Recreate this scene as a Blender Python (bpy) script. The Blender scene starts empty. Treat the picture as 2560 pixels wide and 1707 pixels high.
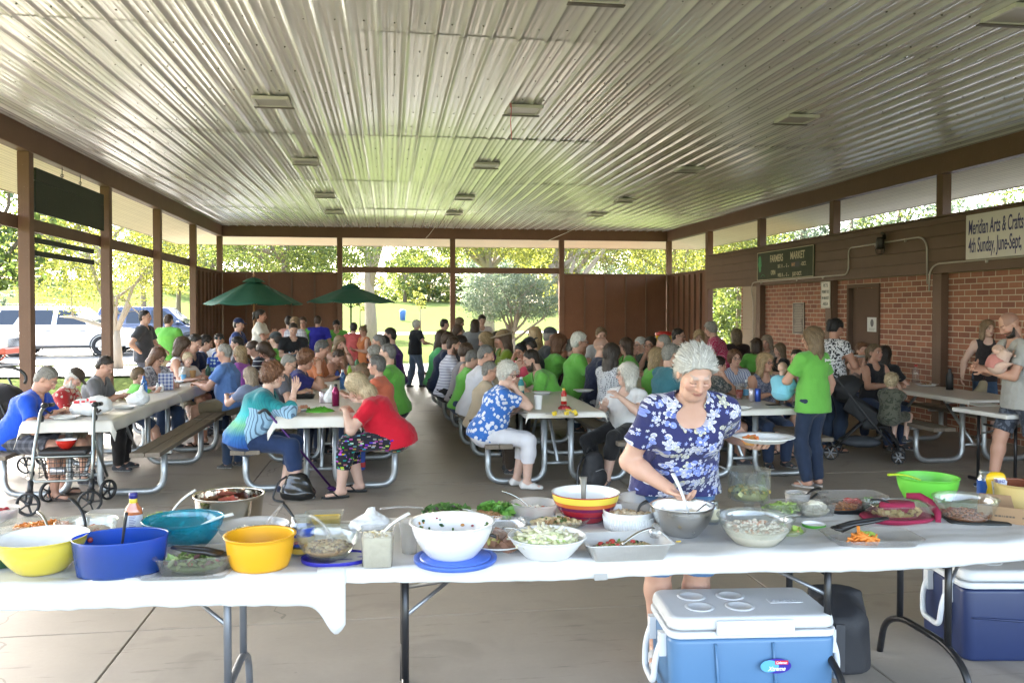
import bpy, math, random
import numpy as np
from mathutils import Vector, Matrix
R = math.radians
scene = bpy.context.scene
col = scene.collection
# ------------------------------------------------------------ camera, sky, sun, exposure
HC = 1.72                      # eye height
F_PX, YAW, PITCH, SHY = 2146.2, .142048, .020134, 35.0
cam_d = bpy.data.cameras.new('camera'); cam = bpy.data.objects.new('camera', cam_d); col.objects.link(cam)
cam.location = (0, 0, HC); cam.rotation_euler = (math.pi/2 - PITCH, 0, -YAW)
cam_d.sensor_width = 36; cam_d.lens = 36*F_PX/2560; cam_d.shift_y = -SHY/2560
cam_d.clip_start = .05; cam_d.clip_end = 3000
scene.camera = cam
SUN_EL, SUN_AZ = R(33), R(-24)          # azimuth measured clockwise from +Y
world = bpy.data.worlds.new('World'); scene.world = world; world.use_nodes = True
wn = world.node_tree.nodes; wl = world.node_tree.links
sky = wn.new('ShaderNodeTexSky'); sky.sky_type = 'NISHITA'; sky.sun_disc = False
sky.sun_elevation = SUN_EL; sky.sun_rotation = SUN_AZ; sky.air_density = 1.0; sky.dust_density = 3.0; sky.ozone_density = 1.0
bg = wn['Background']; bg.inputs['Strength'].default_value = .15
shs = wn.new('ShaderNodeHueSaturation'); shs.inputs['Saturation'].default_value = .72; wl.new(sky.outputs[0], shs.inputs['Color']); wl.new(shs.outputs[0], bg.inputs[0])   # hazy late-summer sky
sun_d = bpy.data.lights.new('sun', 'SUN'); sun = bpy.data.objects.new('sun', sun_d); col.objects.link(sun)
sun_d.energy = 4.0; sun_d.angle = R(.5); sun_d.color = (1, .95, .88)
sdir = Vector((math.sin(SUN_AZ)*math.cos(SUN_EL), math.cos(SUN_AZ)*math.cos(SUN_EL), math.sin(SUN_EL)))
sun.rotation_euler = sdir.to_track_quat('Z', 'Y').to_euler(); sun.location = (0, 10, 30)
scene.view_settings.view_transform = 'Standard'; scene.view_settings.look = 'None'
scene.view_settings.exposure = 3.92; scene.view_settings.gamma = 1
scene.cycles.use_denoising = True
scene.cycles.max_bounces = 10; scene.cycles.diffuse_bounces = 5; scene.cycles.glossy_bounces = 4
scene.cycles.transmission_bounces = 6; scene.cycles.transparent_max_bounces = 24
scene.cycles.caustics_reflective = False; scene.cycles.caustics_refractive = False
scene.cycles.sample_clamp_indirect = 6

# ------------------------------------------------------------ measuring helpers (photo pixel -> place in the world)
K = 2560/2352
def ray(px, py):
    rx = (px-1280)/F_PX; uz = -(py+SHY-853.5)/F_PX
    c, s = math.cos(PITCH), math.sin(PITCH)
    fw = c+uz*s; z = uz*c-s
    return np.array([rx*math.cos(YAW)+fw*math.sin(YAW), -rx*math.sin(YAW)+fw*math.cos(YAW), z])
def atz(px, py, z): r = ray(px, py); return np.array([0, 0, HC])+r*((z-HC)/r[2])
def aty(px, py, y): r = ray(px, py); return np.array([0, 0, HC])+r*(y/r[1])
TZ = .742
def T(dx, dy, z=TZ): return atz(dx*K, dy*K, z)       # overview pixel -> point on the buffet
# ------------------------------------------------------------ objects
def tag(o, label=None, cat=None, group=None, kind=None):
    if label: o['label'] = label
    if cat: o['category'] = cat
    if group: o['group'] = group
    if kind: o['kind'] = kind
    return o
def empty(name, loc=(0, 0, 0), rz=0):
    o = bpy.data.objects.new(name, None); col.objects.link(o); o.location = loc; o.rotation_euler = (0, 0, rz)
    o.empty_display_size = .1
    return o
def kids(o): return [c for c in col.objects if c.parent == o]
def link_mesh(name, V, Fa, mat, parent=None, smooth=False, loc=None, mats=None, midx=None, attrs=None):
    me = bpy.data.meshes.new(name)
    V = np.asarray(V, np.float32).reshape(-1, 3)
    if isinstance(Fa, np.ndarray):
        nf, k = Fa.shape; loops = Fa.reshape(-1).astype(np.int32); starts = np.arange(0, nf*k, k, dtype=np.int32)
    else:
        nf = len(Fa); loops = np.fromiter((i for f in Fa for i in f), np.int32)
        ln = np.fromiter((len(f) for f in Fa), np.int32); starts = np.concatenate([[0], np.cumsum(ln)[:-1]]).astype(np.int32)
    me.vertices.add(len(V)); me.vertices.foreach_set('co', V.reshape(-1))
    me.loops.add(len(loops)); me.loops.foreach_set('vertex_index', loops)
    me.polygons.add(nf); me.polygons.foreach_set('loop_start', starts)
    for m in (mats or [mat]): me.materials.append(m)
    if midx is not None: me.polygons.foreach_set('material_index', np.asarray(midx, np.int32))
    me.update(calc_edges=True)
    if smooth is True: me.polygons.foreach_set('use_smooth', np.ones(nf, bool))
    elif smooth is not False: me.polygons.foreach_set('use_smooth', np.asarray(smooth, bool))
    if attrs:
        for an, arr in attrs.items():
            a = me.attributes.new(an, 'FLOAT_COLOR', 'POINT'); a.data.foreach_set('color', np.asarray(arr, np.float32).reshape(-1))
    me.validate()
    o = bpy.data.objects.new(name, me); col.objects.link(o)
    if parent: o.parent = parent
    if loc is not None: o.location = loc
    return o
def bevel(o, w=.004, seg=2):
    m = o.modifiers.new('bevel', 'BEVEL'); m.width = w; m.segments = seg; m.limit_method = 'ANGLE'; m.angle_limit = R(40)
    return o
def subsurf(o, n=1):
    m = o.modifiers.new('subsurf', 'SUBSURF'); m.levels = n; m.render_levels = n; return o
class MB:
    """collects shapes for one mesh object"""
    def __init__(s): s.v = []; s.f = []; s.sm = []; s.mi = []; s.cur = 0
    def add(s, V, F, smooth=False):
        b = len(s.v); s.v += [tuple(map(float, p)) for p in V]; s.f += [tuple(int(i)+b for i in f) for f in F]
        s.sm += [smooth]*len(F); s.mi += [s.cur]*len(F); return s
    def box(s, c, d, rz=0, M=None):
        x, y, z = d[0]/2, d[1]/2, d[2]/2
        V = [(-x, -y, -z), (x, -y, -z), (x, y, -z), (-x, y, -z), (-x, -y, z), (x, -y, z), (x, y, z), (-x, y, z)]
        if M is None: M = Matrix.Rotation(rz, 3, 'Z')
        V = [M @ Vector(p)+Vector(c) for p in V]
        return s.add(V, [(0, 3, 2, 1), (4, 5, 6, 7), (0, 1, 5, 4), (1, 2, 6, 5), (2, 3, 7, 6), (3, 0, 4, 7)])
    def bx(s, x0, x1, y0, y1, z0, z1): return s.box(((x0+x1)/2, (y0+y1)/2, (z0+z1)/2), (x1-x0, y1-y0, z1-z0))
    def tube(s, pts, r, n=10, closed=False, caps=True):
        P = [Vector(p) for p in pts]; m = len(P); rs = r if hasattr(r, '__len__') else [r]*m
        V = []; F = []; up = None
        for i in range(m):
            if closed: t = P[(i+1) % m]-P[i-1]
            else: t = P[min(i+1, m-1)]-P[max(i-1, 0)]
            t.normalize()
            if up is None:
                up = Vector((0, 0, 1)) if abs(t.z) < .9 else Vector((1, 0, 0))
            a = up-t*up.dot(t)
            if a.length < 1e-4: a = t.orthogonal()
            a.normalize(); up = a; b = t.cross(a)
            for k in range(n):
                th = 2*math.pi*k/n; V.append(P[i]+(a*math.cos(th)+b*math.sin(th))*rs[i])
        for i in range(m if closed else m-1):
            j = (i+1) % m
            for k in range(n): F.append((i*n+k, i*n+(k+1) % n, j*n+(k+1) % n, j*n+k))
        s.add(V, F, True)
        if caps and not closed:
            b0 = len(s.v)-len(V)
            s.f += [tuple(b0+k for k in reversed(range(n))), tuple(b0+(m-1)*n+k for k in range(n))]; s.sm += [False]*2; s.mi += [s.cur]*2
        return s
    def lathe(s, prof, n=32, c=(0, 0, 0), sx=1, sy=1, smooth=True, rz=0, caps=False):
        V = []; F = []; m = len(prof); cs, sn = math.cos(rz), math.sin(rz)
        for (r, z) in prof:
            for k in range(n):
                th = 2*math.pi*k/n; x, y = r*math.cos(th)*sx, r*math.sin(th)*sy
                V.append((c[0]+x*cs-y*sn, c[1]+x*sn+y*cs, c[2]+z))
        for i in range(m-1):
            for k in range(n): F.append((i*n+k, i*n+(k+1) % n, (i+1)*n+(k+1) % n, (i+1)*n+k))
        if caps: F += [tuple(reversed(range(n))), tuple((m-1)*n+k for k in range(n))]
        return s.add(V, F, smooth)
    def ball(s, c, r, n=10, m=6):
        rx, ry, rz = r if hasattr(r, '__len__') else (r, r, r)
        V = [(c[0], c[1], c[2]-rz)]; F = []
        for i in range(1, m):
            ph = -math.pi/2+math.pi*i/m
            for k in range(n):
                th = 2*math.pi*k/n; V.append((c[0]+rx*math.cos(ph)*math.cos(th), c[1]+ry*math.cos(ph)*math.sin(th), c[2]+rz*math.sin(ph)))
        V.append((c[0], c[1], c[2]+rz)); L = len(V)-1
        for k in range(n):
            F.append((0, 1+(k+1) % n, 1+k)); F.append((L, 1+(m-2)*n+k, 1+(m-2)*n+(k+1) % n))
            for i in range(m-2): F.append((1+i*n+k, 1+i*n+(k+1) % n, 1+(i+1)*n+(k+1) % n, 1+(i+1)*n+k))
        return s.add(V, F, True)
    def build(s, name, mat, parent=None, loc=None, mats=None):
        return link_mesh(name, s.v, s.f, mat, parent, smooth=s.sm, loc=loc, mats=mats, midx=s.mi if mats else None)
def arc_path(pts, rad, seg=6):
    """polyline with rounded corners"""
    P = [Vector(p) for p in pts]; out = [P[0]]
    for i in range(1, len(P)-1):
        a = (P[i-1]-P[i]); b = (P[i+1]-P[i]); ra = min(rad, a.length*.49, b.length*.49); a.normalize(); b.normalize()
        p0 = P[i]+a*ra; p2 = P[i]+b*ra
        for k in range(seg+1):
            t = k/seg; out.append(p0*(1-t)**2+P[i]*2*t*(1-t)+p2*t*t)
    out.append(P[-1]); return out
def copy_thing(o, loc=None, rz=None, label=None):
    def rec(a, par):
        c = a.copy(); col.objects.link(c)
        if par: c.parent = par
        for ch in kids(a): rec(ch, c)
        return c
    c = rec(o, None)
    if loc is not None: c.location = loc
    if rz is not None: c.rotation_euler = (0, 0, rz)
    if label: c['label'] = label
    return c
# ------------------------------------------------------------ materials
MATS = {}
def nodes_of(m): return m.node_tree.nodes, m.node_tree.links
def base_mat(name, color, rough=.6, metal=0, spec=.5, **kw):
    m = bpy.data.materials.new(name); m.use_nodes = True; n, l = nodes_of(m); p = n['Principled BSDF']
    p.inputs['Base Color'].default_value = (*color, 1); p.inputs['Roughness'].default_value = rough
    p.inputs['Metallic'].default_value = metal; p.inputs['Specular IOR Level'].default_value = spec
    return m, n, l, p
def N(n, typ, **kw):
    x = n.new(typ)
    for k, v in kw.items():
        if k in x.inputs: x.inputs[k].default_value = v
        else: setattr(x, k, v)
    return x
def mixc(n, l, fac, a, b):
    x = n.new('ShaderNodeMix'); x.data_type = 'RGBA'
    for sock, v in ((0, fac), (6, a), (7, b)):
        if isinstance(v, (tuple, list)): x.inputs[sock].default_value = (*v, 1) if len(v) == 3 else v
        elif isinstance(v, (int, float)): x.inputs[sock].default_value = v
        else: l.new(v, x.inputs[sock])
    return x.outputs[2]
def math_(n, l, op, a, b=None, c=None):
    x = n.new('ShaderNodeMath'); x.operation = op
    for i, v in enumerate((a, b, c)):
        if v is None: continue
        if isinstance(v, (int, float)): x.inputs[i].default_value = v
        else: l.new(v, x.inputs[i])
    return x.outputs[0]
def ramp(n, l, src, stops, interp='LINEAR'):
    x = n.new('ShaderNodeValToRGB'); x.color_ramp.interpolation = interp
    e = x.color_ramp.elements
    while len(e) < len(stops): e.new(.5)
    for i, (p, c) in enumerate(stops):
        e[i].position = p; e[i].color = (*c, 1) if len(c) == 3 else c
    l.new(src, x.inputs[0]); return x.outputs[0]
def coords(n, l, scale=(1, 1, 1), kind='Object', rot=(0, 0, 0)):
    tc = n.new('ShaderNodeTexCoord'); mp = n.new('ShaderNodeMapping'); mp.inputs['Scale'].default_value = scale; mp.inputs['Rotation'].default_value = rot
    l.new(tc.outputs[kind], mp.inputs[0]); return mp.outputs[0]
def noise(n, l, vec, scale, detail=4, rough=.6, dist=0):
    x = N(n, 'ShaderNodeTexNoise', Scale=scale, Detail=detail, Roughness=rough, Distortion=dist)
    if vec is not None: l.new(vec, x.inputs['Vector'])
    return x.outputs['Fac']
def add_bump(n, l, p, h, strength=.3, dist=.01):
    b = N(n, 'ShaderNodeBump', Strength=strength, Distance=dist); l.new(h, b.inputs['Height']); l.new(b.outputs[0], p.inputs['Normal'])
def plain(name, color, rough=.5, metal=0, spec=.5, var=.12, vs=6, bump=0, bs=60, coat=0, stretch=(1, 1, 1)):
    """a surface with slight mottling and roughness variation"""
    if name in MATS: return MATS[name]
    m, n, l, p = base_mat(name, color, rough, metal, spec)
    v = coords(n, l, stretch)
    f = noise(n, l, v, vs, 5)
    if var:
        d = tuple(c*(1-var) for c in color); b = tuple(min(1, c*(1+var)) for c in color)
        l.new(mixc(n, l, f, d, b), p.inputs['Base Color'])
        l.new(math_(n, l, 'MULTIPLY_ADD', f, rough*.35, rough*.82), p.inputs['Roughness'])
    if bump: add_bump(n, l, p, noise(n, l, v, bs, 3), bump, .004)
    if coat: p.inputs['Coat Weight'].default_value = coat; p.inputs['Coat Roughness'].default_value = .08
    MATS[name] = m; return m
def clear(name, tint=(1, 1, 1), rough=.05, gloss=.12, haze=0., hazecol=(.9, .9, .9)):
    """thin clear glass or plastic: see-through with a fresnel sheen, optional milky haze"""
    if name in MATS: return MATS[name]
    m = bpy.data.materials.new(name); m.use_nodes = True; n, l = nodes_of(m); n.remove(n['Principled BSDF'])
    out = n['Material Output']
    tr = N(n, 'ShaderNodeBsdfTransparent', Color=(*tint, 1)); gl = N(n, 'ShaderNodeBsdfGlossy', Roughness=rough)
    lw = N(n, 'ShaderNodeLayerWeight', Blend=.35); f = math_(n, l, 'MULTIPLY_ADD', lw.outputs['Facing'], .75, gloss)
    f = math_(n, l, 'MINIMUM', f, .85)
    first = tr.outputs[0]
    if haze:
        df = N(n, 'ShaderNodeBsdfDiffuse', Color=(*hazecol, 1)); tl = N(n, 'ShaderNodeBsdfTranslucent', Color=(*hazecol, 1))
        a = N(n, 'ShaderNodeMixShader', Fac=.45); l.new(df.outputs[0], a.inputs[1]); l.new(tl.outputs[0], a.inputs[2])
        b = N(n, 'ShaderNodeMixShader', Fac=haze); l.new(first, b.inputs[1]); l.new(a.outputs[0], b.inputs[2]); first = b.outputs[0]
    mx = n.new('ShaderNodeMixShader'); l.new(math_(n, l, 'MULTIPLY', f, .42), mx.inputs[0]); l.new(first, mx.inputs[1]); l.new(gl.outputs[0], mx.inputs[2])
    l.new(mx.outputs[0], out.inputs[0]); MATS[name] = m; return m
def text_mesh(txt, size, mat, name, parent, loc, rot, ext=.001, align='LEFT', sx=1, shear=0, bold=0):
    cu = bpy.data.curves.new(name, 'FONT'); cu.body = txt; cu.size = size; cu.extrude = ext; cu.align_x = align; cu.shear = shear; cu.offset = bold
    ob = bpy.data.objects.new(name, cu); col.objects.link(ob)
    dg = bpy.context.evaluated_depsgraph_get(); me = bpy.data.meshes.new_from_object(ob.evaluated_get(dg))
    bpy.data.objects.remove(ob); bpy.data.curves.remove(cu)
    me.materials.clear(); me.materials.append(mat)
    o = bpy.data.objects.new(name, me); col.objects.link(o); o.parent = parent; o.location = loc; o.rotation_euler = rot; o.scale = (sx, 1, 1)
    return o
# ============================================================ the pavilion
XL, XR, YB, BAY = -4.366, 7.826, 23.57, 3.048
ZB, ZC, ZBT = 3.67, 3.96, 3.965
YF = YB-8*BAY                                  # front line; unseen roof bay added behind the camera to shade the serving tables
def wood_paint(name, color, rough=.55):
    m, n, l, p = base_mat(name, color, rough, 0, .18)
    v = coords(n, l, (1, 1, 1)); v2 = coords(n, l, (14, 14, 1.2))
    a = noise(n, l, v, 2.2, 6); g = noise(n, l, v2, 3, 5, .7)
    c1 = mixc(n, l, a, tuple(x*.78 for x in color), tuple(x*1.2 for x in color))
    c2 = mixc(n, l, math_(n, l, 'MULTIPLY', g, .35), c1, tuple(x*.6 for x in color))
    sp = noise(n, l, v, 55, 2); spm = ramp(n, l, sp, [(.70, (0, 0, 0)), (.74, (1, 1, 1))])
    l.new(mixc(n, l, math_(n, l, 'MULTIPLY', spm, .35), c2, (.45, .38, .3)), p.inputs['Base Color'])
    add_bump(n, l, p, g, .25, .006); return m
BROWN = wood_paint('brown_paint', (.165, .095, .064))
BROWN2 = wood_paint('brown_board', (.155, .094, .064))
PANEL = wood_paint('brown_plywood', (.17, .084, .050))
DKGREEN = wood_paint('weathered_green_board', (.020, .026, .019))
def mk_ceiling():
    m, n, l, p = base_mat('ceiling_steel', (.46, .455, .435), .28, 0, .45)
    v = coords(n, l, (3, .25, 1)); a = noise(n, l, v, 1.5, 4); st = noise(n, l, coords(n, l, (40, .6, 1)), 2, 4)
    c = mixc(n, l, a, (.56, .55, .525), (.67, .66, .635))
    l.new(mixc(n, l, math_(n, l, 'MULTIPLY', st, .25), c, (.47, .46, .445)), p.inputs['Base Color'])
    l.new(math_(n, l, 'MULTIPLY_ADD', a, .16, .15), p.inputs['Roughness'])
    p.inputs['Coat Weight'].default_value = .6; p.inputs['Coat Roughness'].default_value = .10
    add_bump(n, l, p, noise(n, l, coords(n, l, (1.2, .5, 1)), 1.1, 2), .12, .05); return m
CEIL = mk_ceiling()
pav = tag(empty('picnic_pavilion', (0, YB, 0)), 'long open picnic pavilion with brown posts and ribbed pale metal ceiling', 'pavilion')
def pv(mb, name, mat, bv=.006):
    o = mb.build(name, mat, pav, loc=(0, -YB, 0)); o.matrix_parent_inverse = Matrix()
    if bv: bevel(o, bv)
    return o
# ceiling: ribs run along the building, long sheets lapped end to end
def ceiling():
    per = .2286; prof = []; x = XL-1.45
    rng = random.Random(4)
    def P(dx, dz): prof.append((x+dx, dz))
    while x < XR+1.45:
        P(0, 0); P(.012, -.019); P(.030, -.019); P(.042, 0); P(.085, 0); P(.092, -.003); P(.104, -.003); P(.111, 0); P(.155, 0); P(.162, -.003); P(.174, -.003); P(.181, 0)
        x += per
    prof = np.array(prof); ys = []
    laps = [YF-1.2, 3.6, 7.06, 11.2, 15.1, 19.3, YB+.02]
    V = []; Fq = []; b = 0
    for s in range(len(laps)-1):
        y0, y1 = laps[s]-(.03 if s else 0), laps[s+1]; yy = np.linspace(y0, y1, 8)
        m = len(prof)
        for i, y in enumerate(yy):
            t = i/7
            wav = .004*np.sin(prof[:, 0]*1.7+y*.9+s)+.003*np.sin(prof[:, 0]*.6-y*1.3)
            V.append(np.c_[prof[:, 0], np.full(m, y), ZC+prof[:, 1]+wav-.002*s % .004-(.006 if i == 0 and s else .0)])
        for i in range(7):
            a = b+i*m+np.arange(m-1); Fq.append(np.c_[a, a+m, a+m+1, a+1])
        b += 8*m
    V = np.concatenate(V); Fq = np.concatenate(Fq)
    keep = (V[Fq[:, 0], 0] > XL-.12) & (V[Fq[:, 2], 0] < XR+.12)
    o = link_mesh('ceiling', V, Fq[keep], CEIL, pav, loc=(0, -YB, 0))
    sc = MB(); y = YF
    scm = plain('screw', (.18, .17, .15), .4, .8)
    while y < YB:
        x = XL+.07
        while x < XR:
            if rng.random() < .93: sc.box((x+rng.uniform(-.01, .01), y+rng.uniform(-.02, .02), ZC-.004), (.011, .011, .012))
            x += .2286
        y += .76
    pv(sc, 'screws', scm, 0)
    # upper roof deck, closes the space over the ceiling
    rf = MB(); rf.bx(XL-1.5, XR+1.5, YF-1.5, YB+1.5, 4.3, 4.42); pv(rf, 'roof', plain('roof_metal', (.2, .19, .17), .5), 0)
ceiling()
# beams
for nm, bxs in (('beam', (XL-.15, XL, YF-.1, YB+.15)), ('beam', (XR, XR+.15, YF-.1, YB+.15)), ('beam', (XL+.001, XR-.001, YB, YB+.15)), ('beam', (XL+.001, XR-.001, YF-.1, YF+.05))):
    m = MB(); m.bx(*bxs, ZB, ZBT); pv(m, nm, BROWN, .008)
# posts
for side in (0, 1):
    x0 = XL-.145 if side == 0 else XR+.005
    for i in range(9):
        y = YB-i*BAY
        y0, y1 = (y, y+.145) if i == 0 else (y-.0725, y+.0725)
        if i == 1 and side == 1: y0, y1 = y-.09, y+.09
        m = MB(); m.bx(x0, x0+.14, y0, y1, 0, ZB-.002); o = pv(m, 'post', BROWN, .006)
for i in (1, 2, 3):
    x = XL+i*(XR-XL)/4; m = MB(); m.bx(x-.07, x+.07, YB+.003, YB+.143, 0, ZB-.002); pv(m, 'post', BROWN, .006)
# rails: long boards fixed on the outside of the posts
m = MB(); m.bx(XL-.19, XL-.15, YF, YB-BAY, 2.725, 2.89); pv(m, 'rail', BROWN2)
m = MB(); m.bx(XL+3.048+.072, XR-3.048-.072, YB+.03, YB+.11, 2.735, 2.893); pv(m, 'rail', BROWN2)
# corner walls of plywood with battens
def panel_wall(x0, x1, y0, y1, nb, inward):
    m = MB(); m.bx(x0, x1, y0, y1, .02, 2.70); w = pv(m, 'wall', PANEL, 0)
    along = abs(x1-x0) > abs(y1-y0); L = (x1-x0) if along else (y1-y0)
    bt = MB()
    for k in range(1, nb):
        t = k/nb
        if along: cx = x0+L*t; bt.bx(cx-.022, cx+.022, y0-.04, y0-.001, .02, 2.66)
        else:
            cy = y0+L*t; xx = (x1+.001, x1+.05) if inward > 0 else (x0-.05, x0-.001); bt.bx(*xx, cy-.022, cy+.022, .02, 2.66)
    if along: bt.bx(x0, x1, y0-.045, y1+.02, 2.702, 2.742)
    else: bt.bx(x0-.02 if inward > 0 else x0-.05, x1+.05 if inward > 0 else x1+.02, y0, y1, 2.702, 2.742)
    pv(bt, 'wall_frame', BROWN2, .003)
panel_wall(XL+.004, XL+3.048-.072, YB+.06, YB+.09, 5, 0)
panel_wall(XR-3.048+.072, XR-.004, YB+.06, YB+.09, 5, 0)
panel_wall(XL-.10, XL-.07, YB-BAY+.076, YB-.004, 7, 1)
panel_wall(XR+.07, XR+.10, YB-BAY+.095, YB-.004, 7, -1)
# soffit boards outside the beams and the fascia
def soff_mat():
    m, n, l, p = base_mat('soffit_board', (.7, .58, .42), .6, 0, .2)
    v = coords(n, l); a = noise(n, l, v, 1.4, 4)
    l.new(mixc(n, l, a, (.76, .66, .51), (.86, .77, .62)), p.inputs['Base Color'])
    sx = n.new('ShaderNodeSeparateXYZ'); l.new(v, sx.inputs[0]); g = math_(n, l, 'LESS_THAN', math_(n, l, 'FRACT', math_(n, l, 'MULTIPLY', sx.outputs[2], 90)), .16)      # board joints follow the slope
    l.new(mixc(n, l, math_(n, l, 'MULTIPLY', g, .55), p.inputs['Base Color'].links[0].from_socket, (.30, .23, .16)), p.inputs['Base Color']); return m
SOF = soff_mat()
OV = 1.3
def soffit(x0, y0, x1, y1, ox, oy, dx0, dy0, dx1, dy1):
    # sloping strip between beam line (x0,y0)-(x1,y1) and eave, grooved along its length
    V = []; Fq = []; nst = 13
    for k in range(nst+1):
        t = k/nst
        za = 3.80-.24*t
        for dz in ((0, .006) if 0 < k < nst else (0,)):
            tt = t+(.006 if dz else 0)
            V += [(x0+ox*tt*OV+dx0*tt*OV, y0+oy*tt*OV+dy0*tt*OV, za+dz), (x1+ox*tt*OV+dx1*tt*OV, y1+oy*tt*OV+dy1*tt*OV, za+dz)]
    for i in range(len(V)//2-1): Fq.append((2*i, 2*i+1, 2*i+3, 2*i+2))
    return V, Fq
ms = MB()
ms.add(*soffit(XL-.15, YF-.1, XL-.15, YB+.15, -1, 0, 0, 0, 0, 1)); ms.add(*soffit(XR+.15, YF-.1, XR+.15, YB+.15, 1, 0, 0, 0, 0, 1)); ms.add(*soffit(XL-.15, YB+.15, XR+.15, YB+.15, 0, 1, -1, 0, 1, 0))
pv(ms, 'soffit', SOF, 0)
mf = MB()
mf.bx(XL-.15-OV-.04, XL-.15-OV, YF-1, YB+.15+OV, 3.55, 3.75); mf.bx(XR+.15+OV, XR+.19+OV, YF-1, YB+.15+OV, 3.55, 3.75)
mf.bx(XL-.15-OV, XR+.15+OV, YB+.15+OV, YB+.19+OV, 3.55, 3.75)
pv(mf, 'fascia', plain('fascia', (.33, .25, .18), .5), .004)
# stray wires strung under the ceiling
mw = MB(); wm = plain('white_wire', (.7, .66, .58), .5)
for pts in ([aty(1000*K, 520*K, 22.5), aty(985*K, 540*K, 23.3), aty(978*K, 547*K, 23.4)], [aty(1400*K, 487*K, 17.5), aty(1300*K, 535*K, 22), aty(1222*K, 569*K, 23.4)]):
    mw.tube(pts, .006, 5)
pv(mw, 'wire', wm, 0)
# ------------------------------------------------------------ floor and ground
def concrete(name, color, stain=.5):
    m, n, l, p = base_mat(name, color, .6, 0, .3 if name[0] == 'f' else .05)
    v = coords(n, l)
    a = noise(n, l, v, .55, 6, .62); b = noise(n, l, v, 3.2, 6, .7); c = noise(n, l, v, 38, 3)
    sx = noise(n, l, coords(n, l, (1, 9, 1)), 1.6, 5, .75)
    f = math_(n, l, 'ADD', math_(n, l, 'MULTIPLY', a, .6), math_(n, l, 'MULTIPLY', b, .4))
    c1 = mixc(n, l, f, tuple(x*.5 for x in color), tuple(x*1.5 for x in color))
    c2 = mixc(n, l, math_(n, l, 'MULTIPLY', c, .3), c1, tuple(x*.7 for x in color))
    dk = ramp(n, l, sx, [(.60, (0, 0, 0)), (.72, (1, 1, 1))])
    c3 = mixc(n, l, math_(n, l, 'MULTIPLY', dk, stain), c2, tuple(x*.45 for x in color))
    sp = ramp(n, l, noise(n, l, v, 24, 2), [(.73, (0, 0, 0)), (.76, (1, 1, 1))])
    l.new(mixc(n, l, math_(n, l, 'MULTIPLY', sp, .35), c3, tuple(x*.35 for x in color)), p.inputs['Base Color'])
    l.new(math_(n, l, 'MULTIPLY_ADD', b, .30, .36), p.inputs['Roughness'])
    if name[0] == 'f':                               # hairline cracks and dark scuffs
        w = n.new('ShaderNodeVectorMath'); w.operation = 'MULTIPLY_ADD'; nz = N(n, 'ShaderNodeTexNoise', Scale=1.3, Detail=4); l.new(v, nz.inputs['Vector']); l.new(nz.outputs['Color'], w.inputs[0]); w.inputs[1].default_value = (.9, .9, 0); l.new(v, w.inputs[2])
        vo = N(n, 'ShaderNodeTexVoronoi', Scale=.42); vo.feature = 'DISTANCE_TO_EDGE'; l.new(w.outputs[0], vo.inputs['Vector'])
        ck = math_(n, l, 'MULTIPLY', math_(n, l, 'LESS_THAN', vo.outputs['Distance'], .0020), math_(n, l, 'GREATER_THAN', noise(n, l, v, .7, 2), .52))
        sm = ramp(n, l, noise(n, l, v, 1.9, 3, .5, .8), [(.56, (0, 0, 0)), (.74, (1, 1, 1))]); o_ = p.inputs['Base Color'].links[0].from_socket
        o_ = mixc(n, l, math_(n, l, 'MULTIPLY', sm, .45), o_, tuple(x*.42 for x in color)); l.new(mixc(n, l, math_(n, l, 'MULTIPLY', ck, .4), o_, (.05, .042, .035)), p.inputs['Base Color'])
    add_bump(n, l, p, noise(n, l, v, 20, 5), .12, .01); return m
FLOOR = concrete('floor_concrete', (.345, .300, .248), .8)
JOINT = plain('joint_dirt', (.035, .03, .025), .9)
def slab():
    xs = [XL-1.3, -1.35, 2.31, 5.97, XR+.2]; ys = [-3, 1.15, 4.82, 8.48, 12.14, 15.8, 19.46, YB+.6]
    m = MB(); g = .004
    for i in range(len(xs)-1):
        for j in range(len(ys)-1):
            m.bx(xs[i]+g, xs[i+1]-g, ys[j]+g, ys[j+1]-g, -.1, 0)
    o = bevel(m.build('concrete_floor', FLOOR), .004, 1); tag(o, 'worn grey concrete floor slab with saw-cut joints', 'floor', kind='structure')
    j = MB(); j.bx(xs[0], xs[-1], ys[0], ys[-1], -.12, -.02); tag(j.build('floor_joints', JOINT), 'dark dirt in the floor joints', 'floor', kind='structure')
slab()
def grass_mat():
    m, n, l, p = base_mat('lawn', (.09, .13, .03), 1, 0, 0)
    v = coords(n, l); a = noise(n, l, v, .12, 5); b = noise(n, l, v, 5, 5, .8)
    c = mixc(n, l, a, (.036, .068, .018), (.080, .105, .032)); l.new(mixc(n, l, b, c, (.085, .095, .036)), p.inputs['Base Color'])
    add_bump(n, l, p, noise(n, l, v, 30, 4), .6, .05); return m
LAWN = grass_mat()
def hill(x, y):
    d = np.sqrt(np.maximum(0, x+25)**2*.25+np.maximum(0, y-62)**2)
    z = 4.6*(1-np.exp(-((np.maximum(0, y-66))/62)**2))*(1/(1+np.exp((x-30-.10*y)/16)))
    z = z+np.where(x < -20, 3.2*(1-np.exp(-((np.maximum(0, y-55))/45)**2)), 0)*(1/(1+np.exp((x+34)/6)))
    return z-.10+.05*np.sin(x*.13)*np.cos(y*.11)*np.clip((np.abs(y)-30)/30, 0, 1)
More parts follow.
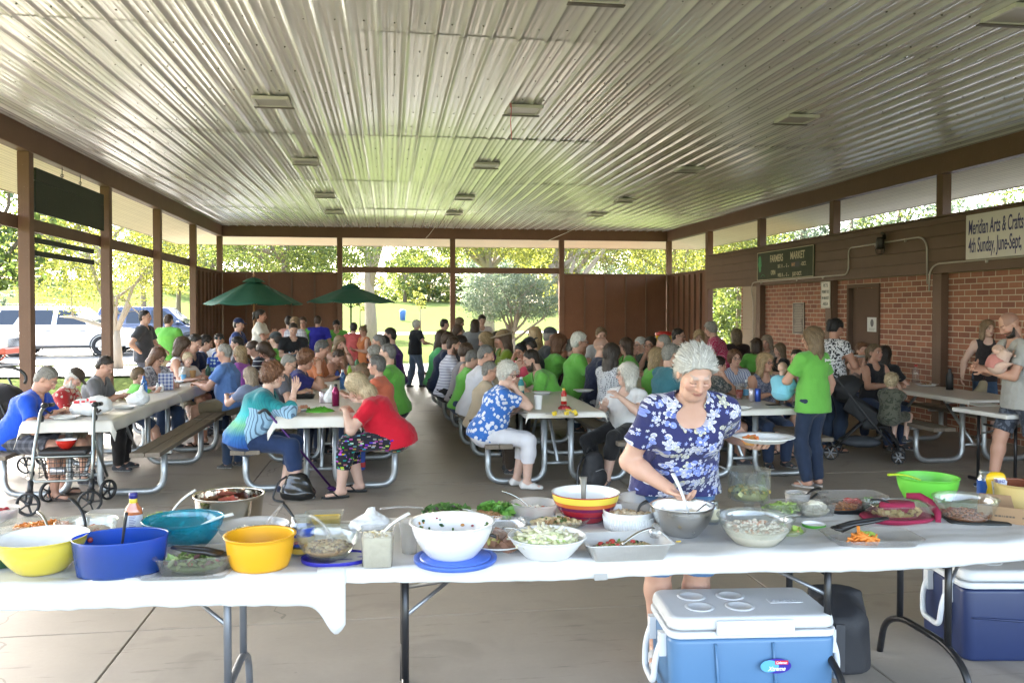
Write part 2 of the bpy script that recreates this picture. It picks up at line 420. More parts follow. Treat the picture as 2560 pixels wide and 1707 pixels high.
def ground():
    xs = np.concatenate([np.linspace(-1500, -160, 12), np.linspace(-150, 150, 76), np.linspace(160, 1500, 12)])
    ys = np.concatenate([np.linspace(-1500, -60, 10), np.linspace(-50, 230, 80), np.linspace(250, 1500, 12)])
    X, Y = np.meshgrid(xs, ys); Z = hill(X, Y)
    nx, ny = len(xs), len(ys); V = np.c_[X.ravel(), Y.ravel(), Z.ravel()]
    i = (np.arange(ny-1)[:, None]*nx+np.arange(nx-1)[None]).ravel()
    o = link_mesh('ground', V, np.c_[i, i+1, i+1+nx, i+nx], LAWN, smooth=True); tag(o, 'park lawn rising to a low hill', 'lawn', kind='structure')
ground()
def strip(name, label, pts, w, mat, dz=.03, cat='road'):
    V = []; Fq = []
    for i, (x, y) in enumerate(pts):
        a = Vector(pts[max(i-1, 0)]); b = Vector(pts[min(i+1, len(pts)-1)]); t = (b-a).normalized(); nn = Vector((-t.y, t.x))
        for s in (-1, 0, 1):
            px, py = x+nn.x*w/2*s, y+nn.y*w/2*s; V.append((px, py, float(hill(np.array(px), np.array(py)))+dz))
    for i in range(len(pts)-1):
        for s in (0, 1): Fq.append((3*i+s, 3*i+3+s, 3*i+4+s, 3*i+1+s))
    tag(link_mesh(name, V, Fq, mat, smooth=True), label, cat, kind='structure')
ASPH = concrete('pale_asphalt', (.17, .165, .155), .2)
PATH = concrete('pale_concrete', (.26, .245, .22), .15)
strip('parking_lot', 'sun bleached asphalt parking lot', [(-40+i*4, 36.5-.02*i) for i in range(10)], 13, ASPH, cat='parking lot')
strip('road', 'pale park road crossing the lawn', [(-60+8*i, 58+.9*i+.02*i*i) for i in range(22)], 6, PATH, .04)
strip('apron', 'concrete walk behind the pavilion', [(-12+2*i, 26.4) for i in range(18)], 4.2, PATH, .06, 'walk')
# ------------------------------------------------------------ wall of boards and brick on the right
def brick_mat():
    m, n, l, p = base_mat('brick', (.3, .12, .07), .8)
    tc = n.new('ShaderNodeTexCoord'); sx = n.new('ShaderNodeSeparateXYZ'); l.new(tc.outputs['Object'], sx.inputs[0])
    cb = n.new('ShaderNodeCombineXYZ'); l.new(math_(n, l, 'ADD', sx.outputs[0], sx.outputs[1]), cb.inputs[0]); l.new(sx.outputs[2], cb.inputs[1])
    b = N(n, 'ShaderNodeTexBrick', Scale=1.0); b.offset = .5
    b.inputs['Color1'].default_value = (.40, .16, .09, 1); b.inputs['Color2'].default_value = (.23, .085, .055, 1); b.inputs['Mortar'].default_value = (.52, .42, .30, 1)
    b.inputs['Brick Width'].default_value = .245; b.inputs['Row Height'].default_value = .0833; b.inputs['Mortar Size'].default_value = .007; b.inputs['Mortar Smooth'].default_value = .15; b.inputs['Bias'].default_value = -.1
    l.new(cb.outputs[0], b.inputs['Vector'])
    f = noise(n, l, tc.outputs['Object'], 25, 4)
    c = mixc(n, l, math_(n, l, 'MULTIPLY', f, .5), b.outputs[0], (.12, .05, .035)); l.new(mixc(n, l, b.outputs['Fac'], c, (.50, .41, .30)), p.inputs['Base Color'])
    inv = math_(n, l, 'SUBTRACT', 1, b.outputs['Fac']); add_bump(n, l, p, math_(n, l, 'ADD', inv, math_(n, l, 'MULTIPLY', f, .25)), .6, .006); return m
BRICK = brick_mat()
bld = tag(empty('brick_building', (XR+.1, 13, 0)), 'red brick park building under brown lap boards on the right', 'building')
def bl(mb, name, mat, bv=.004, parent=None):
    o = mb.build(name, mat, parent or bld, loc=(-XR-.1, -13, 0) if parent is None else None)
    if bv: bevel(o, bv)
    return o
XW = XR+.10
m = MB(); m.bx(XW, XW+.3, 13.97, 17.42, .0, 2.25); m.bx(XW, XW+.3, 2, 13.04, 0, 2.25); m.bx(XW, XW+.3, 13.04, 13.97, 2.12, 2.25)
m.bx(XW+.32, XW+4, 1.7, 2.0, 0, 2.9); m.bx(XW+.31, XW+4, 17.1, 17.4, 0, 2.9)
bl(m, 'wall', BRICK, 0)
m = MB(); m.bx(XR+.38, XR+.70, 18.75, 19.25, 0, 2.6); bl(m, 'pillar', BRICK, 0)
m = MB(); m.bx(XR-.01, XR+.24, 17.56, 18.26, 0, 1.3); m.bx(XR-.01, XR+.24, 17.56, 18.26, 1.306, 2.24); bl(m, 'block_wall', plain('tan_block', (.36, .28, .21), .8, bump=.3), .004)
# lap boards over the brick
m = MB(); hs = [2.245, 2.42, 2.60, 2.78, 2.95, 3.04]
for a in range(5): m.box((XR-.012+.0045*(a % 2), (YF+YB-BAY-.07)/2, (hs[a]+hs[a+1])/2), (.036, YB-BAY-.07-YF, hs[a+1]-hs[a]-.005))
m.bx(XR+.012, XR+.135, YF, YB-BAY-.08, 2.25, 3.03)
m.bx(XR-.035, XR+.14, YF, YB-BAY-.075, 3.045, 3.075)
bl(m, 'lap_boards', BROWN2, .003)
for y in (17.43, 14.47, 11.38): m = MB(); m.bx(XR-.02, XW-.002, y-.10, y+.10, 0, 2.243); bl(m, 'post', BROWN2, .005)
m = MB(); m.bx(XR-.05, XW+4.4, 1.6, 17.6, 2.92, 3.03); bl(m, 'roof', plain('roof_metal', (.2, .19, .17), .5), 0).location.x += .12
fr = MB(); fr.bx(XW-.03, XW+.1, 13.94, 14.0, 0, 2.16); fr.bx(XW-.03, XW+.1, 13.01, 13.07, 0, 2.16); fr.bx(XW-.03, XW+.1, 13.07, 13.94, 2.10, 2.16)
dr = MB(); dr.bx(XW+.05, XW+.09, 13.075, 13.935, .02, 2.09)
door = bl(dr, 'door', plain('door_paint', (.125, .078, .056), .75, 0, .12, bump=.1), .002)
f_ = fr.build('door_frame', plain('door_paint', (.125, .078, .056), .45), door); bevel(f_, .003)
h_ = MB(); h_.ball((XW+.015, 13.86, 1.0), .032); h_.tube([(XW+.05, 13.86, 1.0), (XW+.02, 13.86, 1.0)], .012, 8); h_.build('door_knob', plain('galv', (.45, .45, .45), .35, .9), door)
GALV = plain('galvanised_steel', (.40, .42, .43), .42, .75, var=.25, vs=18)
# conduit with flood light
cd = tag(empty('electrical_conduit', (XR-.05, 13, 2.3)), 'thin grey electrical conduit bent along the brown boards', 'conduit')
cx = XR-.048
P_ = [(cx, 17.62, .3), (cx, 17.62, 1.9), (cx, 17.72, 2.15), (cx, 17.66, 2.31), (cx, 17.4, 2.32), (cx, 13.82, 2.33), (cx, 13.74, 2.4), (cx, 13.74, 2.78), (cx, 11.72, 2.80), (cx, 11.58, 2.70), (cx, 11.56, 2.1)]
o = MB().tube(arc_path([(p[0]-XR+.05, p[1]-13, p[2]-2.3) for p in P_], .12, 5), .013, 8).build('pipe', plain('conduit_paint', (.42, .36, .30), .4, .2), cd)
P_ = [(cx, 11.52, 2.0), (cx, 11.50, 2.30), (cx, 11.35, 2.385), (cx, 3, 2.39)]
MB().tube(arc_path([(p[0]-XR+.05, p[1]-13, p[2]-2.3) for p in P_], .12, 5), .013, 8).build('pipe', MATS['conduit_paint'], cd)
for y, z in ((17.2, 2.32), (15.6, 2.325), (14.6, 2.33), (12.9, 2.79), (12.1, 2.8), (10.3, 2.388), (8.9, 2.39)): MB().box((-.002, y-13, z-2.3-.02), (.03, .025, .05)).build('clamp', MATS['conduit_paint'], cd)
fl = tag(empty('flood_light', (XR-.06, 12.67, 2.82)), 'small dark flood light with a wire guard on the conduit', 'light')
dk = plain('dark_metal', (.05, .045, .04), .5, .6)
m = MB(); m.lathe([(.0, .08), (.05, .08), (.06, .04), (.07, -.1), (.065, -.1), (.0, -.08)], 14); m.build('housing', dk, fl, loc=(-.06, 0, -.03))
m = MB()
for k in range(8):
    t = k*math.pi/4; m.tube([(.07*math.cos(t), .07*math.sin(t), -.1), (.06*math.cos(t), .06*math.sin(t), -.17), (0, 0, -.19)], .004, 5)
m.build('wire_guard', dk, fl, loc=(-.06, 0, -.03))
MB().tube([(.01, 0, .03), (-.03, -.05, .09), (-.1, -.12, .1)], .03, 8).build('sensor', dk, fl)
# ------------------------------------------------------------ signs
def wallsign(name, label, cat, y0, y1, z0, z1, mat, th=.02, x=None):
    """board on the right wall; its local x runs towards the viewer's right (-Y), z up"""
    o = empty(name, ((XR-.04 if x is None else x), y0, z0), -math.pi/2); tag(o, label, cat)
    m = MB(); m.bx(0, y0-y1, -th/2, th/2, 0, z1-z0); b = m.build('board', mat, o); bevel(b, .004)
    return o
ROT = (math.pi/2, 0, 0)
cream = plain('cream_paint', (.66, .58, .42), .8, 0, .1)
s = wallsign('market_sign', 'dark green Farmers Market sign with cream lettering', 'sign', 17.40, 14.95, 2.345, 2.93, plain('sign_green', (.085, .092, .072), .8, 0, .08, var=.3), .03)
fr = MB()
for a in ((0, 2.45, 0, .012), (0, 2.45, .573, .585), (0, .012, .012, .573), (2.438, 2.45, .012, .573)): fr.bx(a[0], a[1], -.019, -.0155, a[2], a[3])
fr.build('frame', cream, s)
def st(txt, x, z, size, sx=1, **k): text_mesh(txt, size, cream, 'lettering', s, (x, -.017, z), ROT, sx=sx, **k)
st('FARMERS', .62, .36, .20, .72, bold=.004); st('MARKET', 1.52, .37, .20, .78, bold=.004)
st('OPEN', .66, .10, .13, .62, bold=.002)
st('SAT.  8', .98, .225, .10, .68, bold=.002); st('AM', 1.235, .225, .035); st('-2', 1.33, .225, .10, .68, bold=.002); st('PM', 1.425, .225, .035)
bp = MB(); bp.bx(1.56, 1.90, -.0168, -.0155, .215, .315); bp.build('patch', plain('sign_dark', (.03, .034, .03), .5), s)
text_mesh('MAY', .10, plain('orange_letters', (.55, .30, .16), .6), 'lettering', s, (1.58, -.0185, .228), ROT, sx=.72, bold=.002)
st('-OCT.', 1.96, .225, .10, .80, bold=.002)
st('WED. 8', .98, .045, .10, .68, bold=.002); st('AM', 1.235, .045, .035); st('-2', 1.33, .045, .10, .68, bold=.002); st('PM', 1.425, .045, .035); st('JULY-OCT.', 1.62, .045, .10, .80, bold=.002)
gl = MB()
for (x, z, rx, rz) in ((.13, .44, .065, .075), (.13, .33, .085, .07), (.135, .24, .055, .075), (.16, .38, .045, .06)):
    n_ = 20; V = [(x+rx*math.cos(2*math.pi*k/n_)*(1+.1*math.sin(5*k)), -.0165-.0004*rx*10, z+rz*math.sin(2*math.pi*k/n_)) for k in range(n_)]; gl.add(V, [tuple(range(n_))])
gl.build('emblem', plain('sign_leaf', (.07, .30, .12), .6), s)
ar = MB(); ar.tube([(.18+.03*k, -.0165, .075+.045*math.sin(k*.45)) for k in range(8)], .005, 5); ar.build('swash', MATS['sign_leaf'], s)
ban = wallsign('event_banner', 'white vinyl arts and crafts banner with blue lettering', 'banner', 10.68, 7.4, 2.40, 3.0, plain('banner_vinyl', (.66, .60, .56), .5, var=.08), .008, XR-.075)
blue = plain('banner_blue', (.028, .022, .12), .5)
text_mesh('Meridian Arts & Crafts', .275, blue, 'lettering', ban, (.05, -.0055, .335), ROT, sx=.40, shear=.10, bold=.003)
text_mesh('4th Sunday, June-Sept,', .275, blue, 'lettering', ban, (.055, -.0055, .095), ROT, sx=.40, shear=.10, bold=.003)
pt = wallsign('pets_sign', 'small white metal pets notice with rounded corners', 'sign', 14.69, 14.36, 1.76, 2.235, plain('sign_white', (.60, .56, .50), .45), .004)
grn = plain('sign_text_green', (.05, .055, .045), .5)
for t_, z, sz, sx_ in (('PETS', .375, .085, .95), ('PERMITTED', .265, .075, .66), ('IN MARKET', .155, .075, .68), ('AREA', .045, .085, .9)):
    text_mesh(t_, sz, grn, 'lettering', pt, (.165, -.0032, z), ROT, align='CENTER', sx=sx_, bold=.001)
bd = MB()
for a in ((.012, .318, .012, .017), (.012, .318, .458, .463), (.012, .017, .017, .458), (.313, .318, .017, .458)): bd.bx(a[0], a[1], -.0035, -.0022, a[2], a[3])
bd.build('border', grn, pt)
pq = wallsign('bronze_plaque', 'weathered grey bronze dedication plaque on the brick wall', 'plaque', 16.03, 15.57, 1.25, 1.87, plain('bronze', (.13, .115, .10), .75, 0, .15, var=.3), .02, XW-.012)
lt = plain('bronze_light', (.27, .23, .19), .45, .5); m = MB(); rg = random.Random(3)
for i in range(17):
    w = rg.uniform(.18, .4); z = .57-i*.032; x0 = .23-w/2; x = x0
    while x < x0+w: dx = rg.uniform(.015, .05); m.bx(x, x+dx, -.0125, -.0102, z, z+.012); x += dx+.012
m.build('raised_text', lt, pq)
m = MB(); m.bx(0, .46, -.014, -.0102, 0, .015); m.bx(0, .46, -.014, -.0102, .605, .62); m.bx(0, .015, -.014, -.0102, .015, .605); m.bx(.445, .46, -.014, -.0102, .015, .605); m.build('border', lt, pq)
nt = wallsign('door_notice', 'white paper notice taped on the brown door', 'notice', 13.47, 13.18, 1.36, 1.60, plain('paper', (.62, .62, .60), .8, var=.03), .002, XW+.047)
m = MB(); n_ = 18; m.add([(.145+.05*math.cos(2*math.pi*k/n_), -.0013, .145+.065*math.sin(2*math.pi*k/n_)) for k in range(n_)], [tuple(range(n_))]); m.build('picture', plain('ink', (.12, .12, .13), .7), nt)
m = MB()
for i in range(4): m.bx(.05+.01*(i % 2), .24-.012*i, -.0016, -.0011, .055-.012*i, .06-.012*i)
m.build('print_lines', plain('ink_light', (.3, .3, .3), .7), nt)
# hanging board on the left
hb = tag(empty('hanging_board', (XL-.07, 11.62, 2.96)), 'dark green weathered plank board hung from the left beam', 'board')
m = MB(); m.bx(-.015, .015, .01, 2.64, .0, .40); m.bx(-.015, .015, .03, 2.64, .405, .565); bevel(m.build('board', DKGREEN, hb), .004)
for y in (.95, 1.65): m = MB(); m.tube([(0, y, .56), (0, y, .72)], .006, 6); m.tube([(.02*math.cos(t), y, .60+.02*math.sin(t)) for t in np.linspace(0, 6, 10)], .005, 5); m.build('hook', dk, hb)
for z in (2.57, 2.405):
    o = tag(empty('sign_slat', (XL-.07, 11.60, z)), ('upper' if z > 2.5 else 'lower')+' of two bare dark slats fixed below the left rail', 'slat', 'slats below the hanging board')
    m = MB(); m.bx(-.015, .015, 0, 2.19, 0, .07); bevel(m.build('slat', DKGREEN, o), .003)
# ceiling lights
def clight():
    t = tag(empty('ceiling_light'), 'small square metal light fixture set flush in the ribbed ceiling', 'light', 'ceiling lights')
    m = MB(); w, d = .19, .19
    m.bx(-w, w, -d, -d+.035, -.035, 0); m.bx(-w, w, d-.035, d, -.035, 0); m.bx(-w, -w+.035, -d+.035, d-.035, -.035, 0); m.bx(w-.035, w, -d+.035, d-.035, -.035, 0)
    bevel(m.build('frame', plain('fixture_paint', (.55, .53, .50), .4), t), .004)
    m = MB(); m.bx(-w+.036, w-.036, -d+.036, d-.036, -.025, -.008); m.build('lens', plain('fixture_lens', (.40, .385, .37), .3), t)
    m = MB(); m.bx(-.21, .21, d-.03, d+.02, -.045, -.036); m.build('hinge_bar', plain('fixture_dark', (.12, .1, .09), .5), t)
    return t
L0 = clight()
LP = [(-1.22, 9.4), (1.47, 9.4), (4.67, 9.4), (4.67, 5.85), (-1.22, 13.1), (1.47, 13.05), (4.67, 13.0), (-1.22, 16.9), (1.47, 16.85), (4.7, 16.8), (-1.22, 19.7), (1.47, 19.6), (4.75, 19.4), (-1.22, 5.85), (1.47, 5.85)]
for i, (x, y) in enumerate(LP):
    o = L0 if i == 0 else copy_thing(L0); o.location = (x, y, ZC-.02)
rb = tag(MB().tube([(1.30, 9.2, 3.90), (1.29, 9.19, 3.95), (1.3, 9.2, 3.99), (1.31, 9.2, 3.9), (1.30, 9.2, 3.75), (1.31, 9.19, 3.55)], .004, 6).build('ribbon', plain('pink_ribbon', (.62, .12, .16), .6)), 'thin pink ribbon dangling from a ceiling light', 'ribbon')
# ============================================================ trees and parked cars outside
def leaf_mat(name, cols, transl=.45):
    if name in MATS: return MATS[name]
    m = bpy.data.materials.new(name); m.use_nodes = True; n, l = nodes_of(m); n.remove(n['Principled BSDF']); out = n['Material Output']
    g = n.new('ShaderNodeNewGeometry'); c = ramp(n, l, g.outputs['Random Per Island'], [(i/(len(cols)-1), x) for i, x in enumerate(cols)])
    df = n.new('ShaderNodeBsdfDiffuse'); tl = n.new('ShaderNodeBsdfTranslucent'); gl = N(n, 'ShaderNodeBsdfGlossy', Roughness=.45); gl.inputs['Color'].default_value = (.6, .6, .6, 1)
    l.new(c, df.inputs[0]); hs = N(n, 'ShaderNodeHueSaturation', Hue=.485, Saturation=1.05, Value=1.25); l.new(c, hs.inputs['Color']); l.new(hs.outputs[0], tl.inputs[0])
    a = N(n, 'ShaderNodeMixShader', Fac=transl); l.new(df.outputs[0], a.inputs[1]); l.new(tl.outputs[0], a.inputs[2])
    b = N(n, 'ShaderNodeMixShader', Fac=.05); l.new(a.outputs[0], b.inputs[1]); l.new(gl.outputs[0], b.inputs[2]); l.new(b.outputs[0], out.inputs[0])
    MATS[name] = m; return m
YEL = leaf_mat('leaves_locust', [(.09, .115, .018), (.15, .175, .03), (.22, .22, .05), (.12, .15, .025)], .55)
MID = leaf_mat('leaves_green', [(.055, .09, .022), (.09, .13, .03), (.14, .17, .04), (.08, .11, .026)], .5)
DKL = leaf_mat('leaves_maple', [(.03, .055, .015), (.05, .085, .02), (.085, .12, .03)], .45)
BLU = leaf_mat('leaves_grey_green', [(.10, .14, .085), (.15, .19, .12), (.21, .24, .16)], .45)
BARK = plain('bark', (.16, .12, .085), .9, var=.35, vs=9, bump=.8, bs=24, stretch=(1, 1, .3))
BARKL = plain('bark_pale', (.30, .25, .20), .9, var=.3, vs=9, bump=.6, bs=24, stretch=(1, 1, .3))
def tree(label, x, y, blobs, n, size, mat, trunk=((0, 0, 0), (0, 0, 2)), r=.18, limbs=6, seed=1, bark=None, group='trees around the pavilion', name='tree', shell=.55, z0=None, droop=0.):
    rg = np.random.RandomState(seed); z0 = float(hill(np.array(float(x)), np.array(float(y)))) if z0 is None else z0
    t = tag(empty(name, (x, y, z0)), label, 'tree', group)
    tp = [np.array(p, float) for p in trunk]; top = tp[-1]
    m = MB(); rs = [r*(1-.5*i/(len(tp)-1)) for i in range(len(tp))]; rs[0] = r*1.25
    m.tube(tp, rs, 9)
    vol = np.array([b[1][0]*b[1][1]*b[1][2] for b in blobs])**.7; vol /= vol.sum()
    for k in range(limbs):
        b = blobs[rg.choice(len(blobs), p=vol)]; a = tp[0]+(top-tp[0])*rg.uniform(.55, 1); e = np.array(b[0])+rg.randn(3)*np.array(b[1])*.3
        mid = (a+e)/2+rg.randn(3)*.12*np.linalg.norm(e-a)*A_; mid[2] += .1*np.linalg.norm(e-a)
        m.tube([a, (a+mid)/2+rg.randn(3)*.03, mid, (mid+e)/2, e], [r*.45, r*.36, r*.28, r*.18, r*.07], 6)
        for q in range(3):
            s_ = mid+(e-mid)*rg.uniform(0, .9); e2 = s_+rg.randn(3)*np.array(b[1])*.45; m.tube([s_, (s_+e2)/2+rg.randn(3)*.05, e2], [r*.14, r*.09, r*.03], 5)
    m.build('trunk', bark or BARK, t)
    cnt = rg.multinomial(n, vol); C = []
    for b, k in zip(blobs, cnt):
        nc = max(4, k//26); d = rg.randn(nc, 3); d /= np.linalg.norm(d, axis=1)[:, None]; rad = rg.uniform(0, 1, nc)**(1/3)*(1-shell)+shell*rg.uniform(.75, 1.08, nc)
        cc = np.array(b[0])+d*rad[:, None]*np.array(b[1])
        w = cc[rg.randint(nc, size=k)]; off = rg.randn(k, 3)*np.array(b[1]).mean()*np.array([.13, .13, .075]); off[:, 2] -= droop*np.abs(rg.randn(k))
        C.append(w+off)
    C = np.concatenate(C); k = len(C); nz = rg.randn(k, 3); nz[:, 2] += .6; nz /= np.linalg.norm(nz, axis=1)[:, None]
    a = np.cross(nz, rg.randn(k, 3)); a /= np.linalg.norm(a, axis=1)[:, None]; b = np.cross(nz, a); s_ = size*rg.uniform(.6, 1.4, k)[:, None]
    V = np.stack([C-a*s_*.6, C+b*s_*.32-a*s_*.05, C+a*s_*.6, C-b*s_*.32-a*s_*.05], 1).reshape(-1, 3)
    link_mesh('crown', V, np.arange(4*k).reshape(k, 4), mat, t)
    return t
A_ = np.array([1, 1, .5])
def px2(dx, dy, Y): p = aty(dx*K, dy*K, Y); return p
p_ = px2(268, 790, 27.5); 
tree('yellow green locust tree in front of the white SUV', p_[0], 27.5, [((0.2, 0, 4.3), (2.3, 2.2, 2.3)), ((-1.6, .2, 3.2), (1.5, 1.6, 1.5)), ((1.4, 0, 3.6), (1.2, 1.4, 1.3)), ((-.6, -.3, 5.8), (2.2, 2, 1.8)), ((-2.4, 0, 4.6), (1.2, 1.3, 1.6))], 30000, .075, YEL, ((0, 0, 0), (.02, 0, .7), (.0, 0, 1.35)), .17, 9, 3, BARKL)
tree('dark green maple branches at the far left edge', px2(-70, 700, 19)[0], 19, [((0, 0, 4.2), (1.9, 1.9, 2.0)), ((.5, -.2, 2.9), (1.1, 1.1, .8)), ((0, .3, 5.8), (2.2, 2, 1.6))], 9000, .115, DKL, ((0, 0, 0), (0, 0, 2.2)), .16, 6, 5)
p_ = px2(850, 790, 33)
tree('large locust with a pale straight trunk behind the right umbrella', p_[0], 33, [((0, 0, 5.6), (3.4, 3, 1.7)), ((-3, .4, 4.9), (2.3, 2, 1.3)), ((3.0, .5, 5.2), (2.4, 2.2, 1.4)), ((0, .5, 7.4), (3.6, 3, 1.6)), ((2.0, -.3, 3.7), (1.2, 1.2, .5)), ((-1.3, 0, 3.6), (1.1, 1.1, .45))], 27000, .088, MID, ((0, 0, 0), (.03, 0, 1.5), (-.05, 0, 3), (.05, 0, 4.6)), .27, 10, 7, BARKL)
p_ = px2(640, 700, 30)
tree('leaning tree seen above the left corner wall', p_[0], 30, [((0, 0, 4.4), (2.4, 2, 1.5)), ((1.7, 0, 4.0), (1.7, 1.6, 1.1)), ((-1.9, 0, 4.6), (1.6, 1.6, 1.2)), ((0, 0, 6.2), (2.6, 2, 1.4))], 22000, .088, MID, ((0, 0, 0), (.1, 0, 2), (.3, 0, 4.6)), .16, 8, 8)
p_ = px2(1122, 790, 36)
tree('tall shade tree with a pale trunk behind the small apple tree', p_[0], 36, [((0, 0, 5.4), (3.4, 3, 1.5)), ((-2.2, 0, 4.6), (1.9, 1.6, .9)), ((2.3, 0, 5.0), (2.2, 2, 1.3)), ((0, 0, 7.2), (3.5, 3, 1.5))], 24000, .09, YEL, ((0, 0, 0), (0, 0, 2), (0, 0, 4.4)), .28, 9, 9, BARKL)
p_ = px2(1178, 800, 29.5)
tree('small crabapple tree with a grey green round crown on the lawn', p_[0], 29.5, [((-.35, 0, 2.35), (1.3, 1.3, .85)), ((.7, .1, 2.2), (1.0, 1.1, .75)), ((-.95, 0, 2.0), (.75, .9, .6)), ((.2, -.2, 2.8), (1.1, 1, .5)), ((1.25, 0, 1.95), (.5, .6, .45))], 13000, .066, BLU, ((0, 0, 0), (.02, 0, .6), (-.02, 0, 1.25)), .115, 12, 11, plain('bark_apple', (.24, .19, .14), .9, var=.4, bump=.8))
p_ = px2(1310, 790, 31)
tree('spreading tree with a curved trunk at the right open bay', p_[0], 31, [((.8, 0, 4.9), (3.0, 2.6, 1.4)), ((-1.8, 0, 4.6), (1.8, 1.6, 1.0)), ((3.4, .2, 4.4), (2.2, 2, 1.5)), ((1, 0, 6.5), (3.2, 3, 1.6)), ((-.6, -.2, 3.2), (.8, .8, .5))], 26000, .085, YEL, ((.1, 0, 0), (.05, 0, 1.3), (-.25, 0, 2.6), (-.75, 0, 3.5)), .25, 10, 13, BARKL)
p_ = px2(1560, 700, 34)
tree('bright green tree above the right corner wall', p_[0], 34, [((0, 0, 4.9), (2.8, 2.5, 1.8)), ((2.4, 0, 4.3), (2, 2, 1.6)), ((.3, 0, 7), (3, 2.6, 1.8))], 20000, .1, YEL, ((0, 0, 0), (0, 0, 3.6)), .2, 7, 15)
for i, (dx, Y, h_, mt) in enumerate(((1640, 40, 6.5, MID), (1700, 36, 7.6, MID), (1770, 42, 8, BLU), (1840, 40, 8.2, BLU), (1950, 38, 7.6, BLU), (2060, 37, 8.4, MID), (2150, 36, 8.6, BLU), (2230, 42, 8.0, BLU), (2300, 38, 9.0, MID))):
    x = px2(dx, 700, Y)[0]
    thin = i in (7,)
    tree(['low bushy tree seen through the gap beside the brick pillar', 'taller green tree beside the gap in the boards', 'blue green tree above the left end of the boards', 'dense grey green tree over the market sign', 'tall grey green tree over the lap boards', 'green tree left of the last clerestory post', 'blue green tree behind the last clerestory post', 'thin tree against white sky in the last opening', 'green tree at the far right edge of the sky'][i], x, Y,
         [((0, 0, h_*.45), (2.0, 2, h_*.40)), ((.9, 0, h_*.62), (1.5, 1.5, h_*.28)), ((-.8, .2, h_*.70), (1.4, 1.4, h_*.24)), ((0, 0, h_*.2), (1.9, 1.8, h_*.18))] if not thin else [((0, 0, h_*.8), (.4, .4, .5)), ((.3, 0, h_*.65), (.4, .4, .4)), ((-.3, 0, h_*.5), (.5, .5, .7))],
         7500 if not thin else 700, .15, mt, ((0, 0, 0), (0, 0, h_*.5), (.1, 0, h_*.8)), .16, 6, 30+i)
# far trees on the hill: copies of four kinds
FAR = [tree('round green tree in the woods on the far hill', 0, 150, [((0, 0, 5), (4, 4, 3.6)), ((2, 0, 7.4), (2.6, 2.6, 2.2)), ((-2, 0, 7), (2.8, 2.6, 2)), ((0, 0, 2.2), (4.2, 4, 1.8))], 3600, .42, mt, ((0, 0, 0), (0, 0, 5)), .3, 4, 60+i, group='trees on the far hill', z0=0) for i, mt in enumerate((MID, YEL, BLU, YEL))]
SH = [tree('shade tree standing on the lawn beyond the back wall', 0, 55, [((0, 0, 5.6), (3.6, 3.4, 2.0)), ((2, 0, 7.6), (2.6, 2.6, 1.7)), ((-2.2, 0, 7.2), (2.6, 2.6, 1.8)), ((.4, 0, 9), (2.2, 2.2, 1.4))], 9000, .17, mt, ((0, 0, 0), (0, 0, 2.5), (.1, 0, 5)), .2, 7, 80+i, group='shade trees on the lawn beyond the back wall', z0=0) for i, mt in enumerate((MID, YEL, BLU))]
rg = random.Random(9)
for i, dx in enumerate((470, 560, 655, 740, 1330, 1400, 1480, 1600, 330, 410)):
    Y = rg.uniform(47, 62); x = px2(dx, 700, Y)[0]; o = SH[i] if i < 3 else copy_thing(SH[i % 3]); k_ = rg.uniform(.85, 1.15)
    o.location = (x, Y, float(hill(np.array(x), np.array(Y)))-.1); o.scale = (k_, k_, k_); o.rotation_euler = (0, 0, rg.uniform(0, 6))
rg = random.Random(5)
fspots = [(dx, rg.uniform(112, 150)) for dx in (930, 955, 985, 1010, 1045, 1080, 1120, 1160, 1200, 1240, 1275, 1310)]+[(dx, rg.uniform(150, 190)) for dx in range(520, 940, 38)]+[(dx, rg.uniform(85, 120)) for dx in range(1500, 1800, 34)]+[(dx, rg.uniform(120, 160)) for dx in (-60, 0, 45, 90, 150, 210, 300, 380, 450)]
for i, (dx, Y) in enumerate(fspots):
    x = px2(dx, 700, Y)[0]; o = FAR[i] if i < 4 else copy_thing(FAR[i % 4])
    k_ = rg.uniform(.75, 1.25)*(.62 if 520 <= dx < 930 else 1); o.location = (x, Y, float(hill(np.array(x), np.array(Y)))-.3); o.scale = (k_, k_, k_); o.rotation_euler = (0, 0, rg.uniform(0, 6))
    if 900 < dx < 1330: o['label'] = 'tree of the dense green woods right of the hill crest'
    elif dx < 500: o['label'] = 'tree on the far hill behind the parking lot'
    elif dx > 1490: o['label'] = 'tree of the far woods behind the right corner wall'
    else: o['label'] = 'small distant tree along the top of the hill'
    o['group'] = o['label'].replace('tree ', 'trees ', 1)
for dx, Y, lab in ((827, 62, 'thin young sapling on the lawn under the right umbrella'), (966, 70, 'thin young sapling on the hillside lawn'), (8, 60, 'young sapling on the lawn behind the parked cars')):
    x = px2(dx, 700, Y)[0]; tree(lab, x, Y, [((0, 0, 2.9), (.55, .55, .75)), ((.1, 0, 2.2), (.4, .4, .4))], 700, .12, YEL if dx != 8 else BLU, ((0, 0, 0), (0, 0, 2.4)), .05, 3, int(dx), group='young saplings on the lawn')
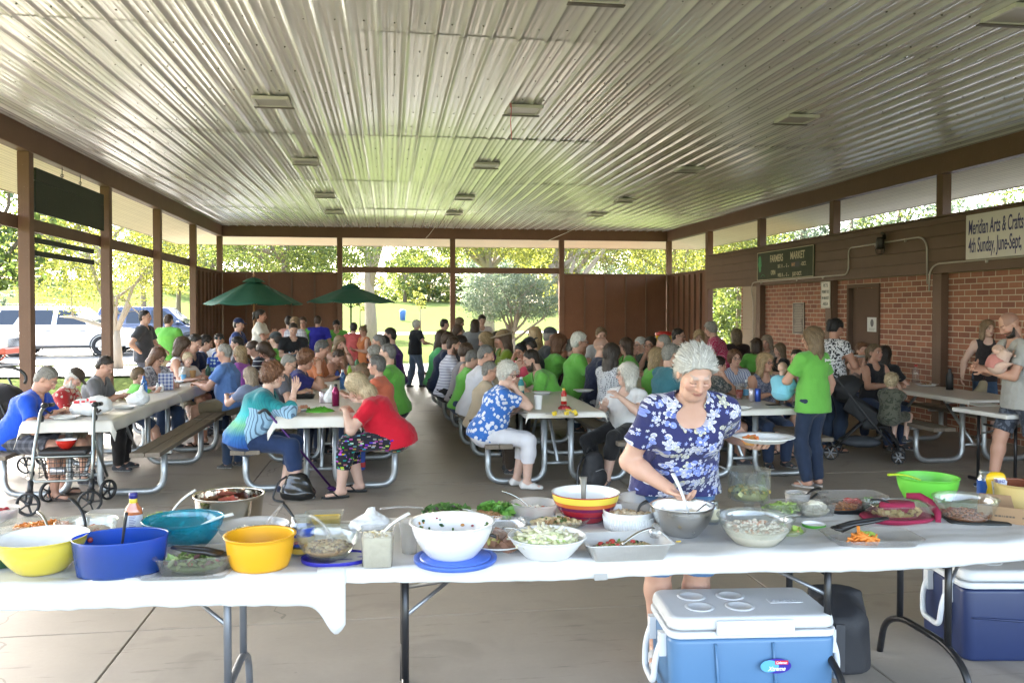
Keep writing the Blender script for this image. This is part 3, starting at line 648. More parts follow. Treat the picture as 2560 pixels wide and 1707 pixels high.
# ------------------------------------------------------------ vehicles
GLASS = plain('car_glass', (.015, .022, .035), .08, 0, .35, var=0); TYRE = plain('tyre', (.018, .018, .02), .8); ALLOY = plain('alloy', (.5, .5, .52), .25, .9); CHR = plain('chrome', (.6, .6, .62), .12, 1, var=0)
def car(label, x, y, rz, L, body, low, cab, paint, cat='car', wr=.39, axles=(.18, .80), hw=.97, trim=None, rack=False):
    """body: side outline below the belt, cab: outline of the glasshouse; x forwards 0..L"""
    t = tag(empty('parked_car', (x, y, -.06), rz), label, cat)
    def slab(name, pr, ya, yb, mat, par, bw, tz=None, tin=0.):
        n_ = len(pr); V = []
        for yy, sg in ((ya, -1), (yb, 1)):
            for (px_, pz) in pr:
                q = 0 if tz is None else max(0, (pz-tz[0])/(tz[1]-tz[0]))*tin; V.append((px_, yy-sg*q, pz))
        F = [tuple(range(n_)), tuple(reversed(range(n_, 2*n_)))]+[(i, n_+i, n_+(i+1) % n_, (i+1) % n_) for i in range(n_)]
        o = link_mesh(name, V, F, mat, par); bevel(o, bw, 3); return o
    slab('body', body, -hw, hw, paint, t, .06)
    zb, zt = min(p[1] for p in cab), max(p[1] for p in cab)
    slab('cabin', cab, -hw+.02, hw-.02, paint, t, .05, (zb, zt), .20)
    # windows, set a little proud of the cabin sides
    f = lambda z: (z-zb)/(zt-zb)*.20
    for sg in (-1, 1):
        for w in low:
            V = [(px_, sg*(hw-.02-f(pz)+.006), pz) for px_, pz in w]; F = [tuple(range(len(w)))] if sg < 0 else [tuple(reversed(range(len(w))))]
            link_mesh('window', V, F, GLASS, t)
    for sg in (-1, 1):
        for w in low: xr = max(p[0] for p in w)+.06; m = MB(); m.bx(xr-.008, xr+.008, sg*(hw+.001)-.003, sg*(hw+.001)+.003, .52, 1.08); m.bx(xr-.32, xr-.12, sg*(hw+.012)-.012, sg*(hw+.012)+.012, .97, 1.0); m.build('door_seam', plain('dark_trim', (.03, .03, .03), .6), t)
        m = MB(); m.bx(L*.27, L*.72, sg*hw-.02, sg*hw+.006, .30, .42); m.build('sill', plain('dark_trim', (.03, .03, .03), .6), t)
    m = MB(); xs = [p[0] for p in cab]; fr = [p for p in cab if p[0] == max(xs)][0]; ft_ = [p for p in cab if p[1] > zt-.06]; ft_ = max(ft_)
    m.add([(fr[0]-.03, -hw+.12, fr[1]+.06), (fr[0]-.03, hw-.12, fr[1]+.06), (ft_[0]+.06, hw-.30, ft_[1]-.07), (ft_[0]+.06, -hw+.30, ft_[1]-.07)], [(0, 1, 2, 3)]); o = m.build('windscreen', GLASS, t); o.location = (.045, 0, .03)
    for ax in axles:
        for sg in (-1, 1):
            e = MB(); e.lathe([(wr*.62, -.12), (wr*.93, -.12), (wr, -.08), (wr, .08), (wr*.93, .12), (wr*.62, .12), (wr*.6, 0), (wr*.62, -.12)], 28); o = e.build('wheel', TYRE, t, loc=(ax*L, sg*(hw-.10), wr)); o.rotation_euler = (math.pi/2, 0, 0)
            h = MB(); h.lathe([(0, .0), (wr*.2, .02), (wr*.22, .0)], 12)
            for k in range(6): h.box((wr*.38*math.cos(k*1.047), wr*.38*math.sin(k*1.047), .0), (wr*.55, wr*.17, .05), k*1.047)
            h.lathe([(wr*.56, -.02), (wr*.64, .03), (wr*.56, .03)], 24); hh = h.build('rim', ALLOY, o); hh.location = (0, 0, .08*sg*(1))
            a = MB(); a.lathe([(wr*1.02, -.01), (wr*1.17, .0), (wr*1.02, .012)], 28, (0, 0, 0)); w_ = a.build('wheel_arch', trim or plain('dark_trim', (.03, .03, .03), .6), t, loc=(ax*L, sg*(hw+.001), wr)); w_.rotation_euler = (math.pi/2, 0, 0)
    for sg in (-1, 1):
        m = MB(); m.bx(L-.16, L+.005, sg*(hw-.22)-.15, sg*(hw-.22)+.15, .72, .90); bevel(m.build('headlight', plain('lamp_glass', (.55, .56, .58), .1), t), .02)
        m = MB(); m.bx(-.006, .1, sg*(hw-.14)-.08, sg*(hw-.14)+.08, .8, 1.1); bevel(m.build('taillight', plain('lamp_red', (.35, .01, .01), .2), t), .02)
        m = MB(); m.ball((fr[0]-.30, sg*(hw+.10), fr[1]+.12), (.10, .13, .085)); m.build('mirror', paint, t)
    m = MB(); m.bx(L-.03, L+.008, -hw+.4, hw-.4, .55, .85)
    for k in range(4): m.bx(L+.009, L+.02, -hw+.4, hw-.4, .57+k*.075, .60+k*.075)
    m.build('grille', CHR, t)
    for x0, x1, z0 in ((L-.2, L+.07, .33), (-.07, .2, .40)): m = MB(); m.bx(x0, x1, -hw+.02, hw-.02, z0, z0+.2); bevel(m.build('bumper', trim or paint, t), .03)
    if rack:
        m = MB()
        for sg in (-1, 1): m.tube(arc_path([(L*.12, sg*.62, zt), (L*.13, sg*.62, zt+.07), (L*.46, sg*.62, zt+.07), (L*.47, sg*.62, zt)], .05), .02, 8)
        m.build('roof_rack', plain('dark_trim', (.03, .03, .03), .6), t)
    return t
WPAINT = plain('white_car_paint', (.62, .62, .62), .25, 0, .5, var=.03, coat=.6)
suvL = 5.2
sb = [(.02, .45), (.0, .75), (.04, 1.08), (.25, 1.16), (3.75, 1.14), (4.85, 1.02), (5.14, .92), (5.2, .70), (5.18, .42), (4.7, .33), (.4, .33)]
sc_ = [(.06, 1.10), (.38, 1.88), (.7, 1.93), (2.9, 1.92), (3.25, 1.86), (4.02, 1.12)]
sw_ = [[(.28, 1.22), (.98, 1.22), (1.30, 1.78), (.52, 1.78)], [(1.50, 1.22), (2.32, 1.22), (2.38, 1.78), (1.52, 1.78)], [(2.50, 1.22), (3.62, 1.22), (3.12, 1.74), (2.55, 1.78)]]
rw = px2(50, 780, 36)[0]
car('white SUV parked side-on behind the left brown posts', rw-.95, 36, R(2), suvL, sb, sw_, sc_, WPAINT, 'car', .40, (.185, .80), 1.0, rack=True)
DB = plain('dark_blue_paint', (.02, .035, .09), .25, coat=.6, var=.05)
car('dark blue SUV mostly hidden behind the white one', rw+1.7, 39.4, R(1), 5.0, [(x*.96, z) for x, z in sb], [[(a*.96, b) for a, b in w] for w in sw_], [(x*.96, z) for x, z in sc_], DB, 'car', .39, (.185, .80), .97)
car('blue car behind the locust tree trunk', rw+5.2, 41.5, R(0), 4.7, [(x*.9, z*.82+.02) for x, z in sb], [[(a*.9, b*.78+.02) for a, b in w] for w in sw_], [(x*.9, z*.78+.02) for x, z in sc_], plain('mid_blue_paint', (.05, .10, .22), .25, coat=.6, var=.05), 'car', .34, (.18, .80), .92)
fx_ = px2(36, 800, 31)[0]
car('white pickup truck with a red bumper at the left edge', fx_-5.5, 31, R(0), 5.5, [(.02, .55), (.0, 1.1), (3.9, 1.1), (4.9, 1.08), (5.42, 1.0), (5.5, .8), (5.48, .5), (5.0, .42), (.4, .45)], [[(2.1, 1.22), (3.2, 1.22), (2.9, 1.72), (2.15, 1.75)]], [(1.6, 1.08), (1.75, 1.85), (2.9, 1.85), (3.75, 1.1)], WPAINT, 'pickup', .40, (.17, .79), 1.0, trim=plain('red_bumper', (.42, .06, .025), .4))
bn = tag(empty('litter_bin', (px2(925, 722, 92)[0], 92, float(hill(np.array(-6.), np.array(92.))))), 'small blue bin on the lawn beyond the right umbrella', 'bin')
m = MB(); m.lathe([(0, 0), (.28, 0), (.33, .9), (.35, .95), (0, .95)], 16); m.build('drum', plain('bin_blue', (.05, .12, .35), .5), bn); m = MB(); m.lathe([(.36, .94), (.3, 1.12), (.0, 1.2)], 16); m.build('lid', plain('bin_blue', (.05, .12, .35), .5), bn)
# ============================================================ figures: smooth implicit bodies and garments
def _n(v): v = np.asarray(v, float); return v/max(1e-9, np.linalg.norm(v))
A3 = lambda *a: np.array(a, float)
class Vol:
    """a block of space in which rounded shapes melt together; mesh() skins it with quads"""
    def __init__(s, lo, hi, h):
        s.h = h; s.lo = np.asarray(lo, float)-3*h; s.n = np.ceil((np.asarray(hi, float)-s.lo)/h).astype(int)+4
        s.F = np.full(tuple(s.n), .5, np.float32)
        s.ax = [s.lo[i]+h*np.arange(s.n[i]) for i in range(3)]
    def _sub(s, c0, c1):
        i0 = np.maximum(0, np.floor((c0-s.lo)/s.h).astype(int)); i1 = np.minimum(s.n, np.ceil((c1-s.lo)/s.h).astype(int)+1)
        if np.any(i1 <= i0): return None, None
        sl = tuple(slice(a, b) for a, b in zip(i0, i1))
        g = (s.ax[0][sl[0]][:, None, None].astype(np.float32), s.ax[1][sl[1]][None, :, None].astype(np.float32), s.ax[2][sl[2]][None, None, :].astype(np.float32))
        return sl, g
    def _mix(s, sl, d, k, op):
        f = s.F[sl]
        if op == 'u':
            if k > 0: h = np.maximum(k-np.abs(f-d), 0)/k; s.F[sl] = np.minimum(f, d)-h*h*k*.25
            else: s.F[sl] = np.minimum(f, d)
        else:
            d = -d
            if k > 0: h = np.maximum(k-np.abs(f-d), 0)/k; s.F[sl] = np.maximum(f, d)+h*h*k*.25
            else: s.F[sl] = np.maximum(f, d)
    def cap(s, a, b, ra, rb=None, k=.02, op='u'):
        rb = ra if rb is None else rb; a = np.asarray(a, float); b = np.asarray(b, float); m = max(ra, rb)+k+3*s.h
        sl, g = s._sub(np.minimum(a, b)-m, np.maximum(a, b)+m)
        if sl is None: return
        d = b-a; L = max(1e-9, d@d); p = [g[i]-a[i] for i in range(3)]
        t = np.clip((p[0]*d[0]+p[1]*d[1]+p[2]*d[2])/L, 0, 1)
        q = np.sqrt((p[0]-t*d[0])**2+(p[1]-t*d[1])**2+(p[2]-t*d[2])**2)-(ra+(rb-ra)*t)
        s._mix(sl, q, k, op)
    def ecap(s, a, b, right, ra, rb=None, k=.03, op='u'):
        """tapered tube with an oval section: ra=(across, deep)"""
        rb = ra if rb is None else rb; a = np.asarray(a, float); b = np.asarray(b, float); m = max(*ra, *rb)+k+3*s.h
        sl, g = s._sub(np.minimum(a, b)-m, np.maximum(a, b)+m)
        if sl is None: return
        L = np.linalg.norm(b-a); u = (b-a)/max(L, 1e-9); r = np.asarray(right, float); r = _n(r-u*(r@u)); f = np.cross(u, r)
        p = [g[i]-a[i] for i in range(3)]
        w = p[0]*u[0]+p[1]*u[1]+p[2]*u[2]; x = p[0]*r[0]+p[1]*r[1]+p[2]*r[2]; y = p[0]*f[0]+p[1]*f[1]+p[2]*f[2]
        t = np.clip(w/max(L, 1e-9), 0, 1); over = w-t*L
        rx = ra[0]+(rb[0]-ra[0])*t; ry = ra[1]+(rb[1]-ra[1])*t; mn = np.minimum(rx, ry)
        k0 = np.sqrt((x/rx)**2+(y/ry)**2+(over/mn)**2); k1 = np.sqrt((x/rx**2)**2+(y/ry**2)**2+(over/mn**2)**2)+1e-6
        s._mix(sl, k0*(k0-1)/k1, k, op)
    def ell(s, c, r, M=None, k=.02, op='u'):
        c = np.asarray(c, float); m = max(r)+k+3*s.h; sl, g = s._sub(c-m, c+m)
        if sl is None: return
        p = [g[i]-c[i] for i in range(3)]
        if M is not None: p = [p[0]*M[0, i]+p[1]*M[1, i]+p[2]*M[2, i] for i in range(3)]
        k0 = np.sqrt((p[0]/r[0])**2+(p[1]/r[1])**2+(p[2]/r[2])**2); k1 = np.sqrt((p[0]/r[0]**2)**2+(p[1]/r[1]**2)**2+(p[2]/r[2]**2)**2)+1e-6
        s._mix(sl, k0*(k0-1)/k1, k, op)
    def cut(s, p0, nrm, k=0.):
        nrm = _n(nrm); g = [s.ax[0][:, None, None].astype(np.float32), s.ax[1][None, :, None].astype(np.float32), s.ax[2][None, None, :].astype(np.float32)]
        d = (g[0]-p0[0])*nrm[0]+(g[1]-p0[1])*nrm[1]+(g[2]-p0[2])*nrm[2]
        s._mix((slice(None),)*3, -d, k, 's')
    def mesh(s):
        F = s.F; I = F < 0; h = s.h
        c = [I[a:I.shape[0]-1+a, b:I.shape[1]-1+b, d:I.shape[2]-1+d] for a in (0, 1) for b in (0, 1) for d in (0, 1)]
        cnt = sum(x.astype(np.int8) for x in c); act = (cnt > 0) & (cnt < 8)
        idx = np.argwhere(act)
        if len(idx) == 0: return np.zeros((0, 3)), np.zeros((0, 4), int)
        vid = np.full(act.shape, -1, np.int32); vid[act] = np.arange(len(idx))
        offs = [(a, b, d) for a in (0, 1) for b in (0, 1) for d in (0, 1)]
        val = np.stack([F[idx[:, 0]+a, idx[:, 1]+b, idx[:, 2]+d] for a, b, d in offs], 1)
        acc = np.zeros((len(idx), 3)); num = np.zeros(len(idx))
        for i in range(8):
            for ax, st in ((0, 4), (1, 2), (2, 1)):
                if offs[i][ax]: continue
                j = i+st; va, vb = val[:, i], val[:, j]; m = (va < 0) != (vb < 0)
                t = np.where(m, va/np.where(m, va-vb, 1), 0)
                p = np.tile(np.array(offs[i], float), (len(idx), 1)); p[:, ax] += t
                acc += p*m[:, None]; num += m
        V = s.lo+(idx+acc/num[:, None])*h
        Q = []
        for ax in range(3):
            b_, c_ = [(1, 2), (2, 0), (0, 1)][ax]
            s0 = [slice(1, -1)]*3; s0[ax] = slice(0, -1); s1 = list(s0); s1[ax] = slice(1, None)
            A = I[tuple(s0)]; B = I[tuple(s1)]; e = np.argwhere(A != B)
            if len(e) == 0: continue
            flip = A[A != B]
            e = e+np.array([0 if i == ax else 1 for i in range(3)])
            def cell(db, dc):
                q = e.copy(); q[:, b_] -= db; q[:, c_] -= dc; return vid[q[:, 0], q[:, 1], q[:, 2]]
            q = np.stack([cell(1, 1), cell(0, 1), cell(0, 0), cell(1, 0)], 1)
            q[~flip] = q[~flip][:, ::-1]; Q.append(q)
        Q = np.concatenate(Q); Q = Q[(Q >= 0).all(1)]
        return V, Q
def vnormals(V, Q):
    n = np.cross(V[Q[:, 2]]-V[Q[:, 0]], V[Q[:, 3]]-V[Q[:, 1]]); o = np.zeros_like(V)
    for i in range(4): np.add.at(o, Q[:, i], n)
    return o/np.maximum(1e-9, np.linalg.norm(o, axis=1))[:, None]
def folds(V, Q, amp, freq, seed, stretch=(1, 1, 1)):
    rg = np.random.RandomState(seed); d = np.zeros(len(V)); P = V*np.asarray(stretch)
    for i in range(7):
        w = _n(rg.randn(3))*freq*rg.uniform(.6, 1.9); ph = rg.uniform(0, 6); w2 = _n(rg.randn(3))*freq*.4
        d += (1-2*np.abs(np.sin(P@w+ph+1.2*np.sin(P@w2))))*rg.uniform(.5, 1)
    return V+vnormals(V, Q)*(d/4*amp)[:, None]
def join(parts):
    V = []; Q = []; b = 0
    for v, q in parts: V.append(v); Q.append(q+b); b += len(v)
    return np.concatenate(V), np.concatenate(Q)
# ---- skin, hair and cloth
def skin_mat():
    m, n, l, p = base_mat('skin', (.5, .3, .2), .5, 0, .4)
    a = N(n, 'ShaderNodeAttribute', attribute_name='Col'); f = noise(n, l, coords(n, l), 30, 4)
    g = mixc(n, l, math_(n, l, 'MULTIPLY', f, .3), a.outputs['Color'], (.42, .16, .11)); l.new(g, p.inputs['Base Color'])
    p.inputs['Subsurface Weight'].default_value = .08; p.inputs['Subsurface Radius'].default_value = (.01, .004, .002); p.inputs['Subsurface Scale'].default_value = .5
    add_bump(n, l, p, math_(n, l, 'ADD', noise(n, l, coords(n, l), 160, 3), noise(n, l, coords(n, l, (1, 1, 2.5)), 45, 3)), .22, .004); return m
SKIN = skin_mat()
TONES = [(.56, .345, .255), (.50, .285, .20), (.42, .225, .15), (.28, .145, .09), (.62, .42, .33)]
HAIRC = {'grey': (.27, .25, .22), 'white': (.62, .59, .53), 'silver': (.56, .53, .48), 'brown': (.075, .042, .024), 'dark': (.028, .019, .014), 'black': (.012, .010, .010), 'blond': (.42, .29, .15), 'dirty': (.22, .145, .08), 'auburn': (.13, .055, .025), 'ashy': (.36, .27, .19), 'pale': (.55, .43, .27), 'salt': (.16, .15, .14)}
def hair_mat(c):
    k = 'hair_'+c
    if k in MATS: return MATS[k]
    b = HAIRC[c]; m, n, l, p = base_mat(k, b, .45, 0, .4)
    f = noise(n, l, coords(n, l, (70, 70, 9)), 1.6, 5, .7); g = noise(n, l, coords(n, l), 9, 4)
    cc = mixc(n, l, f, tuple(x*.35 for x in b), tuple(min(1, x*1.55) for x in b)); ge = n.new('ShaderNodeNewGeometry'); cc = mixc(n, l, math_(n, l, 'MULTIPLY', g, .4), cc, tuple(x*.6 for x in b)); hv_ = n.new('ShaderNodeHueSaturation'); l.new(cc, hv_.inputs['Color']); l.new(math_(n, l, 'MULTIPLY_ADD', ge.outputs['Random Per Island'], .5 if c in ('silver', 'white') else .8, .75 if c in ('silver', 'white') else .6), hv_.inputs['Value']); l.new(hv_.outputs[0], p.inputs['Base Color'])
    add_bump(n, l, p, f, .7, .012); MATS[k] = m; return m
def cloth(key):
    """'kind:r,g,b[:r,g,b[:scale]]' -> woven fabric, with stripes, plaid, dots, blossoms ..."""
    if key in MATS: return MATS[key]
    a = key.split(':'); kind = a[0]; c1 = tuple(float(x) for x in a[1].split(',')); c2 = tuple(float(x) for x in a[2].split(',')) if len(a) > 2 else None
    sc = float(a[3]) if len(a) > 3 else 1
    m, n, l, p = base_mat('fabric_'+kind, c1, .85, 0, .25)
    v = coords(n, l); sx = n.new('ShaderNodeSeparateXYZ'); l.new(v, sx.inputs[0]); X, Y_, Z = sx.outputs
    wob = noise(n, l, v, 4, 3)
    def band(src, per, duty):
        q = math_(n, l, 'FRACT', math_(n, l, 'ADD', math_(n, l, 'MULTIPLY', src, 1/per), math_(n, l, 'MULTIPLY', wob, .09/per*.04)))
        return math_(n, l, 'LESS_THAN', q, duty)
    cc = None
    if kind == 'solid': pass
    elif kind == 'hstripe': cc = mixc(n, l, band(Z, .045*sc, .35), c1, c2)
    elif kind == 'hline': cc = mixc(n, l, band(Z, .05*sc, .16), c1, c2)
    elif kind == 'vstripe': cc = mixc(n, l, band(math_(n, l, 'ADD', X, math_(n, l, 'MULTIPLY', Y_, .8)), .03*sc, .4), c1, c2)
    elif kind == 'plaid':
        f1 = band(math_(n, l, 'ADD', X, Y_), .06*sc, .4); f2 = band(Z, .06*sc, .4)
        cc = mixc(n, l, math_(n, l, 'MULTIPLY', math_(n, l, 'ADD', f1, f2), .5), c1, c2)
    elif kind in ('dots', 'floral', 'camo', 'print'):
        vo = N(n, 'ShaderNodeTexVoronoi', Scale={'dots': 45, 'floral': 19, 'camo': 11, 'print': 26}[kind]*sc, Randomness=.35 if kind == 'dots' else 1)
        l.new(v, vo.inputs['Vector'])
        if kind == 'dots': f = math_(n, l, 'LESS_THAN', vo.outputs['Distance'], .34)
        elif kind == 'floral': f = math_(n, l, 'LESS_THAN', math_(n, l, 'ADD', vo.outputs['Distance'], math_(n, l, 'MULTIPLY', noise(n, l, v, 60*sc, 2), .5)), .66)
        elif kind == 'camo': f = math_(n, l, 'GREATER_THAN', noise(n, l, v, 16*sc, 3, .5, 1.5), .52)
        else: f = math_(n, l, 'GREATER_THAN', noise(n, l, v, 34*sc, 2, .5, 1.), .52)
        cc = mixc(n, l, f, c1, c2)
    elif kind == 'multi':
        vo = N(n, 'ShaderNodeTexVoronoi', Scale=22*sc); vo.distance = 'CHEBYCHEV'; l.new(coords(n, l, (1, 1, 2.2)), vo.inputs['Vector'])
        hs = N(n, 'ShaderNodeHueSaturation', Saturation=1.1, Value=.5); l.new(vo.outputs['Color'], hs.inputs['Color'])
        cc = mixc(n, l, math_(n, l, 'LESS_THAN', vo.outputs['Distance'], .34), c1, hs.outputs[0])
    elif kind == 'tealtop':
        gr = ramp(n, l, math_(n, l, 'MULTIPLY_ADD', math_(n, l, 'ADD', Z, math_(n, l, 'MULTIPLY', wob, .12)), 1.7, -.86), [(0, (.02, .06, .30)), (.25, (.03, .13, .33)), (.42, (.16, .42, .22)), (.55, (.05, .40, .42)), (.8, (.01, .17, .19)), (1, (.01, .14, .17))])
        ln = math_(n, l, 'MULTIPLY', band(math_(n, l, 'ADD', X, Y_), .028, .3), .7)
        lower = math_(n, l, 'LESS_THAN', math_(n, l, 'ADD', Z, math_(n, l, 'MULTIPLY', wob, .2)), .94); front = math_(n, l, 'GREATER_THAN', math_(n, l, 'MULTIPLY_ADD', wob, .2, Y_), .13)
        base = mixc(n, l, math_(n, l, 'MULTIPLY', lower, front), gr, (.30, .47, .62))
        cc = mixc(n, l, math_(n, l, 'MULTIPLY', ln, math_(n, l, 'MAXIMUM', math_(n, l, 'MULTIPLY', lower, front), .35)), base, (.008, .03, .08))
    elif kind == 'denim': cc = mixc(n, l, noise(n, l, v, 7, 5), tuple(x*.65 for x in c1), tuple(x*1.5 for x in c1))
    elif kind == 'blossom':
        cb = n.new('ShaderNodeCombineXYZ'); l.new(math_(n, l, 'ADD', X, math_(n, l, 'MULTIPLY', Y_, .55)), cb.inputs[0]); l.new(math_(n, l, 'ADD', Z, math_(n, l, 'MULTIPLY', Y_, .25)), cb.inputs[1])
        w = N(n, 'ShaderNodeTexNoise', Scale=9, Detail=2); l.new(cb.outputs[0], w.inputs['Vector'])
        cc = c1
        for (scl, petals, off, R0, stops) in ((16, 5, .0, .34, [(0, (.62, .62, .66)), (.35, (.20, .26, .58)), (.62, (.60, .60, .64)), (.82, (.58, .56, .36))]),
                                              (20, 2, 3.7, .38, [(0, (.22, .28, .60)), (.4, (.62, .62, .66)), (.7, (.14, .18, .46)), (.85, (.62, .60, .44))]),
                                              (34, 5, 8.1, .26, [(0, (.60, .60, .66)), (.5, (.24, .30, .62)), (.8, (.60, .60, .64))])):
            mp = n.new('ShaderNodeMapping'); mp.inputs['Scale'].default_value = (scl, scl, 1); mp.inputs['Location'].default_value = (off, off*1.3, 0); l.new(cb.outputs[0], mp.inputs[0])
            vo = N(n, 'ShaderNodeTexVoronoi', Scale=1, Randomness=.75); vo.voronoi_dimensions = '2D'; l.new(mp.outputs[0], vo.inputs['Vector'])
            df = n.new('ShaderNodeVectorMath'); df.operation = 'SUBTRACT'; l.new(mp.outputs[0], df.inputs[0]); l.new(vo.outputs['Position'], df.inputs[1])
            s2 = n.new('ShaderNodeSeparateXYZ'); l.new(df.outputs[0], s2.inputs[0])
            sc3 = n.new('ShaderNodeSeparateColor'); l.new(vo.outputs['Color'], sc3.inputs[0])
            an = math_(n, l, 'ADD', math_(n, l, 'ARCTAN2', s2.outputs[1], s2.outputs[0]), math_(n, l, 'MULTIPLY', sc3.outputs[0], 6.3))
            pet = math_(n, l, 'ABSOLUTE', math_(n, l, 'COSINE', math_(n, l, 'MULTIPLY', an, petals/2)))
            lim = math_(n, l, 'MULTIPLY', math_(n, l, 'MULTIPLY_ADD', pet, .62 if petals > 2 else .85, .38 if petals > 2 else .15), math_(n, l, 'MULTIPLY_ADD', sc3.outputs[1], .18, R0))
            lim = math_(n, l, 'MULTIPLY', lim, math_(n, l, 'GREATER_THAN', sc3.outputs[0], .42)); inside = math_(n, l, 'LESS_THAN', vo.outputs['Distance'], lim)
            rim = math_(n, l, 'LESS_THAN', vo.outputs['Distance'], math_(n, l, 'MULTIPLY', lim, .72))
            fc = ramp(n, l, sc3.outputs[2], stops, 'CONSTANT'); mid = math_(n, l, 'LESS_THAN', vo.outputs['Distance'], .09)
            inner = mixc(n, l, .45, fc, (.10, .12, .36)); fl_ = mixc(n, l, rim, fc, inner); fl_ = mixc(n, l, mid, fl_, (.62, .60, .50))
            cc = mixc(n, l, inside, cc, fl_)
    wv = noise(n, l, v, 260, 2); st = noise(n, l, coords(n, l, (1, 1, .45)), 16, 4, .6)
    base = cc if cc is not None else mixc(n, l, wob, tuple(x*.93 for x in c1), tuple(min(1, x*1.07) for x in c1))
    l.new(base, p.inputs['Base Color']) if not isinstance(base, tuple) else None
    p.inputs['Sheen Weight'].default_value = .15
    add_bump(n, l, p, math_(n, l, 'ADD', st, math_(n, l, 'MULTIPLY', wv, .12)), .55, .02)
    MATS[key] = m; return m
def rotx(a): c, s = math.cos(a), math.sin(a); return np.array([[1, 0, 0], [0, c, -s], [0, s, c]])
def rotz(a): c, s = math.cos(a), math.sin(a); return np.array([[c, -s, 0], [s, c, 0], [0, 0, 1]])
def roty(a): c, s = math.cos(a), math.sin(a); return np.array([[c, 0, s], [0, 1, 0], [-s, 0, c]])
def ik(a, t, l1, l2, hint):
    a = np.asarray(a, float); t = np.asarray(t, float); d = t-a; L = np.linalg.norm(d)
    if L > (l1+l2)*.995: t = a+d/L*(l1+l2)*.995; d = t-a; L = np.linalg.norm(d)
    if L < abs(l1-l2)+.02: L = abs(l1-l2)+.02
    x = (l1*l1-l2*l2+L*L)/(2*L); y = math.sqrt(max(0, l1*l1-x*x)); u = d/max(1e-9, np.linalg.norm(d)); h = np.asarray(hint, float); h = h-u*(h@u)
    return a+u*x+_n(h)*y, t
PEOPLE = []
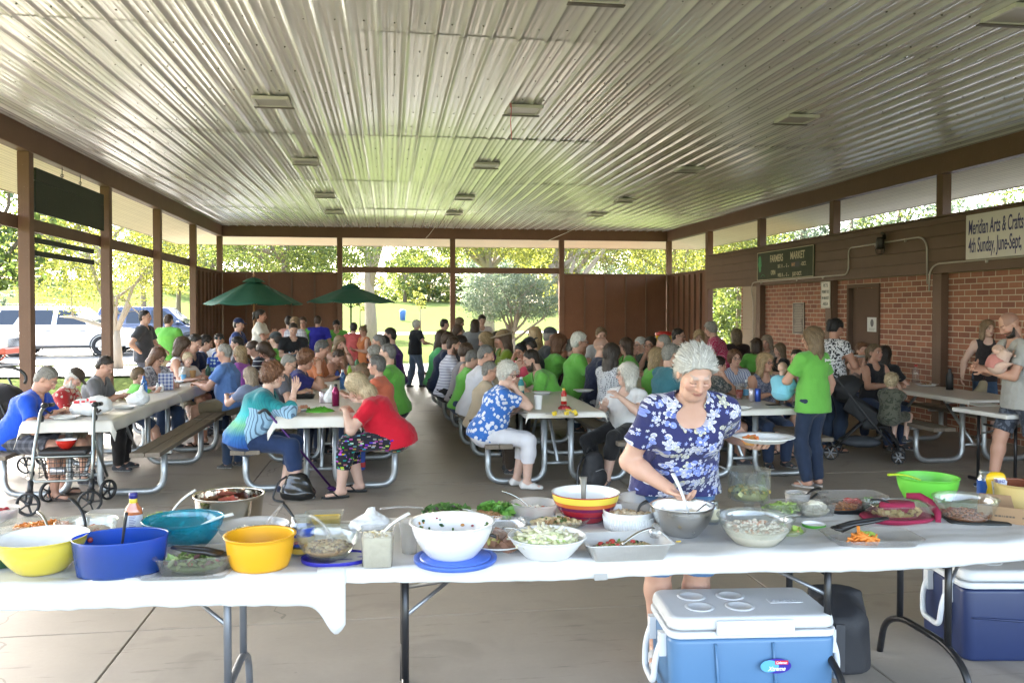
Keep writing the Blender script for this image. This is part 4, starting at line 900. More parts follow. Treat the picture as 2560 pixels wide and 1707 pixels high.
def person(label, px, py, Y, face, pose='sit', top='tee', tc='solid:.5,.5,.5', bot='long', bc='denim:.03,.045,.09', hair='short', hc='brown', tone=0, sex='f', b=1., lean=.16,
           hp=.25, hy=0., arms='tt', seat=.455, shoe='sneaker', sc='solid:.05,.05,.055', glasses=None, hat=None, hatc='solid:.03,.03,.03', beard=None, child=0, kick=0., roll=0., handL=None, handR=None, q=1., legs=None, logo=None, hem=None, neck=None, elbR=None, elbL=None, root=None, sg=None, twist=0., curl=.9, curlR=None, feet=None, fixs=None):
    Hw = aty(px, py, Y); fa = R(face); s = 1.
    cl = math.sqrt(max(.1, 1-(lean/.72)**2))
    if pose == 'sit': s = (Hw[2]-seat)/(.10+.67*cl); s = min(1.12, max(.45, s))
    else: s = Hw[2]/(.93+.655*cl); s = min(1.15, max(.4, s))
    if fixs: s = fixs
    h = min(.019, max(.0085, Y/858*1.05))*q
    hz = Hw[2]; fx, fy = math.sin(fa), math.cos(fa)
    rx, ry = Hw[0]-fx*lean*s, Hw[1]-fy*lean*s
    root_o = tag(empty('person', (rx, ry, 0), -fa), label, 'person', 'people at the pavilion picnic')
    def w2l(p): return A3((p[0]-rx)*fy-(p[1]-ry)*fx, (p[0]-rx)*fx+(p[1]-ry)*fy, p[2])
    hs = .95+.20*child                                     # children have larger heads
    Hc = A3(0, lean*s, hz); P = A3(0, 0, (seat+.10*s) if pose == 'sit' else .93*s)
    X = A3(1, 0, 0); Up = A3(0, 0, 1)
    td = _n(Hc-P); nd = _n(td*.75+Up*.35+A3(0, .12+.35*max(0, hp-.3), 0)); Nk = Hc-nd*.165*s*hs
    u = _n(Nk-P); Xr = rotz(-R(twist))@X; fwd = _n(np.cross(u, Xr)); Xr = np.cross(fwd, u)
    Ln = np.linalg.norm(Nk-P); Wt = P+u*Ln*.36-fwd*.004; Ch = P+u*Ln*.70-fwd*.012*s
    w = s*b; fem = sex == 'f'
    sw = (.158 if fem else .178)*s*(.75+.25*b)
    if child: sw *= .92
    S = {d: Nk+Xr*d*sw-u*.062*s+fwd*.012 for d in (-1, 1)}
    Hj = {d: P+X*d*(.092*s*(.6+.4*b))-Up*.02*s for d in (-1, 1)}
    # limbs
    ua, fo, th, shn = .285*s, .245*s, .425*s, .415*s
    tz = .80
    W = {}; E = {}; HD = {}; PN = {}
    for d, mode, ov, eh in ((-1, arms[0], handL, elbL), (1, arms[1], handR, elbR)):
        out = X*d
        if ov is not None and not isinstance(ov, tuple): tg = np.asarray(ov, float)
        elif mode == 't': tg = A3(d*.13*s, max(.40*s, S[d][1]+.22*s), tz)
        elif mode == 'n': tg = A3(d*.19*s, max(.36*s, S[d][1]+.18*s), tz-.02)
        elif mode == 'e': tg = Hc+A3(d*.03, .15*s, -.10*s)
        elif mode == 'c': tg = Hc+A3(d*.045*s, .06*s, -.135*s)
        elif mode == 'l': tg = A3(d*.09*s, .30*s, P[2]+.10*s)
        elif mode == 'd': tg = S[d]+A3(d*.07*s, .03*s, -.50*s)
        elif mode == 'h': tg = A3(d*.17*s*b, .02, P[2]+.06*s)
        elif mode == 'p': tg = A3(d*.08*s, (.30+.3*max(0, b-1))*s, P[2]+.22*s)
        elif mode == 'b': tg = A3(d*.10*s, (.27+.28*max(0, b-1))*s, P[2]+.33*s)
        elif mode == 'k': tg = A3(d*.10*s, .26*s, P[2]+.03*s)
        else: tg = A3(d*.13*s, .40*s, tz)
        hint = eh if eh is not None else (out*.75-A3(0, .55, .6) if mode not in 'hec' else (out+A3(0, -.6, 0) if mode == 'h' else out*.35+A3(0, .25, -1)))
        if isinstance(ov, tuple) and ov[0] == 'w': tg = w2l(aty(*ov[1:]))
        E[d], W[d] = ik(S[d], tg, ua, fo, hint)
        hd = _n(W[d]-E[d])
        if mode in 'tn' and ov is None: hd = _n(hd*A3(1, 1, .35)-X*d*.25)
        HD[d] = hd
        pn = {'t': -Up, 'n': -Up, 'e': -X*d, 'c': -X*d, 'd': -X*d, 'p': Up, 'b': -X*d}.get(mode, -Up-X*d*.4)
        PN[d] = pn
    Kn = {}; An = {}; TD = {}
    for d in (-1, 1):
        if pose == 'sit':
            an = A3(d*(.10+.02*b)*s, (.40+kick*d*.5)*s, .085*s)
            if legs: an = np.asarray(legs[0 if d < 0 else 1], float)
            k_, an = ik(Hj[d], an, th, shn, A3(d*.12, 1, .75)); Kn[d], An[d] = k_, an; TD[d] = _n(A3(d*.22, 1, 0))
        else:
            an = A3(d*.085*s, (.0+kick*d)*s, .085*s)
            if legs: an = np.asarray(legs[0 if d < 0 else 1], float)
            k_, an = ik(Hj[d], an, th, shn, A3(d*.1, 1, .1)); Kn[d], An[d] = k_, an; TD[d] = _n(A3(d*.25, 1, 0))
        if feet: TD[d] = _n(np.asarray(feet[0 if d < 0 else 1], float))
    Mh = rotz(-R(hy))@rotx(-hp)@roty(R(roll)); hd_ = lambda x, y, z: Hc+Mh@(A3(x, y, z)*s*hs)
    hsz = s*hs
    def torso(v, t=0., low=True, k=.05):
        fw = fwd
        bx_ = .128 if fem else .138
        v.ecap(P-u*.02*s, Wt, Xr, ((.150 if fem else .142)*w+t, .108*w+t), (bx_*w+t, .098*w+t), k=k)
        v.ecap(Wt, Ch, Xr, (bx_*w+t, .098*w+t), ((.142 if fem else .158)*w+t, .108*w+t), k=k)
        v.ecap(Ch, Nk-u*.085*s, Xr, ((.142 if fem else .158)*w+t, .106*w+t), (.115*s+t, .070*s+t), k=k)
        if fem and not child:
            for d in (-1, 1): v.ell(Ch+fw*(.085*w)+Xr*d*.068*w-u*.015*s, (.062*w+t,)*3, k=.05)
        if b > 1.08: v.ell(Wt+fw*(.05*w)-u*.02, (.135*w+t, .105*w+t, .13*s+t), k=.07)
        if b > 1.08 and pose == 'sit': v.ell(P-fw*.03*w+u*.03, (.165*w+t, .13*w+t, .10*s+t), k=.06)
        v.cap(S[-1]-Xr*.01, Nk-u*.03*s-Xr*.03*s, .052*s+t, .05*s+t, k=.05); v.cap(S[1], Nk-u*.03*s+Xr*.03*s, .052*s+t, .05*s+t, k=.05)
    def armv(v, d, t=0., frac=2., k=.025):
        wa = .7+.3*b
        r0, r1, r2 = .049*s*wa+t, .040*s*wa+t, .027*s*wa+t
        if frac <= 1:
            ax_ = _n(E[d]-S[d]); e = S[d]+(E[d]-S[d])*frac; rr = r0+(r1-r0)*frac; v.cap(S[d], e+ax_*.03*s, r0-.004, rr+(.007*s if t > 0 else 0), k=.045)
            if t > 0:
                sl, gg = v._sub(e-.11*s, e+.11*s)
                if sl is not None:
                    dd = sum((gg[i]-e[i])*ax_[i] for i in range(3)); far = sum((gg[i]-e[i]-ax_[i]*.03*s)**2 for i in range(3))
                    v.F[sl] = np.where(far < (rr+.03*s)**2, np.maximum(v.F[sl], dd), v.F[sl])
        else:
            g = S[d]+(E[d]-S[d])*.5; v.cap(S[d], g, r0, r0*.96, k=.05); v.cap(g, E[d], r0*.96, r1, k=k)
            e = E[d]+(W[d]-E[d])*(frac-1); q_ = E[d]+(W[d]-E[d])*min(.3, frac-1); v.cap(E[d], q_, r1, r1*1.03, k=k); v.cap(q_, e, r1*1.03, r1*1.03+(r2-r1*1.03)*((frac-1.3)/.7 if frac > 1.3 else 0), k=k)
    def legv(v, d, t=0., frac=2., k=.03, loose=0.):
        wl = .62+.38*b; r0, r1, r2, r3 = .088*s*wl+t, .060*s*wl+t, .060*s*wl+t+loose, .038*s*wl+t+loose
        if frac <= 1: e = Hj[d]+(Kn[d]-Hj[d])*frac; v.cap(Hj[d], e, r0, r0+(r1-r0)*frac+loose, k=.05)
        else:
            v.cap(Hj[d], Kn[d], r0, r1, k=.05); c = Kn[d]+(An[d]-Kn[d])*.3; back = _n(np.cross(An[d]-Kn[d], X))*.012*s
            e = Kn[d]+(An[d]-Kn[d])*(frac-1); c2 = c if frac > 1.3 else e
            v.cap(Kn[d], c2-back*0, r1, r2, k=k)
            if frac > 1.3: v.cap(c, e, r2, r2+(r3-r2)*((frac-1.3)/.7), k=k)
    pts = np.stack([Hc, P, Nk]+[x[d] for x in (S, E, W, Hj, Kn, An) for d in (-1, 1)]); lo, hi = pts.min(0)-.24*s*max(1, b), pts.max(0)+.24*s*max(1, b)
    lo[2] = max(lo[2], -.01)
    # ---- body
    neckcut = Nk+nd*.035*s
    v = Vol(lo, hi, h); torso(v, -.006)
    for d in (-1, 1):
        armv(v, d); legv(v, d)
        v.ecap(An[d]-Up*.03*s-TD[d]*.03*s, An[d]-Up*.055*s+TD[d]*.13*s, np.cross(TD[d], Up), (.032*s, .03*s), (.036*s, .016*s), k=.03)
    v.cap(Nk-u*.06*s, Hc, (.053 if fem else .060)*s, .05*s, k=.03)
    v.cut(neckcut, nd)
    parts = [v.mesh()]
    hh = max(.0042, h*.52)
    v = Vol(Hc-.19*hsz, Hc+.19*hsz, hh); k = .02*hsz
    v.cap(Nk-nd*.01, Hc-nd*.02+Mh@A3(0, -.02, -.05)*s, (.052 if fem else .058)*s, .05*s, k=.02)
    v.ell(hd_(0, -.012, .032), (.075*hsz, .094*hsz, .088*hsz), Mh, k=k)
    v.ell(hd_(0, .028, -.030), (.060*hsz, .066*hsz, .082*hsz), Mh, k=.03*hsz)
    v.ell(hd_(0, .058, -.088), (.032*hsz, .030*hsz, .026*hsz), Mh, k=.03*hsz)
    for d in (-1, 1):
        v.ell(hd_(d*.040, .062, -.022), (.024*hsz, .022*hsz, .026*hsz), Mh, k=.02*hsz)
        v.ell(hd_(d*.032, .098, .012), (.019*hsz, .016*hsz, .011*hsz), Mh, k=.012*hsz, op='s')
        v.ell(hd_(d*.032, .077, .010), (.0135*hsz,)*3, Mh, k=.004*hsz)
        v.ell(hd_(d*.077, -.008, -.008), (.009*hsz, .020*hsz, .031*hsz), Mh, k=.008*hsz)
    v.cap(hd_(-.034, .084, .030), hd_(.034, .084, .030), .009*hsz, k=.012*hsz)
    v.cap(hd_(0, .090, .020), hd_(0, .109, -.022), .008*hsz, .0125*hsz, k=.012*hsz); 
    for d in (-1, 1): v.ell(hd_(d*.013, .096, -.028), (.009*hsz, .010*hsz, .008*hsz), Mh, k=.006*hsz)
    v.ell(hd_(0, .086, -.052), (.021*hsz, .013*hsz, .007*hsz), Mh, k=.006*hsz); v.ell(hd_(0, .085, -.064), (.018*hsz, .012*hsz, .008*hsz), Mh, k=.006*hsz)
    if Y < 5:                                            # an old face: folds beside the mouth, bags under the eyes, jowls
        for d in (-1, 1):
            v.ell(hd_(d*.034, .046, -.082), (.024*hsz, .026*hsz, .024*hsz), Mh, k=.02*hsz); v.ell(hd_(d*.031, .088, -.007), (.015*hsz, .008*hsz, .005*hsz), Mh, k=.006*hsz)
            v.cap(hd_(d*.019, .103, -.030), hd_(d*.034, .088, -.066), .0035*hsz, .0045*hsz, k=.006*hsz, op='s'); v.cap(hd_(d*.026, .090, -.066), hd_(d*.032, .082, -.084), .003*hsz, k=.005*hsz, op='s')
            v.cap(hd_(d*.005, .099, .030), hd_(d*.006, .097, .048), .0022*hsz, k=.004*hsz, op='s')
        for zz in (.052, .062): v.cap(hd_(-.04, .082, zz), hd_(.04, .082, zz), .0022*hsz, k=.004*hsz, op='s')
        v.ell(hd_(0, .030, -.108), (.046*hsz, .046*hsz, .026*hsz), Mh, k=.03*hsz)
    if hp > .8: v.cap(hd_(-.025, .1, -.0575), hd_(.025, .1, -.0575), .003*hsz, k=.003, op='s')
    v.cut(Nk+nd*.022*s, -nd)
    parts.append(v.mesh()); nhead = len(parts[0][0]); nh2 = len(parts[1][0])
    # ---- hands with five fingers
    for d in (-1, 1):
        hd2, pn = HD[d], PN[d]; pn = _n(pn-hd2*(pn@hd2)); ac = np.cross(hd2, pn)
        if ac@(X*d) > 0: ac = -ac                     # thumb side
        if arms[0 if d < 0 else 1] in 'pb': ac = -np.cross(hd2, pn)*(1 if (np.cross(hd2, pn)@(X*d)) < 0 else -1)
        hs_ = s*(1.06 if not fem else .97); fr = max(.0084*hs_, .62*hh); o = W[d]
        cu_ = curlR if (d == 1 and curlR is not None) else curl
        v = Vol(o-.22*s, o+.22*s, hh)
        v.cap(o-_n(W[d]-E[d])*.05*s, o, .028*s*(.7+.3*b), .025*s, k=.012)
        v.ecap(o+hd2*.012*s, o+hd2*.075*hs_, ac, (.027*hs_, .015*hs_), (.036*hs_, .013*hs_), k=.016)
        for i, (ox, ln) in enumerate(((.030, .062), (.010, .072), (-.010, .068), (-.029, .052))):
            a = o+hd2*(.082-.006*abs(i-1))*hs_+ac*ox*hs_; dr = hd2; ang = .28*cu_+.04*i
            for sg_, lf in ((0, .45), (1, .32), (2, .25)):
                dr = _n(dr*math.cos(ang)+pn*math.sin(ang)); e = a+dr*ln*lf*1.15*hs_; v.cap(a, e, fr*(1.02-.08*sg_), fr*(.96-.08*sg_), k=.003); a = e; ang = .62*cu_
        a = o+hd2*.018*hs_+ac*.022*hs_; e = o+hd2*.055*hs_+ac*.052*hs_+pn*.016*hs_; v.cap(a, e, fr*1.35, fr*1.12, k=.01); e2 = e+_n(hd2+ac*.25+pn*.4)*.033*hs_; v.cap(e, e2, fr*1.1, fr*.9, k=.003)
        parts.append(v.mesh())
    V, Q = join(parts)
    Cc = np.tile(np.array([*TONES[tone], 1.]), (len(V), 1)); rg = np.random.RandomState(int(px*7+py)); Cc[:, :3] *= rg.uniform(.92, 1.06)
    hl = (V[nhead:nhead+nh2]-Hc)@Mh/hsz; C2 = Cc[nhead:nhead+nh2]
    def paint(mask, c, f): C2[mask, :3] = C2[mask, :3]*(1-f)+np.array(c)*f
    x_, y_, z_ = hl[:, 0], hl[:, 1], hl[:, 2]; fr_ = y_ > .05
    paint(fr_ & (np.abs(x_) > .03) & (z_ < .0) & (z_ > -.05), (.5, .17, .13), .22)
    paint((y_ > .098) & (z_ < 0), (.5, .18, .13), .22)
    paint(fr_ & (np.abs(z_+.058) < .009) & (np.abs(x_) < .022), (.38, .10, .09), .6)
    hb_ = HAIRC.get(hc if hair != 'bald' else 'brown', (.1, .06, .04))
    if Y < 5: paint(fr_ & (np.abs(z_+.057+x_**2*7) < .0026) & (np.abs(x_) < .027), (.16, .06, .05), .75)
    paint(fr_ & (np.abs(z_-.036) < .0055) & (np.abs(x_) > .014) & (np.abs(x_) < .048), tuple(.6*x for x in hb_), .6)
    ez = np.abs(z_-.010+.0)
    if hp < .55:
        paint(fr_ & (np.abs(np.abs(x_)-.032) < .0135) & (ez < .0062), (.55, .50, .46), .85)
        paint(fr_ & (np.abs(np.abs(x_)-.031) < .006) & (ez < .0065), (.02, .015, .012), 1.)
        paint(fr_ & (np.abs(np.abs(x_)-.032) < .016) & (np.abs(z_-.0185) < .0028), (.05, .03, .02), .7)
    else:
        paint(fr_ & (np.abs(np.abs(x_)-.032) < .016) & (np.abs(z_-.0035) < .0026), (.10, .05, .04), .75)
    if beard: paint(fr_ & (z_ < -.035) & ~((np.abs(z_+.058) < .007) & (np.abs(x_) < .02)) & (z_ < -.04), HAIRC[beard], .8); paint((y_ > .0) & (y_ <= .05) & (z_ < -.05), HAIRC[beard], .75)
    if hair == 'bald' or hair == 'buzz': paint((z_ > .02) & (y_ < .06-.5*np.maximum(0, z_-.05)), HAIRC[hc], .42)
    Cc[nhead:nhead+nh2] = C2
    link_mesh('body', V, Q, SKIN, root_o, smooth=True, attrs={'Col': Cc})
    seed = int(px*3+py*5) % 9999
    # ---- upper garment
    t = max(.012, 1.0*h)*(1.25 if top in ('tee', 'shirt') and b < 1.2 else 1)
    slv = {'tee': .64, 'cap': .40, 'long': 1.9, 'tank': 0, 'shirt': .72, 'three': 1.35, 'none': 0}[top]
    v = Vol(lo, hi, h*.95); torso(v, t, k=.06)
    if pose == 'sit':
        v.ecap(P-u*.05*s-A3(0, .026, 0), P+u*.1*s, Xr, (.180*w+t, .140*w+t), (.155*w+t, .118*w+t), k=.05)
    else: v.ecap(P-Up*.10*s, P+Up*.1*s, Xr, (.198*w+t, .148*w+t), (.160*w+t, .130*w+t), k=.06)
    if slv:
        for d in (-1, 1):
            armv(v, d, t+(.004 if slv < 1 else .002), slv, k=.03)
    hz_ = hem if hem is not None else (-.085 if pose == 'sit' else -.10)
    v.cut(P+Up*hz_*s, -Up-A3(0, .25 if pose == 'sit' else 0, 0))
    nk_ = neck or {'tank': 'scoop', 'cap': 'round'}.get(top, 'round')
    if nk_ == 'round': v.cap(Nk+nd*.10*s, Nk-u*.045*s+fwd*.035*s, .075*s, .064*s, k=.01, op='s')
    elif nk_ == 'vee': v.cap(Nk+nd*.12*s, Nk+nd*.01, .08*s, .066*s, k=.01, op='s'); v.cap(Nk+fwd*.06*s, Ch+fwd*.15*w+u*.055*s, .06*s, .012*s, k=.01, op='s')
    elif nk_ == 'scoop': v.cap(Nk+nd*.12*s, Nk+nd*.01, .08*s, .068*s, k=.01, op='s'); v.ell(Nk+fwd*.12*s-u*.012*s, (.078*s, .115*s, .066*s), k=.015, op='s')
    elif nk_ == 'collar': v.cap(Nk+nd*.14*s, Nk-u*.01*s+fwd*.05*s, .060*s, .052*s, k=.006, op='s')
    if top == 'tank':
        for d in (-1, 1): v.ell(S[d]+Xr*d*.055*s-u*.045*s, (.085*s, .16*s, .125*s), np.stack([Xr, fwd, u], 1), k=.01, op='s')
    if nk_ == 'collar':
        for d in (-1, 1): v.cap(Nk+Xr*d*.055*s+u*.012*s-fwd*.03*s, Nk+Xr*d*.035*s-u*.035*s+fwd*.085*s, .017*s, .014*s, k=.008)
    V, Q = v.mesh(); V = folds(folds(V, Q, .006*s, 13, seed+9, (1.2, 1, .8)), Q, .0045*s, 30, seed, (1, 1, 1.3))
    gname = {'tank': 'tank_top', 'long': 'long_sleeved_shirt', 'shirt': 'shirt'}.get(top, 'shirt')
    g = link_mesh(gname, V, Q, cloth(tc), root_o, smooth=True)
    # ---- lower garment
    fr_b = {'long': 1.93, 'shorts': .86, 'bermuda': 1.04, 'capri': 1.55, 'skirt': .9}[bot]
    tb = max(.010, .9*h); v = Vol(lo, hi, h)
    v.ecap(P-u*.03*s, P+u*.12*s, Xr, ((.155 if fem else .147)*w+tb, .112*w+tb), (.138*w+tb, .102*w+tb), k=.05)
    if pose == 'sit': v.ell(P-A3(0, .03, .005)*w, (.165*w+tb, .12*w+tb, .095*s+tb), k=.06)
    else: v.ell(P-A3(0, .014, .035)*s, (.156*w+tb, .106*w+tb, .11*s), k=.06)
    for d in (-1, 1): legv(v, d, tb, fr_b, loose=.012 if fr_b < 1.2 or bot == 'long' else .004)
    if fr_b < 1.9:
        for d in (-1, 1):
            ax_ = (Kn[d]-Hj[d]) if fr_b <= 1 else (An[d]-Kn[d])
            e = Hj[d]+(Kn[d]-Hj[d])*fr_b if fr_b <= 1 else Kn[d]+(An[d]-Kn[d])*(fr_b-1)
            sl_ = v._sub(e-.13*s, e+.13*s)
            if sl_[0] is not None:
                sl, gg = sl_; dd = sum((gg[i]-e[i])*_n(ax_)[i] for i in range(3)); far = sum((gg[i]-e[i])**2 for i in range(3))
                v.F[sl] = np.where(far < (.125*s)**2, np.maximum(v.F[sl], dd), v.F[sl])
    if bot == 'long':
        v.cut(A3(0, 0, .045*s), -Up)
    V, Q = v.mesh(); V = folds(V, Q, .004*s, 28, seed+1, (1, 1, .8))
    link_mesh('shorts' if fr_b < 1.2 else 'trousers', V, Q, cloth(bc), root_o, smooth=True)
    # ---- shoes
    for d in (-1, 1):
        f = TD[d]; rt = np.cross(f, Up); a = An[d]; fl = max(0., a[2]-.085*s); hv = max(.006, h*.7)
        base = a-Up*.085*s
        if shoe in ('sandal', 'flip'):
            m = MB(); n_ = 14; ring = []
            for kx in range(n_):
                an_ = 2*math.pi*kx/n_; yy = .048+.128*math.cos(an_); xx = (.036+.006*math.cos(an_))*math.sin(an_); ring.append(base+f*yy*s+rt*xx*s)
            m.add([p+Up*.003 for p in ring]+[p+Up*.020 for p in ring], [tuple(reversed(range(n_))), tuple(range(n_, 2*n_))]+[(i, (i+1) % n_, n_+(i+1) % n_, n_+i) for i in range(n_)])
            o1, o2, o3 = base+f*.12*s+Up*.058*s, base+f*.03*s+rt*.038*s+Up*.02, base+f*.03*s-rt*.038*s+Up*.02
            m.tube([o2, (o1+o2)/2+Up*.022+rt*.008, o1, (o1+o3)/2+Up*.022-rt*.008, o3], .008*s, 6)
            if shoe == 'sandal': m.tube([o2, base-f*.055*s+Up*.055*s, o3], .007*s, 6); m.tube([base+f*.0*s+rt*.04*s+Up*.03, base+f*.03*s+Up*.095*s, base+f*.0*s-rt*.04*s+Up*.03], .008*s, 6)
            m.build('sandal', cloth(sc), root_o)
        else:
            v = Vol(base-.22*s, base+.26*s, hv); lowc = shoe in ('flat', 'moc')
            v.ecap(base-f*.045*s+Up*.035*s, base+f*.06*s+Up*.034*s, rt, (.035*s, .034*s), (.041*s, .034*s), k=.03)
            v.ecap(base+f*.06*s+Up*.03*s, base+f*.145*s+Up*.022*s, rt, (.042*s, .030*s), (.032*s, .022*s), k=.03)
            v.cap(base-f*.03*s+Up*.05*s, base-f*.015*s+Up*(.062 if lowc else .095)*s, .038*s, .037*s, k=.02)
            if lowc: v.ell(base+f*.03*s+Up*.085*s, (.028*s, .07*s, .03*s), np.stack([rt, f, Up], 1), k=.006, op='s')
            v.cut(base+Up*.002, -Up); V, Q = v.mesh()
            mm = [cloth(sc), plain('shoe_sole', (.42, .41, .40), .7)]; zc = V[Q].mean(1)[:, 2]-base[2]
            link_mesh('shoe', V, Q, None, root_o, smooth=True, mats=mm, midx=(zc < .017*s).astype(np.int32))
    # ---- hair
    if hair not in ('bald', 'none', 'buzz'):
        lo_h, hi_h = Hc-.30*hsz, Hc+.22*hsz
        if hair in ('long', 'pony', 'longer'): lo_h = lo_h-A3(.05, .05, .34*s)
        hv = max(.006, h*.62); v = Vol(lo_h, hi_h, hv); th_ = {'short': .012, 'crop': .006, 'buzz': .004, 'curly': .026, 'puff': .022, 'set': .017, 'bob': .022, 'long': .018, 'longer': .018, 'pony': .012, 'bun': .012, 'child': .012}[hair]
        v.ell(hd_(0, -.016, .036), ((.078+th_)*hsz, (.096+th_)*hsz, (.089+th_)*hsz), Mh, k=0)
        v.ell(hd_(0, -.045, -.015), ((.070+th_*.8)*hsz, (.055+th_)*hsz, (.075+th_*.5)*hsz), Mh, k=.03*hsz)
        if hair in ('bob', 'long', 'longer'):
            for d in (-1, 1): v.ecap(hd_(d*.070, -.01, .01), hd_(d*.074, -.005, -.115 if hair == 'bob' else -.14), Mh[:, 1], (.05*hsz, .026*hsz), (.045*hsz, .024*hsz), k=.03*hsz)
            v.ecap(hd_(0, -.055, .0), hd_(0, -.058, -.12), Mh[:, 0], (.085*hsz, .05*hsz), (.085*hsz, .045*hsz), k=.03*hsz)
        if hair in ('long', 'longer'):
            e_ = hd_(0, -.06, -.11); dn = _n(Mh@A3(0, -.2, -1)*.35+A3(0, -.14, -1)*.65); L_ = (.17 if hair == 'long' else .27)*s
            v.ecap(e_, e_+dn*L_, Mh[:, 0], (.092*hsz, .045*hsz), (.07*hsz, .022*hsz), k=.03*hsz)
            for d in (-1, 1): v.cap(hd_(d*.075, -.01, -.10), hd_(d*.08, -.01, -.10)+dn*L_*.75, .036*hsz, .014*hsz, k=.025*hsz)
        if hair == 'pony': v.cap(hd_(0, -.105, .06), hd_(0, -.145, .03), .025*hsz, .03*hsz, k=.02); v.cap(hd_(0, -.145, .03), hd_(0, -.14, -.06)+A3(0, -.03, -.14)*s, .032*hsz, .014*hsz, k=.02)
        if hair == 'bun': v.ell(hd_(0, -.115, .075), (.045*hsz, .04*hsz, .045*hsz), Mh, k=.015)
        # leave the face, ears and neck clear
        if hair in ('short', 'crop', 'bun', 'pony', 'child', 'set'):
            v.ell(hd_(0, .100, -.035), (.100*hsz, .105*hsz, .118*hsz), Mh, k=(.03 if hair == 'crop' else .016)*hsz, op='s')
            for d in (-1, 1): v.ell(hd_(d*.098, .015, -.045), (.05*hsz, .052*hsz, .070*hsz), Mh, k=(.025 if hair == 'crop' else .012)*hsz, op='s')
            v.cut(hd_(0, 0, -.075), Mh@A3(0, .35, -1), .03)
        else:
            v.ell(hd_(0, .108, -.045), (.064*hsz, .10*hsz, .120*hsz), Mh, k=.012*hsz, op='s')
            if hair in ('curly', 'puff'): v.cut(hd_(0, 0, -.085), Mh@A3(0, .3, -1), .02); v.ell(hd_(0, .125, -.045), (.080*hsz, .105*hsz, .125*hsz), Mh, k=.02*hsz, op='s')
        V, Q = v.mesh()
        if hair in ('curly', 'puff'): V = folds(V, Q, .009*hsz, 55, seed+2); V = folds(V, Q, .006*hsz, 110, seed+7)
        else: V = folds((V-Hc)@Mh, Q, .0055*hsz, 95, seed+2, (1, .8, .12))@Mh.T+Hc
        st = rgs = np.random.RandomState(seed+4); nn_ = vnormals(V, Q); k_ = 2 if hat else int({True: 1500, False: 420}[Y < 9.5]*(1.5 if hair in ('long', 'longer', 'bob') else 1)*(1.6 if Y < 5 else 1))
        ii = rgs.randint(len(V), size=k_); vv, nv = V[ii], nn_[ii]; lc = (vv-Hc)@Mh/hsz
        curl_ = hair in ('curly', 'puff'); g = -Mh[:, 2]*.5-Up*.5+(vv-Hc)/hsz*np.array([2.5, 2.5, 0])+rgs.randn(k_, 3)*(.9 if curl_ else .22); g -= Mh[:, 1]*(2.2 if hair == 'set' else .8)*(lc[:, 2] > (.0 if hair == 'set' else .06))[:, None]
        tt = g-nv*(g*nv).sum(1)[:, None]; tt /= np.maximum(1e-6, np.linalg.norm(tt, axis=1))[:, None]; LL = ({'crop': .022, 'short': .042, 'child': .045, 'curly': .04, 'puff': .045, 'set': .055, 'bun': .04, 'pony': .05}.get(hair, .085)*hsz*rgs.uniform(.6, 1.3, k_))[:, None]
        bb_ = np.cross(nv, tt)*(max(.0016, h*.22)*rgs.uniform(.6, 1.3, k_))[:, None]; p0, p1, p2 = vv-nv*.003, vv+tt*LL*.5+nv*.004*hsz-nv*LL**2*.7, vv+tt*LL-nv*LL**2*3+nv*((.002+.010*rgs.uniform(-.6, 1, k_)[:, None])*(.4 if hair == 'set' else 1)*hsz)
        el = (p2-Hc)@Mh/hsz; ok = ~((el[:, 1] > .035) & (el[:, 2] < .062) & (np.abs(el[:, 0]) < .068)) & (lc[:, 2] > -.30)
        if hair in ('crop', 'short', 'child', 'bun', 'pony', 'set'): ok &= ~((el[:, 2] < -.01) & (el[:, 1] > -.035)) & (el[:, 2] > -.10)
        sv = np.stack([p0-bb_, p0+bb_, p1-bb_*.9, p1+bb_*.9, p2-bb_*.25, p2+bb_*.25], 1)[ok].reshape(-1, 3); o_ = len(V)+6*np.arange(ok.sum())[:, None]
        Q = np.concatenate([Q, o_+np.array([[0, 1, 3, 2]]), o_+np.array([[2, 3, 5, 4]])]); V = np.concatenate([V, sv])
        link_mesh('hair', V, Q, hair_mat(hc), root_o, smooth=True)
    if beard and beard != 'stubble':
        v = Vol(Hc-.2*hsz, Hc+.15*hsz, max(.006, h*.6)); v.ell(hd_(0, .050, -.090), (.052*hsz, .046*hsz, .045*hsz), Mh, k=0)
        for d in (-1, 1): v.cap(hd_(d*.066, .01, -.03), hd_(d*.045, .045, -.085), .012*hsz, .02*hsz, k=.02)
        v.ell(hd_(0, .09, -.057), (.022*hsz, .03*hsz, .011*hsz), Mh, k=.008, op='s')
        V, Q = v.mesh(); V = folds(V, Q, .004*hsz, 120, seed+3); link_mesh('beard', V, Q, hair_mat(beard), root_o, smooth=True)
    if hat:
        v = Vol(Hc-.2*hsz-.1, Hc+.26*hsz+.1, max(.006, h*.6))
        v.ell(hd_(0, -.012, .052), (.090*hsz, .108*hsz, .092*hsz), Mh, k=0); v.cut(hd_(0, 0, .050), Mh@A3(0, .18, -1))
        if hat == 'cap': v.ecap(hd_(0, .06, .058), hd_(0, .150, .046), Mh[:, 0], (.075*hsz, .008*hsz), (.055*hsz, .007*hsz), k=.012)
        elif hat == 'back': v.ecap(hd_(0, -.09, .045), hd_(0, -.165, .03), Mh[:, 0], (.075*hsz, .008*hsz), (.055*hsz, .007*hsz), k=.012)
        else: v.ell(hd_(0, 0, .056), (.165*hsz, .185*hsz, .012*hsz), Mh, k=.02)
        V, Q = v.mesh(); link_mesh('cap' if hat != 'brim' else 'hat', V, Q, cloth(hatc), root_o, smooth=True)
